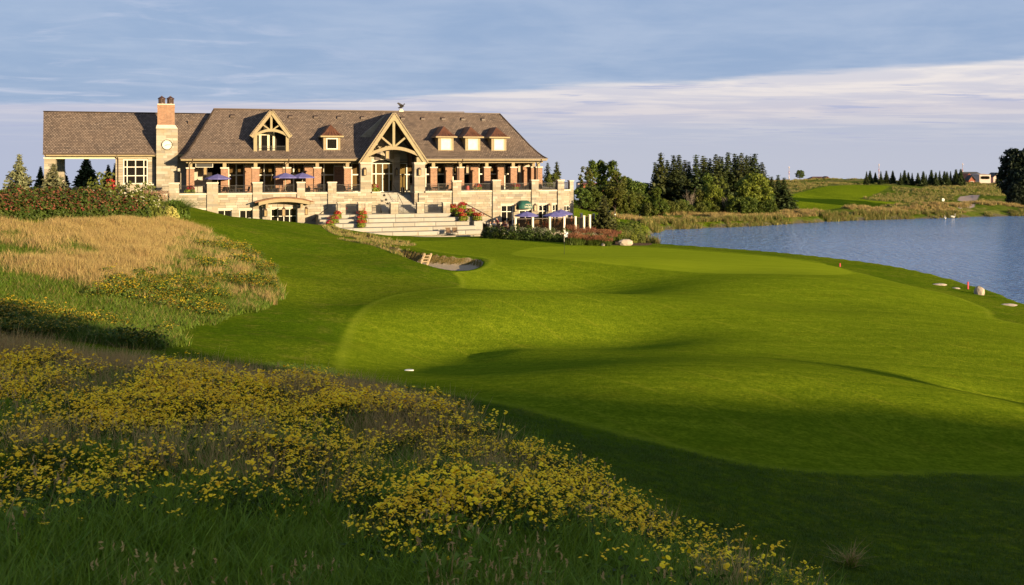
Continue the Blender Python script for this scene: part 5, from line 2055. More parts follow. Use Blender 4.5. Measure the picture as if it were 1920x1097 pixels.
pl0 = planter_proto()
ST = lambda k: (V0 - TRD * k + .55, ZL - RIS * k + .01)
spots = [(682, 0, 'red and lime planter topping the column of four left of the wide steps'), (680, 1, 'second red and lime planter down in the column left of the wide steps'), (678, 2, 'third red and lime planter down in the column left of the wide steps'), (677, 3, 'lowest red and lime planter of the column left of the wide steps'),
         (640, 0, 'uppermost red planter of the slanting row beside the left handrail'), (633, 1, 'second planter down the slanting row beside the left handrail'), (626, 2, 'third planter down the slanting row beside the left handrail'), (618.5, 3, 'lowest planter of the slanting row, close to the grassy slope'),
         (848, 0, 'red planter at the upper right end of the wide steps, beside the iron panel'), (866.5, 0.02, 'red planter standing highest beneath the right wall handrail'), (862, 1, 'red planter in the middle of the right-hand cluster'), (882, 1.1, 'red planter on the second step at the right, below the handrail'), (868, 2, 'lowest planter of the right-hand cluster, directly above the two brown chairs'), (895, 2.1, 'rightmost red planter on the steps, nearest the diners')]
for i, (px, k, lab) in enumerate(spots):
    kk = int(round(k))
    v, z = ST(kk)
    if px in (866.5,):
        v, z = -1.95, ZL + .01
        z += .25
    if px in (882, 895):
        v -= .1
    o = pl0 if i == 0 else copy_tree(pl0)
    o.location = Wc(Uc(px, v), v, z)
    o.rotation_euler = (0, 0, i * 1.3)
    s = 1.0 if px > 800 else .92
    o.scale = (s, s, s)
    tag(o, lab, 'planter', 'flower planters on the seating steps')
# plinths for the planters that stand beyond the ends of the steps
for px, kk, zz in ((866.5, 0, ZL + .25), (882, 1, ZL - RIS), (895, 2, ZL - 2 * RIS)):
    v = ST(kk)[0] - .1 if px != 866.5 else -1.95
    MB().box(Uc(px, v) - .55, Uc(px, v) + .55, v - .5, v + .45, .9, zz + .005).build('stone_block', M_STEP, steps)


# ================================================================== UMBRELLAS
M_UMB = mat('blue_canvas', (0.135, 0.125, 0.34), 0.8, 0.08, 1.5)


def umbrella_proto():
    root = empty('patio_umbrella')
    MB().lathe([(.32, 0), (.32, .06), (.08, .10), (.06, .35)], 12).build('base', M_DARK, root)
    MB().tube([(0, 0, .1), (0, 0, 2.75)], .03, 8).build('pole', M_CREAM, root)
    mb = MB()
    n = 8
    vs = [(0, 0, 2.72)]
    rings_ = ((.75, 2.50), (1.62, 2.17))
    for r, z in rings_:
        for j in range(2 * n):
            a = PI * j / n
            sag = .05 if j % 2 else 0
            vs.append((r * (1 - sag) * math.cos(a), r * (1 - sag) * math.sin(a), z - sag * .4))
    for j in range(2 * n):
        vs.append((1.60 * (1 - (.05 if j % 2 else 0)) * math.cos(PI * j / n), 1.60 * (1 - (.05 if j % 2 else 0)) * math.sin(PI * j / n), 2.03))
    fs = [(0, 1 + j, 1 + (j + 1) % (2 * n)) for j in range(2 * n)]
    for k in range(2):
        for j in range(2 * n):
            fs.append((1 + k * 2 * n + j, 1 + (k + 1) * 2 * n + j, 1 + (k + 1) * 2 * n + (j + 1) % (2 * n), 1 + k * 2 * n + (j + 1) % (2 * n)))
    mb.add(vs, fs)
    can = mb.build('canopy', M_UMB, root)
    sd = can.modifiers.new('thickness', 'SOLIDIFY')
    sd.thickness = .012
    for j in range(n):
        a = 2 * PI * j / n
        MB().tube([(.03 * math.cos(a), .03 * math.sin(a), 2.66), (.75 * math.cos(a), .75 * math.sin(a), 2.465), (1.58 * math.cos(a), 1.58 * math.sin(a), 2.14)], .012, 4).build('rib', M_CREAM, root)
    MB().lathe([(.05, 2.7), (.06, 2.76), (.02, 2.84)], 8).build('finial', M_DARK, root)
    return root


um0 = umbrella_proto()
ums = [(408, 326, 1.35, ZF, 'blue parasol on the terrace nearest the chimney'), (535, 323.5, 1.3, ZF, 'blue parasol on the terrace below the balcony dormer, left of its twin'), (567, 323.5, 1.6, ZF, 'blue parasol on the terrace overlapping the right side of its twin'),
       (987, 396, -4.3, ZP, 'blue parasol on the lower patio beneath the green awning'), (1040, 396.5, -4.9, ZP, 'blue parasol on the lower patio in front of the paired windows'), (1052, 392.5, -3.2, ZP, 'blue parasol at the right end of the lower patio behind another')]
for i, (px, py, v, zb, lab) in enumerate(ums):
    o = um0 if i == 0 else copy_tree(um0)
    o.location = Wc(Uc(px, v), v, zb)
    ztop = Zc(py, px, v) + .0
    s = (ztop - zb) / 2.74
    o.scale = (.95, .95, s)
    o.rotation_euler = (0, 0, .3 + i * .21)
    tag(o, lab, 'umbrella', 'blue parasols at the clubhouse')

# ================================================================== CHAIRS AND TABLES
M_SLING = mat('brown_sling', (0.13, 0.075, 0.040), 0.8, 0.1)


def chair_proto(m):
    root = empty('patio_chair')
    MB().box(-.27, .27, -.27, .25, .40, .44).build('seat', m, root)
    MB().bar((0, .27, .45), (0, .40, .98), .52, .04, up=(0, 1, 0)).build('backrest', m, root)
    for sx_ in (-1, 1):
        MB().tube([(sx_ * .29, -.27, 0), (sx_ * .29, -.27, .64), (sx_ * .29, .28, .66)], .02, 5).build('armrest', M_DARK, root)
        MB().tube([(sx_ * .29, .30, 0), (sx_ * .29, .26, .45), (sx_ * .28, .42, 1.0)], .02, 5).build('leg', M_DARK, root)
    return root


def table_proto():
    root = empty('patio_table')
    MB().lathe([(.55, .70), (.56, .72), (.55, .745)], 20).build('tabletop', M_SLING, root)
    MB().lathe([(.30, 0), (.28, .03), (.05, .06), (.045, .70)], 10).build('pedestal', M_DARK, root)
    return root


ch_b = chair_proto(M_SLING)
ch_d = chair_proto(mat('dark_wicker', (0.035, 0.024, 0.018), 0.8, 0.15))
tb0 = table_proto()
vch = V0 - TRD * 5 - .2
first = {'b': True, 'd': True, 't': True}


def put_chair(kind, u, v, z, rz, label, group):
    p = ch_b if kind == 'b' else ch_d
    o = p if first[kind] else copy_tree(p)
    first[kind] = False
    o.location = Wc(u, v, z)
    o.rotation_euler = (0, 0, HA + rz)
    tag(o, label, 'chair', group)
    return o


def put_table(u, v, z, label):
    o = tb0 if first['t'] else copy_tree(tb0)
    first['t'] = False
    o.location = Wc(u, v, z)
    tag(o, label, 'table', 'tables at the clubhouse')
    return o


zg_ch = gz(*Wc(Uc(848, vch), vch)[:2]) + .01
put_chair('b', Uc(842, vch), vch, max(zg_ch, 1.9), .1, 'brown sling chair on the lawn edge, the one on the left of a pair', 'pair of brown chairs by the steps')
put_chair('b', Uc(853.5, vch), vch, max(zg_ch, 1.9), -.08, 'brown sling chair on the lawn edge, the one on the right of a pair', 'pair of brown chairs by the steps')
# terrace furniture behind the railing
tsets = [(402, 1.3, 'under the parasol nearest the chimney'), (448, 1.25, 'behind the railing just left of the balcony dormer'), (520, 1.2, 'below the twin parasols'), (598, 1.3, 'beside the brick column left of the entrance gable'), (664, 1.4, 'next to the left gable pier'), (823, 1.3, 'next to the right gable pier'), (893, 1.2, 'behind the railing below the middle copper dormer'), (945, 1.2, 'behind the railing below the rightmost copper dormer'), (985, 1.3, 'near the right end of the arcade'), (1030, 1.4, 'on the open right corner of the terrace')]
for i, (px, v, where) in enumerate(tsets):
    u = Uc(px, v)
    put_table(u, v, ZF, 'round dark table ' + where)
    put_chair('d', u - .85, v + .1, ZF, PI / 2 + .2, 'dark wicker chair left of the table ' + where, 'dark wicker chairs on the terrace')
    put_chair('d', u + .85, v + .05, ZF, -PI / 2 + .3, 'dark wicker chair right of the table ' + where, 'dark wicker chairs on the terrace')

# pots with flowers on the terrace
for i, (px, v, lab) in enumerate(((357, 1.0, 'lime and red pot plant behind the railing by the left corner column'), (701, 1.6, 'lime and red pot plant beside the left gable pier'), (965, .9, 'small lime pot plant behind the railing at the right'), (896, .9, 'small red pot plant behind the railing beneath the middle copper dormer'))):
    o = copy_tree(pl0)
    o.location = Wc(Uc(px, v), v, ZF)
    o.scale = (1, 1, 1.1)
    o.rotation_euler = (0, 0, i * 2.0)
    tag(o, lab, 'planter', 'flower pots on the terrace')

# ================================================================== LANTERNS
M_LAMP = mat('amber_lantern_glass', (0.34, 0.24, 0.11), .3, .05)


def lantern_proto(hang):
    root = empty('hanging_lantern' if hang else 'wall_lantern')
    h = .6
    MB().box(-.13, .13, -.13, .13, 0, h).build('lantern_glass', M_LAMP, root)
    f = MB()
    for a in (-1, 1):
        for b in (-1, 1):
            f.box(a * .145 - .02, a * .145 + .02, b * .145 - .02, b * .145 + .02, -.02, h + .02)
    f.box(-.17, .17, -.17, .17, -.06, -.021).box(-.17, .17, -.17, .17, h + .021, h + .05)
    f.add([(-.19, -.19, h + .05), (.19, -.19, h + .05), (.19, .19, h + .05), (-.19, .19, h + .05), (0, 0, h + .3)], [(0, 1, 4), (1, 2, 4), (2, 3, 4), (3, 0, 4), (3, 2, 1, 0)])
    f.build('lantern_frame', M_BROWN, root)
    if hang:
        MB().tube([(0, 0, h + .28), (0, 0, h + 1.1)], .02, 5).build('chain', M_DARK, root)
    else:
        MB().box(-.08, .08, .16, .22, .1, .5).bar((0, .16, .45), (0, .2, .45), .04).build('bracket', M_BROWN, root)
    return root


wl0, hl0 = lantern_proto(False), lantern_proto(True)
wls = [(498, -.99, 405, 'wall lantern on the left pier under the entrance canopy'), (574.5, -.14, 402, 'wall lantern just right of the entrance canopy'), (357.5, -.24, 406, 'wall lantern between the first two lower windows at the left'), (967, -.24, 396, 'wall lantern left of the green awning'), (1003.5, -.24, 395, 'wall lantern right of the green awning'), (684.5, -.05, 328, 'wall lantern on the left stone pier of the entrance gable'), (787, -.05, 328, 'wall lantern on the right stone pier of the entrance gable'), (743.5, 4.6, 328, 'wall lantern on the stone between the arched door and its side window'), (1030, -.24, 395, 'wall lantern between the narrow windows at the right end')]
for i, (px, v, py, lab) in enumerate(wls):
    o = wl0 if i == 0 else copy_tree(wl0)
    o.location = Wc(Uc(px, v), v, Zc(py, px, v))
    o.rotation_euler = (0, 0, HA)
    o.scale = (1.05, .9, 1.1)
    tag(o, lab, 'lantern', 'wall lanterns on the clubhouse')
hls = [(532, -1.1, 404.5, 1.0, 'lantern hanging under the lower entrance canopy'), (726, 1.6, 297, 1.25, 'large lantern hanging in the entrance gable'), (385, 4.5, 327, 1.1, 'lantern hanging in the dark open lounge at the left'), (876, 3.8, 324, 1.0, 'lantern hanging in the arcade below the middle copper dormer'), (973, 3.8, 322, 1.0, 'lantern hanging in the arcade near its right end')]
for i, (px, v, py, s, lab) in enumerate(hls):
    o = hl0 if i == 0 else copy_tree(hl0)
    o.location = Wc(Uc(px, v), v, Zc(py, px, v))
    o.rotation_euler = (0, 0, HA)
    o.scale = (s * 1.2, s * 1.2, s * 1.25)
    tag(o, lab, 'lantern', 'hanging lanterns of the clubhouse')

# eagle on the ridge
eg = empty('eagle_statue', Wc(Uc(752, VR), VR, ZR + .1), HA, 'dark eagle statue with raised wings on the roof ridge', 'statue')
MB().box(-.3, .3, -.2, .2, -.1, .12).box(-.18, .18, -.14, .14, .12, .3).build('pedestal', M_CAP, eg)
M_EAGLE = mat('dark_bronze', (0.03, 0.026, 0.024), .5, .15)
MB().tube([(-.42, 0, .42), (-.25, 0, .46), (0, 0, .52), (.2, 0, .64), (.33, -.03, .70), (.42, -.04, .66)], [.05, .09, .15, .12, .08, .02], 8).build('body', M_EAGLE, eg)
for s in (-1, 1):
    tip = 1 if s > 0 else .85
    MB().add([(.1, s * .08, .55), (.30, s * .35, .80), (.55 * s + .05, s * .75, 1.12), (.75 * s, s * .9, 1.05), (.45 * s, s * .7, .80), (.15 * s - .1, s * .4, .62), (-.15, s * .08, .52), (.1, s * .08, .50), (.30, s * .35, .75), (.55 * s + .05, s * .75, 1.08), (.75 * s, s * .9, 1.01), (.45 * s, s * .7, .76), (.15 * s - .1, s * .4, .58), (-.15, s * .08, .47)],
             [(0, 1, 2, 3, 4, 5, 6), (13, 12, 11, 10, 9, 8, 7)] + [(i, i + 7, (i + 1) % 7 + 7, (i + 1) % 7) for i in range(7)]).build('wing', M_EAGLE, eg)

# ================================================================== PATIO
patio = MB()
pu0, pu1 = Uc(905, -5), Uc(1079, -7)
patio.box(Uc(912, -5), pu1 + 4.0, -7.6, -.01, .5, ZP)
po = patio.build('patio', M_FLOOR, None, (HX, HY, 0), (0, 0, HA))
tag(po, 'paved lower patio beside the clubhouse', None, None, 'structure')
MB().box(Uc(690, -8), Uc(915, -8), -8.9, -7.92, 1.0, 1.97).build('path', M_FLOOR, None, (HX, HY, 0), (0, 0, HA))['kind'] = 'structure'

gf = empty('glass_fence', (HX, HY, 0), HA, 'low bronze glass fence with pale timber posts round the lower patio', 'fence')
fp = [(966, -7.2), (998.5, -7.2), (1030.5, -7.2), (1057.5, -7.2), (1078.5, -7.2), (1094.5, -6.0), (1105.5, -4.2), (1113, -2.4), (1090, -.6)]
fpu = [(Uc(px, v), v) for px, v in fp]
for i, (u, v) in enumerate(fpu):
    p = MB().box(u - .13, u + .13, v - .13, v + .13, ZP, ZP + 1.86).build('post', M_WOOD, gf)
    MB().box(u - .16, u + .16, v - .16, v + .16, ZP + 1.862, ZP + 1.93).box(u - .135, u - .09, v - .145, v - .131, ZP + .02, ZP + 1.85).build('post_cap', M_CAP, p)
    MB().box(u - .06, u + .12, v - .16, v - .132, ZP + .02, ZP + 1.84).build('facing', M_WHITE, p)
for (ua, va), (ub, vb_) in zip(fpu[:-2], fpu[1:-1]):
    L = math.hypot(ub - ua, vb_ - va)
    o = MB().box(.15, L - .15, -.012, .012, .10, 1.70).build('pane', M_FENCEGLASS, gf, (ua, va, ZP), (0, 0, math.atan2(vb_ - va, ub - ua)))
    MB().box(.14, L - .14, -.03, .03, 1.70, 1.76).build('rail', M_BROWN, o)

for px, v, lab in ((925, -3.6, 'round table where diners sit left of the glass fence'), (982, -4.3, 'round table under the parasol beneath the awning'), (1035, -5.0, 'round table under the parasol before the paired windows'), (1062, -4.0, 'round table near the standing waiter on the patio'), (943, -4.6, 'round table at the left end of the glass fence')):
    put_table(Uc(px, v), v, ZP, lab)
for px, v, rz, lab in ((919, -3.4, 1.4, 'dark chair at the left diners\' table, backed to the steps'), (931, -3.6, -1.5, 'dark chair at the left diners\' table, facing the steps'), (938, -4.7, 1.4, 'dark chair by the left end of the glass fence, facing the building\'s right end'), (949, -4.5, -1.5, 'dark chair by the left end of the glass fence, facing the steps'), (976, -4.3, 1.5, 'dark chair left of the table under the awning parasol'), (1045, -5.0, -1.5, 'dark chair right of the table before the paired windows'), (1055, -4.0, 1.5, 'dark chair left of the table near the standing waiter')):
    put_chair('d', Uc(px, v), v, ZP, rz, lab, 'dark chairs on the lower patio')

# menu board, host stand on the terrace
ls = empty('host_stand', Wc(Uc(774, 2.0), 2.0, ZF), HA, 'pale host stand on the terrace by the right gable pier', 'lectern')
MB().box(-.3, .3, -.2, .2, 0, 1.0).build('body', M_CREAM, ls)
MB().add([(-.34, -.26, 1.0), (.34, -.26, 1.0), (.34, .24, 1.15), (-.34, .24, 1.15), (-.34, -.26, 1.04), (.34, -.26, 1.04), (.34, .24, 1.19), (-.34, .24, 1.19)], [(3, 2, 1, 0), (4, 5, 6, 7), (0, 1, 5, 4), (1, 2, 6, 5), (2, 3, 7, 6), (3, 0, 4, 7)]).build('top', M_WOOD, ls)
fh = empty('patio_heater', Wc(Uc(755, 2.4), 2.4, ZF), HA, 'dark patio heater standing under the entrance gable', 'heater')
MB().lathe([(.25, 0), (.25, .7), (.06, .72), (.05, 2.0)], 12).build('stand', M_DARK, fh)
MB().lathe([(.10, 2.0), (.12, 2.25)], 12).build('burner', M_BROWN, fh)
MB().lathe([(.45, 2.25), (.10, 2.42), (.03, 2.45)], 16).build('reflector', M_DARK, fh)
tv = empty('ceiling_heater', Wc(Uc(383, 2.4), 2.4, 10.15), HA, 'long heater with pale frame under the eave of the left lounge', 'heater')
MB().box(-.95, .95, -.1, .1, 0, .4).build('housing', M_DARK, tv)
MB().box(-1.0, 1.0, -.13, -.102, -.05, .0).box(-1.0, -.95, -.13, -.102, .0, .42).box(.95, 1.0, -.13, -.102, 0, .42).build('frame', M_WHITE, tv)
rb = empty('red_barrel', Wc(Uc(876.5, 1.0), 1.0, ZF), 0, 'red barrel-shaped cooler behind the terrace railing', 'barrel')
MB().lathe([(.22, 0), (.27, .4), (.22, .85)], 14).build('drum', mat('red_paint', (.40, .03, .02), .5, .1), rb)
MB().lathe([(.235, .851), (.235, .9)], 14).build('lid', M_DARK, rb)

# ================================================================== PEOPLE
M_SKIN = mat('skin', (0.48, 0.27, 0.18), 0.6, 0.05)


def skin_mesh(name, joints, edges, m, parent, root=0):
    me = bpy.data.meshes.new(name)
    names = list(joints)
    me.from_pydata([joints[k][0] for k in names], [(names.index(a), names.index(b)) for a, b in edges], [])
    o = add_obj(name, me, parent)
    md = o.modifiers.new('skin', 'SKIN')
    sv = me.skin_vertices[0].data
    for i, k in enumerate(names):
        r = joints[k][1]
        sv[i].radius = r if isinstance(r, tuple) else (r, r)
        sv[i].use_root = (i == root)
    md.use_smooth_shade = True
    s = o.modifiers.new('smooth', 'SUBSURF')
    s.levels = 1
    s.render_levels = 1
    me.materials.append(m)
    return o


def person(loc, rz, seated, shirt, trouser, hair, label, lean=0.0, arm=0.0, group=None, sc=1.0):
    root = empty('person', loc, rz, label, 'person', group)
    root.scale = (sc, sc, sc)
    zp = .50 if seated else .94
    L = lambda z, y=0.0: (y - lean * (z - zp), z)
    J, E = {}, []

    def j(n, x, y, z, r):
        J[n] = ((x, y - lean * max(0, z - zp), z), r)
    j('pelvis', 0, 0, zp, .135)
    j('waist', 0, 0, zp + .18, (.145, .11))
    j('chest', 0, -.01, zp + .42, (.165, .12))
    j('neck', 0, 0, zp + .56, .055)
    j('jaw', 0, -.03, zp + .64, .075)
    j('head', 0, -.02, zp + .74, .092)
    j('top', 0, -.01, zp + .80, .07)
    j('nose', 0, -.125, zp + .70, .014)
    E += [('pelvis', 'waist'), ('waist', 'chest'), ('chest', 'neck'), ('neck', 'jaw'), ('jaw', 'head'), ('head', 'top'), ('head', 'nose')]
    for s, c in ((-1, 'l'), (1, 'r')):
        j('ear' + c, s * .092, 0, zp + .71, .018)
        E.append(('head', 'ear' + c))
        j('sh' + c, s * .19, 0, zp + .46, .062)
        fw = .22 + arm * .1 if seated or arm else .02
        j('el' + c, s * .25, -.05 if seated else .0, zp + .20, .045)
        if seated or arm:
            j('wr' + c, s * .18, -.30 - .05 * arm, zp + .22 + .10 * arm, .030)
            hd = (-.25 * s, -.95, .05)
        else:
            j('wr' + c, s * .25, -.08, zp - .05, .030)
            hd = (-.05 * s, -.25, -.95)
        w = J['wr' + c][0]
        w0 = (w[0], w[1] + lean * max(0, w[2] - zp), w[2])
        j('pm' + c, w0[0] + hd[0] * .08, w0[1] + hd[1] * .08, w0[2] + hd[2] * .08, (.034, .018))
        E += [('chest', 'sh' + c), ('sh' + c, 'el' + c), ('el' + c, 'wr' + c), ('wr' + c, 'pm' + c)]
        for k, (off, ln) in enumerate(((-.03, .085), (-.01, .098), (.01, .092), (.03, .075))):
            j('f%d%s' % (k, c), w0[0] + hd[0] * (.08 + ln) + off, w0[1] + hd[1] * (.08 + ln) - .01, w0[2] + hd[2] * (.08 + ln) - .012, .0085)
            E.append(('pm' + c, 'f%d%s' % (k, c)))
        j('th' + c, w0[0] - s * .055, w0[1] + hd[1] * .07 - .02, w0[2] + hd[2] * .07, .0095)
        E.append(('wr' + c, 'th' + c))
        j('hp' + c, s * .095, -.01, zp - .05, .095)
        if seated:
            j('kn' + c, s * .13, -.44, zp + .01, .062)
            j('an' + c, s * .13, -.42, .09, .038)
            j('to' + c, s * .14, -.60, .035, .032)
        else:
            j('kn' + c, s * .10, -.02 - .06 * (s > 0), .50, .060)
            j('an' + c, s * .10, .03, .08, .040)
            j('to' + c, s * .12, -.15, .035, .034)
        E += [('pelvis', 'hp' + c), ('hp' + c, 'kn' + c), ('kn' + c, 'an' + c), ('an' + c, 'to' + c)]
    skin_mesh('body', J, E, M_SKIN, root)

    def grow(keys, add):
        return {k: (J[k][0], tuple(x + add for x in J[k][1]) if isinstance(J[k][1], tuple) else J[k][1] + add) for k in keys}
    ks = ['waist', 'chest', 'shl', 'shr', 'ell', 'elr', 'pelvis']
    skin_mesh('shirt', grow(ks, .022), [e for e in E if e[0] in ks and e[1] in ks], shirt, root)
    ks = ['pelvis', 'hpl', 'hpr', 'knl', 'knr', 'anl', 'anr']
    skin_mesh('trousers', grow(ks, .018), [e for e in E if e[0] in ks and e[1] in ks], trouser, root)
    hb = J['head'][0]
    MB().blob((hb[0], hb[1] + .02, hb[2] + .035), (.105, .112, .10), 3, 2, .05).build('hair', hair, root, smooth=True)
    ey = MB()
    for s in (-1, 1):
        ey.blob((s * .035, hb[1] - .088, hb[2] - .02), (.012, .008, .008), 1, 1, 0)
    ey.build('eyes', M_DARK, root)
    return root


cl = lambda n, c: mat(n, c, .85, .08)
SH = {'white': cl('white_cotton', (.70, .68, .64)), 'maroon': cl('maroon_cotton', (.18, .03, .045)), 'blue': cl('blue_cotton', (.05, .09, .22)), 'orange': cl('orange_cotton', (.55, .13, .05)), 'black': cl('black_cotton', (.02, .02, .022)), 'pale': cl('pale_blue_cotton', (.42, .48, .58)), 'peach': cl('peach_cotton', (.62, .34, .22)), 'grey': cl('grey_cotton', (.22, .20, .19)), 'khaki': cl('khaki_cotton', (.34, .27, .17))}
HB, HD, HG = cl('brown_hair', (.06, .035, .02)), cl('dark_hair', (.018, .014, .012)), cl('grey_hair', (.38, .36, .33))
ppl = [  # px, v, turn, seated, shirt, trousers, hair, label
    (918.5, -3.9, PI / 2, True, 'white', 'grey', HD, 'seated diner in white shirt nearest the stone steps'),
    (926, -2.8, 0.2, True, 'pale', 'black', HG, 'seated diner in pale blue shirt at the table by the steps'),
    (933.5, -3.9, -1.2, False, 'maroon', 'black', HB, 'person in maroon shirt leaning over the diners by the steps'),
    (941, -4.9, 1.3, True, 'black', 'black', HD, 'seated diner in black beside the left end of the glass fence'),
    (947.5, -4.1, -1.0, True, 'maroon', 'grey', HB, 'seated diner in maroon by the left end of the glass fence'),
    (952, -5.0, -1.7, True, 'white', 'black', HD, 'seated diner in white closest to the first fence post'),
    (990, -5.0, .6, True, 'pale', 'khaki', HG, 'seated diner behind the glass, under the parasol beneath the awning'),
    (1018, -4.6, 1.2, True, 'orange', 'grey', HB, 'diner in bright orange top behind the glass fence'),
    (1024, -5.3, -.9, True, 'orange', 'khaki', HD, 'diner in orange leaning forward beside another in orange'),
    (1039, -4.4, .9, True, 'grey', 'black', HD, 'diner in grey seated between parasol pole and fence'),
    (1071, -2.6, .4, False, 'peach', 'black', HD, 'standing waiter in peach shirt by the corner of the house'),
    (1100, -3.6, 1.5, True, 'blue', 'blue', HB, 'person in blue seated behind the end panes of the glass fence'),
    (1046.5, -4.0, -.6, True, 'white', 'grey', HB, 'seated diner in white right of the parasol pole'),
]
for px, v, tz, seated, sh, tr, ha, lab in ppl:
    u = Uc(px, v)
    person(Wc(u, v, ZP), HA + tz, seated, SH[sh], SH[tr], ha, lab, .25 if 'lean' in lab else .05, .6 if not seated else 0, 'diners on the lower patio')
    if seated:
        put_chair('d', u - .0, v, ZP, tz + PI * 0, 'dark chair of the ' + ' '.join(lab.replace('seated ', '').split()[:10]), 'dark chairs on the lower patio')

# ================================================================== COURSE FURNITURE
fx, fy = hit(1058, 477)[0]
fg = empty('flagstick', (fx, fy, gz(fx, fy)), 0, 'golf flagstick with black and white chequered flag on the upper green', 'flagstick')
MB().tube([(0, 0, -.05), (0, 0, 1.15)], .014, 6).build('pole', M_DARK, fg)
MB().tube([(0, 0, 1.15), (0, 0, 2.25)], .014, 6).build('pole', M_WHITE, fg)
ckm = bpy.data.materials.new('chequered_cloth')
ckm.use_nodes = True
t = NT(ckm.node_tree)
b = t.new('ShaderNodeBsdfPrincipled')
o = t.new('ShaderNodeOutputMaterial')
t.t.links.new(b.outputs[0], o.inputs[0])
ck = t.new('ShaderNodeTexChecker')
ck.inputs['Color1'].default_value = (.75, .75, .75, 1)
ck.inputs['Color2'].default_value = (.01, .01, .01, 1)
ck.inputs['Scale'].default_value = 1
uvn = t.new('ShaderNodeUVMap')
t.put(ck.inputs['Vector'], uvn.outputs[0])
t.put(b.inputs['Base Color'], ck.outputs[0])
b.inputs['Roughness'].default_value = .8
vs, fs, uvs = [], [], []
NU, NV = 14, 8
for i in range(NU + 1):
    a = i / NU
    for k in range(NV + 1):
        c = k / NV
        x = .015 + a * .34 + .03 * math.sin(c * 4)
        y = .06 * math.sin(a * 9 + c * 2) * a
        z = 2.22 - c * .50 - a * .30 - .04 * math.sin(a * 6)
        vs.append((x - .12 * a * c, y, z))
for i in range(NU):
    for k in range(NV):
        fs.append((i * (NV + 1) + k, (i + 1) * (NV + 1) + k, (i + 1) * (NV + 1) + k + 1, i * (NV + 1) + k + 1))
fme = bpy.data.meshes.new('flag')
fme.from_pydata(vs, [], fs)
ul = fme.uv_layers.new(name='UVMap')
for p in fme.polygons:
    for li in p.loop_indices:
        q = fme.loops[li].vertex_index
        ul.data[li].uv = ((q // (NV + 1)) / NU * 4, (q % (NV + 1)) / NV * 4 + .001)
fme.materials.append(ckm)
add_obj('flag', fme, fg).modifiers.new('thickness', 'SOLIDIFY').thickness = .006

# bunker ladder
lx, ly = hit(803.5, 478.6)[0]
top_z = gz(lx, ly) + .10
bx, by = lx - .35, ly - 1.75
bz = gz(bx, by)
lad = empty('bunker_ladder', (bx, by, bz), 0, 'short wooden ladder leaning on the turf wall of the bunker', 'ladder')
dxl, dyl, dzl = lx - bx, ly - by - .50, top_z - bz + .02
M_LAD = mat('pale_timber', (0.50, 0.36, 0.20), .8, .1)
for s in (-1, 1):
    MB().bar((s * .27, 0, -.15), (s * .27 + dxl, dyl, dzl), .13, .13).build('rail', M_LAD, lad)
for k in range(4):
    f = .12 + .24 * k
    MB().box(-.25 + dxl * f, .25 + dxl * f, dyl * f - .10, dyl * f + .10, dzl * f - .03, dzl * f + .03).build('step', M_LAD, lad)

# hazard stakes, marker plate
M_STAKE = mat('red_stake_paint', (0.55, 0.045, 0.06), .5, .08)
for px, py, lab, h in ((1815, 542, 'red hazard stake on the lake bank beside a pale rock', .55), (1575, 500, 'tiny red hazard stake on the crest by the water', .28)):
    x, y = hit(px, py)[0]
    s = empty('hazard_stake', (x, y, gz(x, y)), 0, lab, 'stake', 'red hazard stakes')
    MB().box(-.05, .05, -.05, .05, -.05, h).build('post', M_STAKE, s)
    MB().lathe([(.075, h), (.0, h + .05)], 4, (0, 0, 0), PI / 4).build('cap', M_STAKE, s)
x, y = hit(767, 695)[0]
mp = empty('yardage_plate', (x, y, gz(x, y)), .2, 'small white marker plate lying in the fairway hollow', 'marker plate')
MB().lathe([(.17, .0), (.17, .045), (.15, .06)], 16).build('plate', M_WHITE, mp)
mp.scale = (1.0, .7, .55)

# rocks along the shore
M_ROCK = mat('pale_rock', (0.42, 0.34, 0.26), .9, .14, 2.5, bump=.6, bscale=8)
rk = [(1836, 552, .62, .36, .5, 'pale limestone boulder on the lake bank right of a red stake'), (1762, 534, 1.3, .35, .10, 'flat pale shore rock, the longer one left of the red stake'), (1793, 541, .5, .25, .09, 'small flat shore rock just left of the red stake'), (1893, 573, 1.0, .35, .10, 'flat pale shore rock at the right edge of the picture'),
      (1172, 460, 1.25, .6, .5, 'big pale boulder at the water end of the flower bed'), (1074, 452, .5, .4, .6, 'grey boulder standing between hedge and red grasses'), (1131, 461, .4, .3, .2, 'small pale stone in front of the red grasses')]
for i, (px, py, rx, ry, rz_, lab) in enumerate(rk):
    x, y = hit(px, py)[0]
    o = MB().blob((0, 0, 0), (rx * .62, ry, rz_), 20 + i, 2, .6).build('rock', M_ROCK, None, (x, y, gz(x, y) + rz_ * .25), (0, 0, i))
    o.rotation_euler = (0, 0, .1 * i)
    tag(o, lab, 'rock', 'rocks by the water')

# garden lamps in the flower bed
for px, py, s, lab in ((1146.5, 457, 1.0, 'dark garden lamp among the red grasses'), (1153, 414, 1.1, 'dark lamp post at the water side behind the glass fence')):
    x, y = hit(px, py)[0]
    g = empty('garden_lamp', (x, y, gz(x, y)), 0, lab, 'lamp', 'garden lamps')
    g.scale = (s, s, s)
    MB().lathe([(.12, 0), (.08, .08), (.06, .7), (.11, .78)], 8).build('post', M_BROWN, g)
    MB().lathe([(.10, .781), (.12, .98)], 8).build('lens', M_WHITE, g)
    MB().lathe([(.19, .98), (.15, 1.05), (.04, 1.12)], 10).build('hood', M_DARK, g)

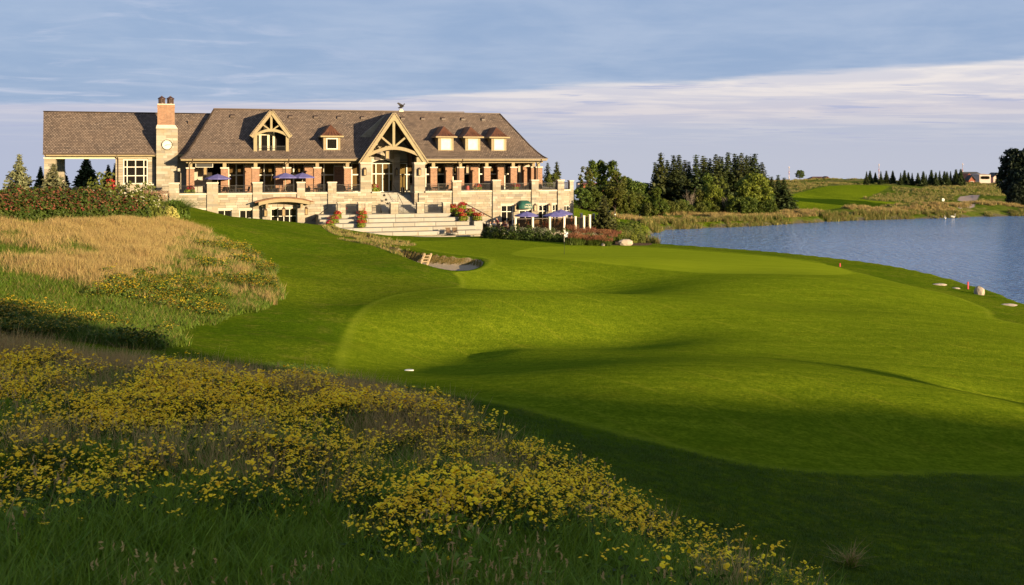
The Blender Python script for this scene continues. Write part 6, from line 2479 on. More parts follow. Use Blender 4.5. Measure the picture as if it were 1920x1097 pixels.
# ================================================================== FLOWER BEDS NEAR THE HOUSE
rsG = np.random.RandomState(101)
hedge_me = [raw_mesh('foliage', shrub_mesh(300 + i, .72, 1.15, L_BUSHG, 620, .10, L_PALE, 34 if i < 2 else 4, .05, .6)) for i in range(4)]
for i in range(15):
    px = 912 + i * 11.2
    py = 446.5 + .055 * (px - 912)
    x, y = hit(px, py)[0]
    r = empty('garden_shrub', (x, y + .2, gz(x, y) - .05), i * 1.1, ('green shrub dotted with pale blooms, in the hedge before the diners' if i < 5 else 'clipped green shrub in the hedge row before the glass fence'), 'shrub', 'hedge row in front of the patio')
    r.scale = (1, 1, 1.05 - .012 * i + .12 * rsG.rand())
    add_obj('foliage', hedge_me[i % 2 if i < 5 else 2 + i % 2], r)
# silvery perennials behind the hedge
sil = [raw_mesh('foliage', shrub_mesh(320 + i, .8, 1.1, leaf_mat('sage_leaves', (.16, .17, .10), (.36, .36, .24), .2), 500, .09, L_PALE, 40, .045, .3)) for i in range(2)]
for i in range(8):
    px = 985 + i * 12
    x, y = hit(px, 444)[0]
    r = empty('silvery_perennial', (x, y + 2.0, gz(x, y + 2.0)), i, 'pale silvery perennial between the hedge and the glass fence', 'plant', 'silvery perennials behind the hedge')
    r.scale = (1, 1, .9 + .3 * rsG.rand())
    add_obj('foliage', sil[i % 2], r)


def plume_mesh(seed, n, h, spread, m_leaf, m_plume, pl=.35):
    rs = np.random.RandomState(seed)
    v, f = blades(rs, n, h, spread, .45, .022, .6, 2)
    C, Nn, S = [], [], []
    k = n
    a, ro = rs.rand(k) * 6.283, spread * 1.5 * rs.rand(k) ** .5
    z = h * (.80 + .35 * rs.rand(k))
    q = np.stack([np.cos(a) * ro, np.sin(a) * ro, z], 1)
    for j in range(3):
        C.append(q + np.array([0, 0, -.07 * j]))
        Nn.append(rs.normal(size=(k, 3)) * np.array([1, 1, .2]))
        S.append(np.full(k, .05))
    w = leaf_quads(np.vstack(C), np.vstack(Nn), np.concatenate(S), rs, .45)
    return raw_mesh('plumes', [(v, f, m_leaf), (w, [tuple(range(i, i + 4)) for i in range(0, len(w), 4)], m_plume)])


rust = [plume_mesh(340 + i, 230, 1.15, .5, L_GREEN, L_RUST) for i in range(3)]
for i in range(17):
    px = 1072 + (i % 9) * 10.2 + rsG.rand() * 8
    py = (451 if i < 9 else 458.5) + 3 * rsG.rand()
    x, y = hit(px, py)[0]
    r = empty('red_grass_clump', (x, y + .5, gz(x, y + .5)), i * .7, 'rust red ornamental grass clump at the end of the hedge', 'ornamental grass', 'rust red grasses by the patio')
    s = (.95 if i < 9 else .62) + .45 * rsG.rand() ** 1.5
    r.scale = (1.0 + .3 * rsG.rand(), 1.1, s)
    add_obj('plumes', rust[i % 3], r)
# waterside shrubs at the end of the bed
wsm = [raw_mesh('foliage', shrub_mesh(360 + i, 1.2, 1.5, [L_OLIVE, L_WILLOW, L_GREEN][i], 900, .13)) for i in range(3)]
for i, (px, py, s, k) in enumerate(((1160, 452, .9, 1), (1172, 449, 1.1, 0), (1184, 455, .8, 1), (1192, 448, 1.1, 1), (1200, 455, .7, 0), (1178, 440, 1.2, 2), (1190, 436, 1.2, 0), (1204, 441, 1.0, 1), (1165, 434, 1.2, 2), (1150, 432, 1.1, 1), (1135, 430, 1.0, 0), (1122, 434, .8, 1), (1208, 448, .8, 2))):
    x, y = hit(px, py)[0]
    r = empty('waterside_shrub', (x, y, gz(x, y) - .1), i * 1.9, ('yellow-green' if k == 1 else 'olive' if k == 0 else 'deep green') + ' loose shrub on the lake bank beside the flower bed', 'shrub', 'shrubs at the lake end of the bed')
    r.scale = (s * .8, s * .8, s * (.75 + .3 * rsG.rand()))
    add_obj('foliage', wsm[k], r)

# ================================================================== HILLTOP BED AT THE LEFT
redm = [raw_mesh('foliage', shrub_mesh(400 + i, .95, 1.42, L_BUSHG, 800, .11, L_RUST if i != 1 else leaf_mat('brick_red_blooms', (.16, .03, .02), (.32, .075, .045), .2, .1, .6), 200, .07, .45)) for i in range(3)]
ii = 0
for row, (py, off, s0) in enumerate(((407.8, 0, .95), (405.0, 7, 1.05), (402.5, 3, 1.2))):
    for px in np.arange(-24, 236 - row * 8, 15.5):
        x, y = hit(px + off, 409.3)[0]
        y += row * 1.5 + .6
        x *= 1 + .0 * row
        r = empty('red_flowering_shrub', (x, y, gz(x, y) - .08), ii * .9, 'red-flowering shrub massed with others along the hilltop bed', 'shrub', 'red-flowering shrubs on the hilltop')
        r.scale = (1, 1, s0 * (.80 + .2 * rsG.rand()))
        add_obj('foliage', redm[ii % 3], r)
        ii += 1
gold = [raw_mesh('foliage', shrub_mesh(410 + i, 1.1, 1.75, L_OLIVE, 800, .12, L_PALE, 60, .09, .5)) for i in range(2)]
for i, px in enumerate((118, 136, 152, 168, 184, 200, 214, 226, 238)):
    x, y = hit(px, 409.3)[0]
    y += 5.2
    r = empty('tall_garden_shrub', (x, y, gz(x, y)), i, 'olive shrub with pale blooms rising behind the red-flowering bed', 'shrub', 'olive shrubs behind the red bed')
    r.scale = (1, 1, 1.05 + .2 * rsG.rand() - .02 * i)
    add_obj('foliage', gold[i % 2], r)
pk = [plume_mesh(420 + i, 190, 1.75, .62, L_OLIVE, L_PINK) for i in range(2)]
for i, px in enumerate((247, 256, 265, 274, 283, 252, 269, 280)):
    x, y = hit(px, 406.5)[0]
    y += .6 + (i > 4) * 1.4
    r = empty('plume_grass', (x, y, gz(x, y)), i, 'tall ornamental grass with pinkish plumes below the chimney', 'ornamental grass', 'pink plume grasses below the chimney')
    r.scale = (1, 1, .92 + .15 * rsG.rand())
    add_obj('plumes', pk[i % 2], r)
x, y = hit(316, 406.3)[0]
rb_ = empty('round_bush', (x, y + 1.6, gz(x, y + 1.6) - .1), 0, 'rounded dark green bush at the corner of the terrace wall', 'bush')
me = raw_mesh('foliage', [(*blades(np.random.RandomState(5), 1500, 1.9, .35, 1.15, .03, .9, 2), L_GREEN)] + shrub_mesh(431, 1.35, 1.45, L_GREEN, 1300, .11))
add_obj('foliage', me, rb_)
rb_.scale = (1.05, 1.05, 1.1)
for i, (px, lab) in enumerate(((299, 'yellow-leaved mound in front of the round dark bush, the left half'), (318, 'yellow-leaved mound in front of the round dark bush, the right half'))):
    x, y = hit(px, 407.2)[0]
    yb = empty('yellow_bush', (x, y + .1, gz(x, y)), i, lab, 'bush', 'yellow-leaved bushes')
    add_obj('foliage', raw_mesh('foliage', shrub_mesh(440 + i, .72, .85 + .1 * i, leaf_mat('golden_leaves', (.36, .30, .06), (.62, .54, .16), .25), 520, .10)), yb)

# iron fence and urn plant behind the hilltop bed
yf_ = 103.0
ifn = empty('iron_fence', (0, 0, 0), 0, 'black iron fence behind the hilltop bed under the drive-through porch', 'fence')
xa, xb = (112 - 960) * yf_ / FPX, (235 - 960) * yf_ / FPX
zf0, zf1 = CAMZ - (372 - HZ) * yf_ / FPX, CAMZ - (351 - HZ) * yf_ / FPX
for k in range(9):
    x = xa + (xb - xa) * k / 8
    MB().box(x - .04, x + .04, yf_ - .04, yf_ + .04, zf0 - .3, zf1 + .05).build('post', M_DARK, ifn)
MB().box(xa, xb, yf_ - .02, yf_ + .02, zf1 - .06, zf1 - .01).box(xa, xb, yf_ - .02, yf_ + .02, zf0 + .1, zf0 + .14).build('rail', M_DARK, ifn)
bb = MB()
k = 0
x = xa
while x < xb:
    bb.box(x - .01, x + .01, yf_ - .01, yf_ + .01, zf0, zf1 - .02)
    x += .12
bb.build('balusters', M_DARK, ifn, kind='stuff')
ux, uz = (208 - 960) * 108 / FPX, CAMZ - (370 - HZ) * 108 / FPX
ur = empty('urn_plant', (ux, 108, uz), 0, 'red-leaved plant in a clay urn by the corner of the wing', 'planter')
MB().lathe([(.22, 0), (.28, .05), (.40, .6), (.45, .68)], 12).build('urn', MATS['clay_pot'], ur)
add_obj('foliage', raw_mesh('foliage', shrub_mesh(450, .5, 1.5, L_RED, 260, .13)), ur, (0, 0, .6))
M_HILLSIDE = None

# ================================================================== TREES
# spruces by the drive-through porch
B1 = spruce_meshes(1, 6.2, 2.6, 26, 12, L_BLUE, ragged=.50, droop=.12, size=.26, dens=1.2)
B2 = spruce_meshes(2, 4.6, 2.7, 22, 12, L_BLUE, ragged=.50, droop=.12, size=.26, dens=1.1)
D1 = spruce_meshes(3, 6.5, 2.5, 26, 12, L_SPRUCE, ragged=.3, droop=.22, size=.34)
D2 = spruce_meshes(4, 6.0, 2.0, 24, 10, L_SPRUCE, ragged=.35, droop=.25, size=.34)


def tree_at(name, meshes, px, pbase, ptop, d, h0, label, group=None, cat='tree', wide=1.0, rz=0, on_ground=True):
    x = (px - 960) * d / FPX
    zb = CAMZ - (pbase - HZ) * d / FPX
    zt = CAMZ - (ptop - HZ) * d / FPX
    g = gz(x, d)
    if on_ground:
        zb = g - .05
    s = (zt - zb) / h0
    return plant(name, meshes, (x, d, zb), rz, (s * wide, s * wide, s), label, cat, group)


tree_at('blue_spruce', B1, 36, 372, 289, 74, 6.2, 'full blue-green spruce at the left edge above the red bed', 'blue spruces on the hilltop', wide=.95)
tree_at('blue_spruce', B2, 100, 374, 308, 73, 4.6, 'smaller blue-green spruce in front of the stone porch pier', 'blue spruces on the hilltop', wide=1.0)
tree_at('dark_spruce', D2, 76, 372, 312, 150, 6.0, 'dark spruce peeping out left of the porch pier', 'dark spruces behind the porch', wide=.9)
tree_at('dark_spruce', D2, 113, 372, 297, 148, 6.0, 'dark spruce seen through the porch just right of the pier', 'dark spruces behind the porch', rz=2)
tree_at('dark_spruce', D1, 162, 374, 290, 146, 6.5, 'broad dark spruce in the middle of the porch opening', 'dark spruces behind the porch', wide=1.05, rz=1)
tree_at('dark_spruce', D1, 203, 374, 309, 148, 6.5, 'dark spruce at the right side of the porch opening', 'dark spruces behind the porch', rz=3, wide=.9)
tree_at('dark_spruce', D2, 217, 374, 306, 152, 6.0, 'dark spruce half hidden by the wing wall', 'dark spruces behind the porch', rz=4)

# wood beyond the lake
S1 = spruce_meshes(11, 11, 3.7, 30, 13, L_SPRUCE, ragged=.45, droop=.24, size=.36, dens=.9)
S2 = spruce_meshes(12, 11, 3.0, 30, 12, L_SPRUCE, ragged=.50, droop=.20, size=.36, dens=.9)
S3 = spruce_meshes(13, 11, 3.9, 26, 12, L_PINE, ragged=.60, droop=.14, size=.40, dens=.9, top_thin=.8)
S4 = spruce_meshes(14, 11, 2.4, 20, 7, L_PINE, bare=.34, ragged=.6, droop=.12, size=.46, dens=1.2)
G1 = leafy_meshes(21, 8, 2.8, L_GREEN, 60, 95, .19)
G2 = leafy_meshes(22, 8, 2.7, L_OLIVE, 56, 95, .19, shape='vase')
G3 = leafy_meshes(23, 10, 1.9, L_GREEN, 54, 80, .18, shape='column', clump=.30, trunk_h=.12)
G4 = leafy_meshes(24, 8, 3.0, L_DARK, 60, 95, .20, trunk_h=.12)
G5 = leafy_meshes(25, 5, 1.6, L_WILLOW, 40, 80, .15, shape='column', trunk_h=.06, clump=.34)
G6 = leafy_meshes(26, 6, 2.6, L_WILLOW, 60, 95, .17, trunk_h=.12)
G7 = leafy_meshes(27, 3, 2.0, L_OLIVE, 40, 80, .13, shape='shrub', trunk_h=.05, limbs=False)
G8 = leafy_meshes(28, 3, 2.1, L_GREEN, 40, 80, .13, shape='shrub', trunk_h=.05, limbs=False)
G9 = leafy_meshes(29, 10, 2.3, L_OLIVE, 34, 62, .18, shape='round', clump=.24, trunk_h=.25)
con = [  # px, top, d, mesh, width
    (1239, 286, 192, S4, 1.0, 'tall pine with bare reddish trunk at the left end of the dark wood'), (1228, 304, 196, S2, .9, 'slim dark conifer left of the pine with bare trunk'),
    (1263, 291, 194, S1, 1.15, 'broad dark spruce third from the left in the wood beyond the lake'), (1273, 290.5, 199, S1, 1.1, 'dark spruce directly behind the broad one in the wood'),
    (1292, 303, 206, S2, 1.0, 'lower dark spruce in the dip of the wood'), (1305, 290, 200, S2, 1.1, 'dark spruce right of the dip in the wood'), (1318, 292, 203, S3, .9, 'ragged dark pine right of the dip in the wood'),
    (1331, 297, 207, S2, 1.0, 'dark spruce set back in the middle of the wood'), (1342, 289, 199, S3, .95, 'dark pine with broad head in the middle of the wood'), (1354, 294, 205, S1, .9, 'dark spruce between two taller ones mid wood'),
    (1365, 285.5, 200, S1, 1.05, 'tallest dark spruce of the wood'), (1377, 288, 204, S2, 1.0, 'narrow dark spruce next to the tallest one'), (1390, 286.5, 200, S3, .95, 'dark pine second right of the tallest spruce'), (1400, 291, 206, S1, 1.0, 'dark spruce before the right end of the wood'),
    (1415, 288, 201, S1, 1.35, 'broad dark spruce towering at the right end of the wood'), (1429, 304, 205, S3, 1.0, 'ragged pine sloping down at the right end of the wood'),
    (1284, 300, 209, S3, 1.1, 'dark pine filling the back of the dip in the wood'), (1322, 296, 210, S1, 1.2, 'dark spruce at the back of the wood, left of centre'), (1349, 293, 211, S3, 1.1, 'dark pine at the back of the wood near its centre'), (1383, 292, 211, S1, 1.2, 'dark spruce at the back, between the tallest and the right end'), (1407, 293, 212, S3, 1.2, 'dark pine at the back behind the towering right-hand spruce'), (1251, 300, 203, S1, 1.2, 'dark spruce between the bare-trunked pine and the broad spruce'),
    (1447, 331, 203, S1, 1.2, 'low dark spruce at the foot of the right end of the wood'), (1459, 328, 207, S2, 1.3, 'low pointed spruce second from the right end'), (1470, 333, 203, S1, 1.5, 'low broad spruce at the very right end of the wood')]
for i, (px, tp, d, me, w, lab) in enumerate(con):
    tree_at('spruce_tree' if me in (S1, S2) else 'pine_tree', me, px, 400, tp, d, 11, lab, 'dark conifers beyond the lake', wide=w * .95, rz=i * 1.3)
lf = [  # px, top, d, mesh, h0, wide, label
    (1101, 312, 178, G9, 10, .8, 'loose airy poplar at the left end of the lakeside trees'), (1112, 303, 182, G3, 10, 1.0, 'tall loose poplar, left of three behind the patio corner'), (1129, 303, 184, G3, 10, 1.0, 'tall loose poplar, middle of three behind the patio corner'), (1146, 303.5, 182, G3, 10, 1.1, 'tall loose poplar, right of three behind the patio corner'), (1160, 321, 180, G9, 10, 1.0, 'shorter airy poplar right of the three tall ones'),
    (1090, 352, 172, G4, 8, 1.1, 'dark rounded tree beside the end wall of the house'), (1108, 350, 174, G4, 8, 1.2, 'dark rounded tree under the poplars'), (1128, 347, 176, G4, 8, 1.1, 'dark leafy tree among the poplar trunks'), (1152, 344, 175, G2, 8, 1.2, 'olive spreading tree below the right poplar'), (1172, 333, 190, G4, 8, 1.3, 'dark leafy tree on the slope down to the dark wood'), (1188, 340, 192, G4, 8, 1.3, 'dark leafy tree between poplars and pine'), (1204, 343, 195, G4, 8, 1.2, 'dark leafy tree left of the pine with bare trunk'),
    (1176, 360, 176, G2, 8, 1.2, 'olive spreading tree in front of the dark slope'), (1196, 362, 178, G2, 8, 1.0, 'olive tree right of the spreading one'), (1212, 368, 178, G6, 6, .9, 'small yellow-green tree by the reeds'),
    (1230, 352, 177, G3, 10, 1.5, 'bright young leafy tree in front of the pine'), (1246, 374, 177, G5, 5, 1.1, 'short bright bush tree right of the young leafy tree'),
    (1327, 326, 186, G3, 10, 1.2, 'pointed light green tree before the middle of the wood'), (1347, 330, 186, G9, 10, 1.0, 'airy light green tree before the middle of the wood'), (1336, 346, 183, G6, 6, .8, 'yellow-green bushy tree between two pointed ones'), (1310, 356, 183, G2, 8, .8, 'olive tree behind the bare grey shrub'),
    (1418, 325, 186, G6, 6, 1.0, 'large bright yellow-green tree before the right end of the wood'), (1404, 344, 184, G6, 6, .8, 'bright yellow-green tree left of the large one'), (1432, 352, 186, G1, 8, 1.0, 'green rounded tree right of the large bright one'), (1369, 367, 181, G5, 5, 1.0, 'small golden green cone-shaped tree by the bank'), (1386, 366, 184, G2, 8, .9, 'olive tree right of the golden cone'),
    (1500, 319, 375, G1, 8, 1.1, 'lone round tree on the far hill crest')]
for i, (px, tp, d, me, h0, w, lab) in enumerate(lf):
    tree_at('leafy_tree', me, px, 400, tp, d, h0, lab, 'leafy trees beyond the lake', wide=w, rz=i * 1.7)
# undergrowth bushes along the foot of the wood
for i, px in enumerate(np.arange(1082, 1452, 9.5)):
    d = 175 + 5 * rsG.rand() + (4 if px > 1300 else 0)
    me = (G7, G8)[rsG.randint(2)]
    tp = 384 - 10 * rsG.rand() - (14 * rsG.rand() if rsG.rand() < .3 else 0)
    tree_at('bank_bush', me, px + 3 * rsG.rand(), 400, tp, d, 3, 'leafy bush in the undergrowth at the foot of the lakeside wood', 'bushes at the foot of the lakeside wood', 'bush', .9, i)


def bare_tree(seed, h):
    rs = random.Random(seed)
    mb = MB()

    def grow(p, d, L, r, lev):
        q = p + d * L
        m = p + d * L * .5 + Vector((rs.uniform(-1, 1), rs.uniform(-1, 1), 0)) * L * .06
        mb.tube([p, m, q], [r, r * .8, r * .6], 4, False)
        if lev == 0:
            return
        for k in range(3):
            nd = (d + Vector((rs.uniform(-1, 1), rs.uniform(-1, 1), rs.uniform(0, .5))) * .55).normalized()
            grow(p + d * L * rs.uniform(.5, 1), nd, L * rs.uniform(.5, .75), r * .55, lev - 1)
    for k in range(4):
        grow(Vector((rs.uniform(-.3, .3), rs.uniform(-.3, .3), -.2)), Vector((rs.uniform(-.35, .35), rs.uniform(-.35, .35), 1)).normalized(), h * .42, .06, 3)
    return mb


for px, tp, lab in ((1297, 340, 'bare grey multi-stemmed tree before the dark wood'), (1360, 352, 'thin bare shrub with pale twigs right of centre in the wood')):
    d = 181
    x = (px - 960) * d / FPX
    h = (400 - tp) * d / FPX
    r = empty('bare_tree', (x, d, gz(x, d)), 0, lab, 'tree', 'bare trees by the lake')
    bare_tree(int(px), h).build('branches', M_BARKG, r)

# conifers behind the right end of the house
tree_at('spruce_tree', S3, 1027, 400, 305, 168, 11, 'dark pine rising behind the terrace corner, left of two', 'pines behind the terrace corner', wide=.75)
tree_at('spruce_tree', S4, 1044, 400, 303, 166, 11, 'sparse dark pine behind the terrace corner, right of two', 'pines behind the terrace corner', wide=.9)
tree_at('leafy_tree', G2, 1035, 400, 327, 160, 8, 'yellowish tree low behind the terrace corner', wide=.8)
# young pine at the water end of the patio
PY = spruce_meshes(31, 5.0, 1.9, 20, 9, leaf_mat('young_pine_needles', (0.050, 0.062, 0.014), (0.15, 0.145, 0.04), .15, .1), ragged=.35, droop=-.08, size=.26, top_thin=1.1)
tree_at('young_pine', PY, 1132, 440, 366, 130, 5.0, 'young olive-green pine standing just right of the glass fence')

# row of small spruces on the far crest
for i, x_ in enumerate((688, 715, 757, 800, 843, 893, 955, 985, 1015, 1045, 1090, 1132, 1155, 1195, 1230, 1260, 1297, 1318, 1345, 1388, 1425)):
    px = 1460 + x_ / 4.174
    tp = (321, 320, 323, 321, 320, 320, 323.5, 319, 323, 324, 324, 321, 327, 318.5, 323, 320, 321, 322, 321, 317.5, 317)[i]
    d = 352 + (i * 37 % 11)
    tree_at('crest_spruce', D2 if i % 3 else S2, px, 338, tp, d, 6.0 if i % 3 else 11, 'small dark spruce in the row along the far hill crest', 'row of small spruces on the far crest', wide=1.0, rz=i)
tree_at('crest_spruce', S1, 1873.5, 338, 319, 372, 11, 'single small spruce on the crest left of the big shaded tree', wide=1.1)

# big shaded trees at the right edge
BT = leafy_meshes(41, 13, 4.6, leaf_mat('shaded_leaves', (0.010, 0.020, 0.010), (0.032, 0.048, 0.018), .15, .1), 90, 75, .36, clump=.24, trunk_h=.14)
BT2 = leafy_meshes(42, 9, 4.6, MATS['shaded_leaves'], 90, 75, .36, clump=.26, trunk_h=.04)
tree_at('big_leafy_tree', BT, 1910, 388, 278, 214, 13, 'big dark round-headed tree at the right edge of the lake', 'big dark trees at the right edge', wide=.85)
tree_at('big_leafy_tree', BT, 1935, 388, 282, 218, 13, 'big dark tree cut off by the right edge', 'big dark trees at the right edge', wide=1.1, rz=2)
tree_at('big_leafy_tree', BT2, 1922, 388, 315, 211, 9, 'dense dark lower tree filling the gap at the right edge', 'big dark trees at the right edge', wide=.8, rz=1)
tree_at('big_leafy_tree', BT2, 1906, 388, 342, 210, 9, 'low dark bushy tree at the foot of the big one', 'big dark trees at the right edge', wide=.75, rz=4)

# ================================================================== FAR BUILDINGS, MASTS, DOCK, BIRDS
M_RED = mat('far_red_brick', (0.30, 0.09, 0.05), .9, .1)
M_ROOFR = mat('far_brown_roof', (0.13, 0.055, 0.045), .9, .1)
M_ROOFD = mat('far_grey_roof', (0.06, 0.055, 0.055), .9, .1)
M_FARW = mat('far_white_wall', (0.62, 0.48, 0.42), .9, .08)


def far_house(px0, px1, pe, pr, pb, d, wall, roofm, label, gable=True, wins=3, depth=9.0):
    x0, x1 = (px0 - 960) * d / FPX, (px1 - 960) * d / FPX
    z = lambda p: CAMZ - (p - HZ) * d / FPX
    r = empty('far_house', ((x0 + x1) / 2, d, z(pb) - 3), 0, label, 'house', 'houses beyond the far crest')
    w, H0, He, Hr = (x1 - x0) / 2, 0, z(pe) - z(pb) + 3, z(pr) - z(pb) + 3
    if gable:
        MB().prism([(-w * .92, 0), (w * .92, 0), (w * .92, He), (0, Hr - .25), (-w * .92, He)], 0, depth).build('wall', wall, r)
        MB().prism([(-w, He - .3), (0, Hr), (w, He - .3), (w, He - .05), (0, Hr + .3), (-w, He - .05)], -.4, depth + .3).build('roof', roofm, r)
    else:
        MB().box(-w * .95, w * .95, 0, depth, 0, He).build('wall', wall, r)
        MB().add([(-w, -.4, He), (w, -.4, He), (w, depth, He), (-w, depth, He), (-w * .6, depth / 2, Hr), (w * .6, depth / 2, Hr)], [(0, 1, 5, 4), (1, 2, 5), (2, 3, 4, 5), (3, 0, 4), (3, 2, 1, 0)]).build('roof', roofm, r)
    for i in range(wins):
        x = -w * .7 + 1.4 * w * (i + .5) / wins
        f = MB().box(x - .55, x + .55, -.10, -.005, He - 1.9, He - .6).build('window', M_WHITE, r)
        MB().box(x - .45, x + .45, -.13, -.101, He - 1.8, He - .7).build('pane', M_PANE, f)
    return r


far_house(1521, 1562, 337, 331.5, 345, 405, M_RED, M_ROOFR, 'low house with long brown-red roof left on the far crest', False, 4)
far_house(1541, 1561, 338, 332, 345, 402, M_FARW, M_ROOFR, 'gabled front bay of the brown-roofed house on the far crest', True, 2, 4)
far_house(1803, 1850, 331, 322.5, 345, 425, M_RED, M_ROOFD, 'large dark-roofed house behind the orange gable on the far crest', False, 5)
far_house(1807, 1826, 335.5, 326.5, 345, 400, M_RED, M_RED, 'orange brick gabled house right of the radio mast', True, 2, 6)
far_house(1816, 1829, 337, 330, 345, 396, M_RED, M_ROOFD, 'small orange gabled wing in front of the orange brick house', True, 1, 4)
far_house(1836, 1858, 327.5, 326, 345, 415, M_FARW, M_FARW, 'flat pale house block right of the orange gable', False, 6)
far_house(1862, 1880, 331, 325, 345, 430, M_FARW, M_ROOFD, 'house with dark pitched roof next to the big shaded tree', True, 1, 6)
far_house(1083, 1106, 343.5, 340.5, 352, 330, M_FARW, M_ROOFD, 'distant pale house seen left of the poplars', False, 3)
far_house(1092, 1140, 345.5, 343.5, 352, 325, M_RED, mat('far_red_roof', (.42, .07, .05), .8, .1), 'distant low building with red roof behind the poplars', False, 5)

M_MASTR = mat('mast_red', (0.42, 0.12, 0.10), .6, .05)
for px, tp, lab in ((1479.5, 312, 'red and white radio mast left of the lone round tree'), (1648, 307, 'red and white radio mast among the small crest spruces'), (1805, 305.5, 'red and white radio mast beside the orange gabled house')):
    d = 440
    x = (px - 960) * d / FPX
    zb, zt = gz(x, d) - .5, CAMZ - (tp - HZ) * d / FPX
    r = empty('radio_mast', (x, d, zb), .3, lab, 'mast', 'radio masts on the skyline')
    H = zt - zb
    for k in range(6):
        a, b = H * k / 6, H * (k + 1) / 6
        w = .34 - .05 * k
        m = MB()
        for s in range(3):
            c0, c1 = s * 2.094, (s + 1) * 2.094
            m.tube([(w * math.cos(c0), w * math.sin(c0), a), (w * .9 * math.cos(c0), w * .9 * math.sin(c0), b)], .035, 4)
            m.tube([(w * math.cos(c0), w * math.sin(c0), a), (w * .9 * math.cos(c1), w * .9 * math.sin(c1), b)], .028, 4)
        m.build('mast_section', M_MASTR if k % 2 == 0 else M_FARW, r)
    m = MB()
    for k in range(3):
        m.box(-.22, .22, -.22, .22, H * (.55 + .2 * k), H * (.55 + .2 * k) + .22)
    m.build('antenna', M_FARW, r)

x, y = (1905 - 960) * 198 / FPX, 198
dk = empty('small_dock', (x, y, 0), -.1, 'small pale wooden dock at the right edge of the lake', 'dock')
for k in range(7):
    MB().box(-2.1 + .6 * k, -1.54 + .6 * k, -1.2, 1.2, .55, .62).build('plank', M_WOOD, dk)
for a in (-1.9, 1.9):
    for b in (-1.1, 1.1):
        MB().box(a - .08, a + .08, b - .08, b + .08, -1.0, .549).build('pile', M_BROWN, dk)
x, y = (1766 - 960) * 215 / FPX, 215
ff = empty('white_flagstick', (x, y, gz(x, y)), 0, 'small white flag on the far green across the lake', 'flagstick')
MB().tube([(0, 0, 0), (0, 0, 2.1)], .025, 5).build('pole', M_DARK, ff)
MB().prism([(0.03, 1.45), (.5, 1.4), (.62, 1.75), (.5, 2.05), (.03, 2.1)], -.02, .02).build('flag', M_WHITE, ff)
M_SWAN = mat('white_feathers', (.75, .72, .68), .8, .04)
for i, (px, py, lab) in enumerate(((1786, 408.5, 'white swan with raised neck on the far water'), (1772, 411, 'white swan low on the water left of the other'))):
    d = FPX * CAMZ / (py - HZ)
    x = (px - 960) * d / FPX
    s = empty('swan', (x, d, 0), i * 1.2, lab, 'swan', 'swans on the lake')
    MB().tube([(-.55, 0, .22), (-.4, 0, .2), (-.1, 0, .2), (.25, 0, .16), (.4, 0, .2), (.48, 0, .40), (.42, 0, .62 if i == 0 else .5), (.48, 0, .74 if i == 0 else .56), (.6, 0, .70 if i == 0 else .5)], [.03, .12, .2, .17, .09, .05, .04, .055, .02], 8).build('body', M_SWAN, s, smooth=True)
    MB().tube([(.6, 0, .70 if i == 0 else .5), (.7, 0, .67 if i == 0 else .47)], [.02, .008], 5).build('beak', M_STAKE, s)
    for q in (-1, 1):
        MB().blob((-.12, q * .13, .28), (.34, .06, .14), 2, 2, .1).build('wing', M_SWAN, s, smooth=True)

# ================================================================== LONG GRASS, FLOWERS, REEDS
def scatter(name, P_, rz, sc, idx, protos, label, tilt=None):
    """one object of uncountable plants: a point per tuft, a small set of tuft meshes placed on them"""
    col = bpy.data.collections.new(name + '_tufts')
    for i, me in enumerate(protos):
        o = bpy.data.objects.new('tuft_%02d' % i, me)
        col.objects.link(o)
    n = len(P_)
    me = bpy.data.meshes.new(name)
    me.vertices.add(n)
    me.vertices.foreach_set('co', np.asarray(P_, np.float32).ravel())
    a = me.attributes.new('rot', 'FLOAT_VECTOR', 'POINT')
    rv = np.zeros((n, 3), np.float32)
    rv[:, 2] = rz
    if tilt is not None:
        rv[:, :2] = tilt
    a.data.foreach_set('vector', rv.ravel())
    me.attributes.new('scl', 'FLOAT', 'POINT').data.foreach_set('value', np.asarray(sc, np.float32))
    me.attributes.new('pick', 'INT', 'POINT').data.foreach_set('value', np.asarray(idx, np.int32))
    ob = add_obj(name, me)
    tag(ob, label, None, None, 'stuff')
    g = bpy.data.node_groups.new(name + '_nodes', 'GeometryNodeTree')
    g.interface.new_socket('Geometry', in_out='INPUT', socket_type='NodeSocketGeometry')
    g.interface.new_socket('Geometry', in_out='OUTPUT', socket_type='NodeSocketGeometry')
    N = g.nodes
    gi, go = N.new('NodeGroupInput'), N.new('NodeGroupOutput')
    ip = N.new('GeometryNodeInstanceOnPoints')
    ci = N.new('GeometryNodeCollectionInfo')
    ci.inputs['Collection'].default_value = col
    ci.inputs['Separate Children'].default_value = True
    ci.inputs['Reset Children'].default_value = True
    ip.inputs['Pick Instance'].default_value = True

    def at(nm, ty):
        x = N.new('GeometryNodeInputNamedAttribute')
        x.data_type = ty
        x.inputs['Name'].default_value = nm
        return x.outputs[0]
    L = g.links.new
    L(gi.outputs[0], ip.inputs['Points'])
    L(ci.outputs[0], ip.inputs['Instance'])
    L(at('pick', 'INT'), ip.inputs['Instance Index'])
    e = N.new('FunctionNodeEulerToRotation')
    L(at('rot', 'FLOAT_VECTOR'), e.inputs[0])
    L(e.outputs[0], ip.inputs['Rotation'])
    L(at('scl', 'FLOAT'), ip.inputs['Scale'])
    L(ip.outputs[0], go.inputs[0])
    m = ob.modifiers.new('tufts', 'NODES')
    m.node_group = g
    return ob


rg = np.random.RandomState(77)


def in_frame(x, y, z, margin=60, up=0.0):
    px = 960 + FPX * x / np.maximum(y, .1)
    py = HZ + FPX * (CAMZ - z - up) / np.maximum(y, .1)
    return (y > 1.5) & (px > -margin) & (px < 1920 + margin) & (py < 1097 + margin * 3)


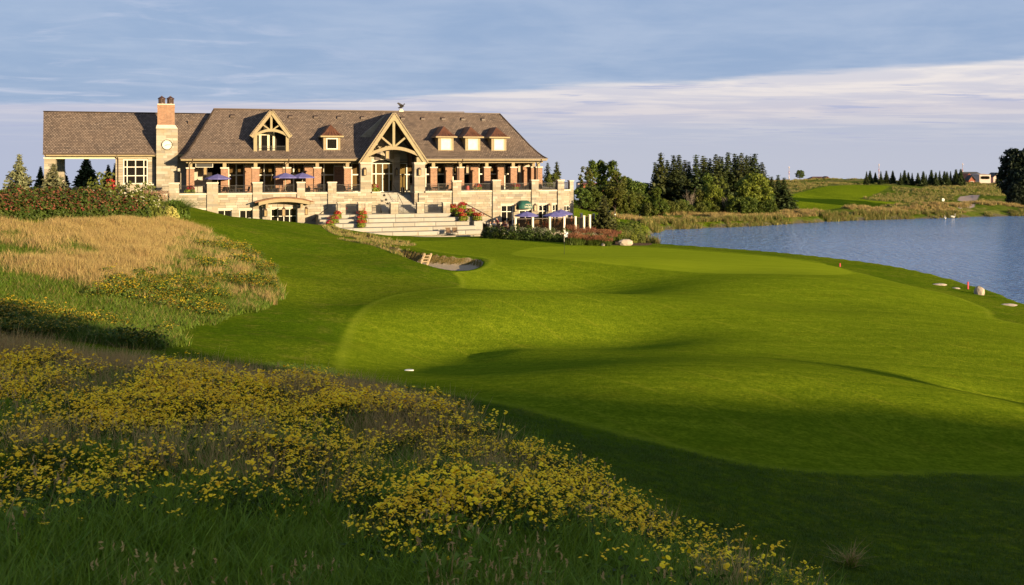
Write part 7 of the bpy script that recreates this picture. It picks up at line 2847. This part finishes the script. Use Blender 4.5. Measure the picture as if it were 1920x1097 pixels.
def sample(n, x0, x1, y0, y1, poly=None, edge=0.0):
    x, y = rg.uniform(x0, x1, n), rg.uniform(y0, y1, n)
    if poly is not None:
        k = sdf(poly, x, y) < edge
        x, y = x[k], y[k]
    return x, y


# ---- tuft meshes
tg = [raw_mesh('green_tuft', [(*blades(np.random.RandomState(500 + i), 46, .42, .22, .8, .0065, .8, 3), L_GRASSG)]) for i in range(4)]
td = [raw_mesh('dry_tuft', [(*blades(np.random.RandomState(510 + i), 40, .62, .20, .45, .0045, .6, 3), L_GRASST), (*blades(np.random.RandomState(520 + i), 14, .35, .22, .7, .006, .8, 2), L_GRASSG)]) for i in range(4)]
tfm = []
for i in range(5):
    rs = np.random.RandomState(530 + i)
    st_v, st_f = blades(rs, 34, .40, .22, .45, .0055, .5, 2)
    n = 110
    a, ro = rs.rand(n) * 6.283, .30 * rs.rand(n) ** .5
    q = np.stack([np.cos(a) * ro, np.sin(a) * ro, .40 * rs.rand(n) ** .7 * (1 - .3 * (ro / .3) ** 2)], 1)
    lv = leaf_quads(q, rs.normal(size=(n, 3)) + np.array([0, 0, .8]), .022 + .022 * rs.rand(n), rs, .45)
    fv, ff_ = [], []
    for c in range(11 + 2 * i):      # a few branching heads, each a small spray of blooms
        a_, r_ = rs.rand() * 6.283, .33 * rs.rand() ** .5
        v1, f1 = flower_heads(rs, 1 + rs.randint(4), .03, .038, .009 + .009 * rs.rand(), .3)
        o_ = np.array([math.cos(a_) * r_, math.sin(a_) * r_, .34 + .16 * rs.rand()])
        ff_ += [tuple(i_ + len(fv) for i_ in q_) for q_ in f1]
        fv += [p_ + o_ for p_ in v1]
    tfm.append(raw_mesh('flower_tuft', [(st_v, st_f, L_FERN), (lv, [tuple(range(k, k + 4)) for k in range(0, len(lv), 4)], L_FERN), (fv, ff_, L_YEL)]))

# ---- near meadow
x, y = sample(62000, -22, 6, 4, 27, MEAD, -.05)
z = ground_h(x, y)
k = in_frame(x, y, z, 160, .5)
x, y, z = x[k], y[k], z[k]
edge = -sdf(MEAD, x, y)
drift = fbm(x * .33 + 5, y * .33 + 9, 4)
clumpn = fbm(x * .95 + 40, y * .95, 3)
# where the yellow flowers stand: a broad drift, thinning to green grass in the near corner and dry grass at the far edge
near = smst(y + .10 * (x + 4) * (x > -4), 8.8, 10.8)
pf = near * (.03 + .97 * np.where(x > -2.5, smst(edge, .1, .8), smst(edge, .8, 2.2))) * (.02 + .98 * smst(clumpn, .44, .54)) * (.35 + .65 * smst(drift, .38, .54))
far_dry = (1 - smst(edge + 1.2 * (fbm(x * .7, y * .7 + 30, 2) - .5), 1.4, 3.4)) * smst(-x, 0.2, 2.2)
pdry = np.clip(far_dry * .9 + .30 * smst(fbm(x * .8 + 80, y * .8 + 3, 3), .50, .66) * near, 0, .92)
u = rg.rand(len(x))
u2 = rg.rand(len(x))
is_f = (u < pf * .47)
is_d = ~is_f & (u2 < pdry)
is_g = ~is_f & ~is_d
keep_g = rg.rand(len(x)) < .75


def put(sel, name, protos, s0, s1, label, tl=.12):
    n = sel.sum()
    print(name, n)
    sv = rg.uniform(s0, s1, n) * (.55 + .9 * fbm(x[sel] * .55 + 13, y[sel] * .55 + 29, 3))
    scatter(name, np.stack([x[sel], y[sel], z[sel]], 1), rg.rand(n) * 6.283, sv, rg.randint(0, len(protos), n), protos, label, rg.normal(size=(n, 2)) * tl)


put(is_f, 'yellow_wildflowers', tfm, .75, 1.25, 'yellow wildflowers covering the shaded near slope')
put(is_d & (u2 < pdry * .7), 'dry_meadow_grass', td, .7, 1.2, 'dry tan grass along the edge of the near slope')
# weeds among the grass: broad leaves and pale seed heads on tall stems
twd = []
for i in range(4):
    rs = np.random.RandomState(620 + i)
    n = 40
    a, ro = rs.rand(n) * 6.283, .20 * rs.rand(n) ** .5
    q = np.stack([np.cos(a) * ro, np.sin(a) * ro, .05 + .30 * rs.rand(n)], 1)
    lv = leaf_quads(q, rs.normal(size=(n, 3)) * .6 + np.array([0, 0, 1]), .03 + .05 * rs.rand(n), rs, .38)
    st_v, st_f = blades(rs, 9, .62, .16, .30, .003, .5, 3)
    hd = np.array([st_v[k] for k in range(6, len(st_v), 7)])
    sd_h = leaf_quads(np.vstack([hd + np.array([0, 0, -.02 * j]) for j in range(3)]), rs.normal(size=(len(hd) * 3, 3)) * np.array([1, 1, .2]), np.full(len(hd) * 3, .022), rs, .4)
    twd.append(raw_mesh('weed_tuft', [(lv, [tuple(range(k, k + 4)) for k in range(0, len(lv), 4)], L_GRASSG), (st_v, st_f, L_GRASST), (sd_h, [tuple(range(k, k + 4)) for k in range(0, len(sd_h), 4)], L_GRASST)]))
put(is_g & keep_g & (rg.rand(len(x)) < .05) & (fbm(x * .8 + 3, y * .8 + 70, 2) > .45), 'meadow_weeds', twd, .6, 1.3, 'broad-leaved weeds and pale seed heads in the near grass')
put(is_g & keep_g, 'green_meadow_grass', tg, .7, 1.35, 'long dark green grass on the near slope')

# ---- golden hill
tgold = [raw_mesh('gold_tuft', [(*blades(np.random.RandomState(550 + i), 40, .58, .35, .40, .011, .6, 2), L_GOLD)]) for i in range(4)]
L_SCRUB = leaf_mat('scrub_blades', (0.045, 0.085, 0.006), (0.135, 0.195, 0.016), .3, .15, .3, k=.9)
tmix = [raw_mesh('mixed_tuft', [(*blades(np.random.RandomState(560 + i), 40, .40, .38, .6, .015, .6, 2), L_SCRUB), (*blades(np.random.RandomState(565 + i), 3, .44, .38, .5, .009, .6, 2), L_GOLD)]) for i in range(4)]
tfl2 = []
for i in range(3):
    rs = np.random.RandomState(570 + i)
    fv, ff_ = flower_heads(rs, 20, .5, .40, .027, .12)
    n = 60
    a, ro = rs.rand(n) * 6.283, .42 * rs.rand(n) ** .5
    q = np.stack([np.cos(a) * ro, np.sin(a) * ro, .45 * rs.rand(n) ** .7], 1)
    lv = leaf_quads(q, rs.normal(size=(n, 3)) + np.array([0, 0, .8]), .05 + .04 * rs.rand(n), rs, .45)
    tfl2.append(raw_mesh('far_flower_tuft', [(lv, [tuple(range(k, k + 4)) for k in range(0, len(lv), 4)], L_GREEN), (fv, ff_, leaf_mat('hill_petals', (0.42, 0.27, 0.006), (0.66, 0.46, 0.02), 0.15, 0.1, 1.0))]))
x, y = sample(110000, -48, -8, 28, 85, FESC, .9)
k = sdf(FESC, x, y) < 1.5 * (fbm(x * .5, y * .5 + 77, 3) - .42)
x, y = x[k], y[k]
z = ground_h(x, y)
k = in_frame(x, y, z, 80)
x, y, z = x[k], y[k], z[k]
px = 960 + FPX * x / y
py = HZ + FPX * (CAMZ - z) / y
gold = smst(y + 16 * (fbm(x * .25 + 2, y * .25 + 7, 3) - .5) + .012 * np.minimum(px - 160, 0), 41, 47) * (1 - .92 * smst(px + 1.1 * (py - 480) + 150 * (fbm(x * .2, y * .2 + 50, 3) - .5), 230, 330)) * (1 - .85 * smst(fbm(x * .22 + 11, y * .22 + 3, 3) + .0012 * (180 - px) * (px < 180), .50, .62) * smst(-y, -60, -52))  # less gold at far left, greener tufts painting in the tree shadow
fl = smst(fbm(x * .35 + 60, y * .35, 3), .50, .60) * np.maximum(smst(px, 330, 430) * smst(py, 455, 490) * (1 - smst(py, 545, 580)), (1 - smst(px, 280, 330)) * smst(py, 585, 600))
fl = np.maximum(fl, .5 * smst(fbm(x * .3 + 20, y * .3, 3), .54, .64) * smst(px, 100, 200) * smst(py, 520, 545))
u = rg.rand(len(x))
is_f = u < fl * .50
is_g = ~is_f & (rg.rand(len(x)) < gold)
is_m = ~is_f & ~is_g
put(is_g, 'golden_fescue', tgold, .75, 1.25, 'golden long grass on the left hill', .1)
put(is_m & (rg.rand(len(x)) < .8), 'green_fescue', tmix, .6, 1.1, 'green and tan long grass round the edge of the left hill', .1)
put(is_f, 'hill_wildflowers', tfl2, .7, 1.2, 'yellow wildflowers on the flank of the left hill', .1)

# ---- grass on the cut bank below the steps
x, y = sample(9000, -28, 0, 85, 125, BANK, -.02)
x2, y2 = sample(4000, -28, 0, 76, 105, BANK2, .15)
x, y = np.concatenate([x, x2]), np.concatenate([y, y2])
z = ground_h(x, y)
tb = [raw_mesh('bank_tuft', [(*blades(np.random.RandomState(580 + i), 16, .40, .25, .5, .02, .6, 2), L_GOLD), (*blades(np.random.RandomState(584 + i), 20, .35, .25, .5, .02, .6, 2), L_SCRUB)]) for i in range(3)]
put(np.ones(len(x), bool), 'bank_grass', tb, .6, 1.0, 'brown tufted grass on the bank below the steps', .1)

# ---- mown bank and rough in front: short blades
ts = [raw_mesh('short_tuft', [(*blades(np.random.RandomState(590 + i), 60, .075, .20, .7, .0042, .5, 2), leaf_mat('mown_blades', (.030, .064, .005), (.095, .140, .012), .3, .1, .5, k=1.0))]) for i in range(4)]
x, y = sample(100000, -8, 16, 8, 34)
z = ground_h(x, y)
k = in_frame(x, y, z, 40) & (sdf(MEAD, x, y) > -.2) & (sdf(FAIR, x, y) > .05) & (rg.rand(len(x)) < np.clip(1.3 - y / 34, .25, 1))  # at lower right the dark blades also deepen the cast shadow by colour
x, y, z = x[k], y[k], z[k]
put(np.ones(len(x), bool), 'mown_rough', ts, .7, 1.2, 'dark mown grass on the bank in front of the fairway', .1)

# ---- reeds and bank grass round the lake
tr_ = [raw_mesh('reed_tuft', [(*blades(np.random.RandomState(600 + i), 26, 1.5, .55, .25, .035, .5, 2), L_OLIVE), (*blades(np.random.RandomState(605 + i), 10, 1.6, .55, .2, .03, .5, 2), L_GOLD)]) for i in range(3)]
tr2 = [raw_mesh('bank_reed', [(*blades(np.random.RandomState(610 + i), 34, 1.0, .6, .35, .04, .5, 2), L_GOLD), (*blades(np.random.RandomState(615 + i), 10, .9, .6, .35, .04, .5, 2), L_OLIVE)]) for i in range(3)]
x, y = sample(60000, 12, 130, 110, 215)
s = sdf(LAKE, x, y)
k = (s > -.7) & (s < 2.2) & (y > 112) & ((x < 17.6) | (y > 150))
x, y = x[k], y[k]
z = np.maximum(ground_h(x, y), -.2)
k = fbm(x * .22, y * .22 + 4, 3) > .40
x, y, z = x[k], y[k], z[k]
put(np.ones(len(x), bool), 'lake_reeds', tr_, .35, .75, 'green reeds along the far lake shore', .05)
x, y = sample(26000, 16, 140, 155, 235)
s = sdf(LAKE, x, y)
k = (s > 1.5) & (s < 16) & (y > 152) & (sdf(FARGREEN, x, y) > .5) & (fbm(x * .1, y * .1, 3) > .40)
x, y = x[k], y[k]
z = ground_h(x, y)
put(np.ones(len(x), bool), 'shore_grass', tr2, .4, .8, 'tawny long grass on the bank beyond the lake', .08)
x, y = sample(30000, 40, 190, 200, 390)
k = (sdf(FARGREEN, x, y) > 1) & (sdf(FARSAND, x, y) > 1) & (fbm(x * .06 + 9, y * .06, 3) > .52) & (sdf(LAKE, x, y) > 12)
x, y = x[k], y[k]
z = ground_h(x, y)
tr3 = [raw_mesh('hill_tuft', [(*blades(np.random.RandomState(630 + i), 16, 1.0, .6, .35, .04, .5, 2), L_GOLD), (*blades(np.random.RandomState(635 + i), 28, .8, .6, .4, .045, .5, 2), L_SCRUB)]) for i in range(3)]
put(np.ones(len(x), bool), 'far_hill_grass', tr3, .3, .75, 'tawny and green rough grass on the far hill', .08)

# ---- single plants that stand out on the near slope
x0, y0 = hit(1590, 1062, dmin=3)[0]
tu = empty('grass_tussock', (x0, y0, gz(x0, y0)), 0, 'lone dry grass tussock on the dark mown bank at lower right', 'grass tuft')
add_obj('blades', raw_mesh('blades', [(*blades(np.random.RandomState(700), 70, .42, .10, 1.0, .006, .8, 3), L_GRASST), (*blades(np.random.RandomState(701), 140, .30, .12, 1.0, .006, .8, 3), L_GRASSG)]), tu)
x0, y0 = hit(1300, 1040, dmin=3)[0]
fc = empty('flower_clump', (x0, y0, gz(x0, y0)), 0, 'yellow flower clump standing apart at the right tip of the meadow', 'flowers')
rs = np.random.RandomState(702)
fv, ff_ = flower_heads(rs, 150, .36, .40, .017, .10)
n = 420
a, ro = rs.rand(n) * 6.283, .42 * rs.rand(n) ** .5
q = np.stack([np.cos(a) * ro, np.sin(a) * ro, .34 * rs.rand(n) ** .6], 1)
lv = leaf_quads(q, rs.normal(size=(n, 3)) + np.array([0, 0, .8]), .025 + .02 * rs.rand(n), rs, .45)
add_obj('foliage', raw_mesh('foliage', [(lv, [tuple(range(k, k + 4)) for k in range(0, len(lv), 4)], L_FERN)]), fc)
add_obj('blooms', raw_mesh('blooms', [(fv, ff_, L_YEL)]), fc)
fc.scale = (1.1, .9, 1)
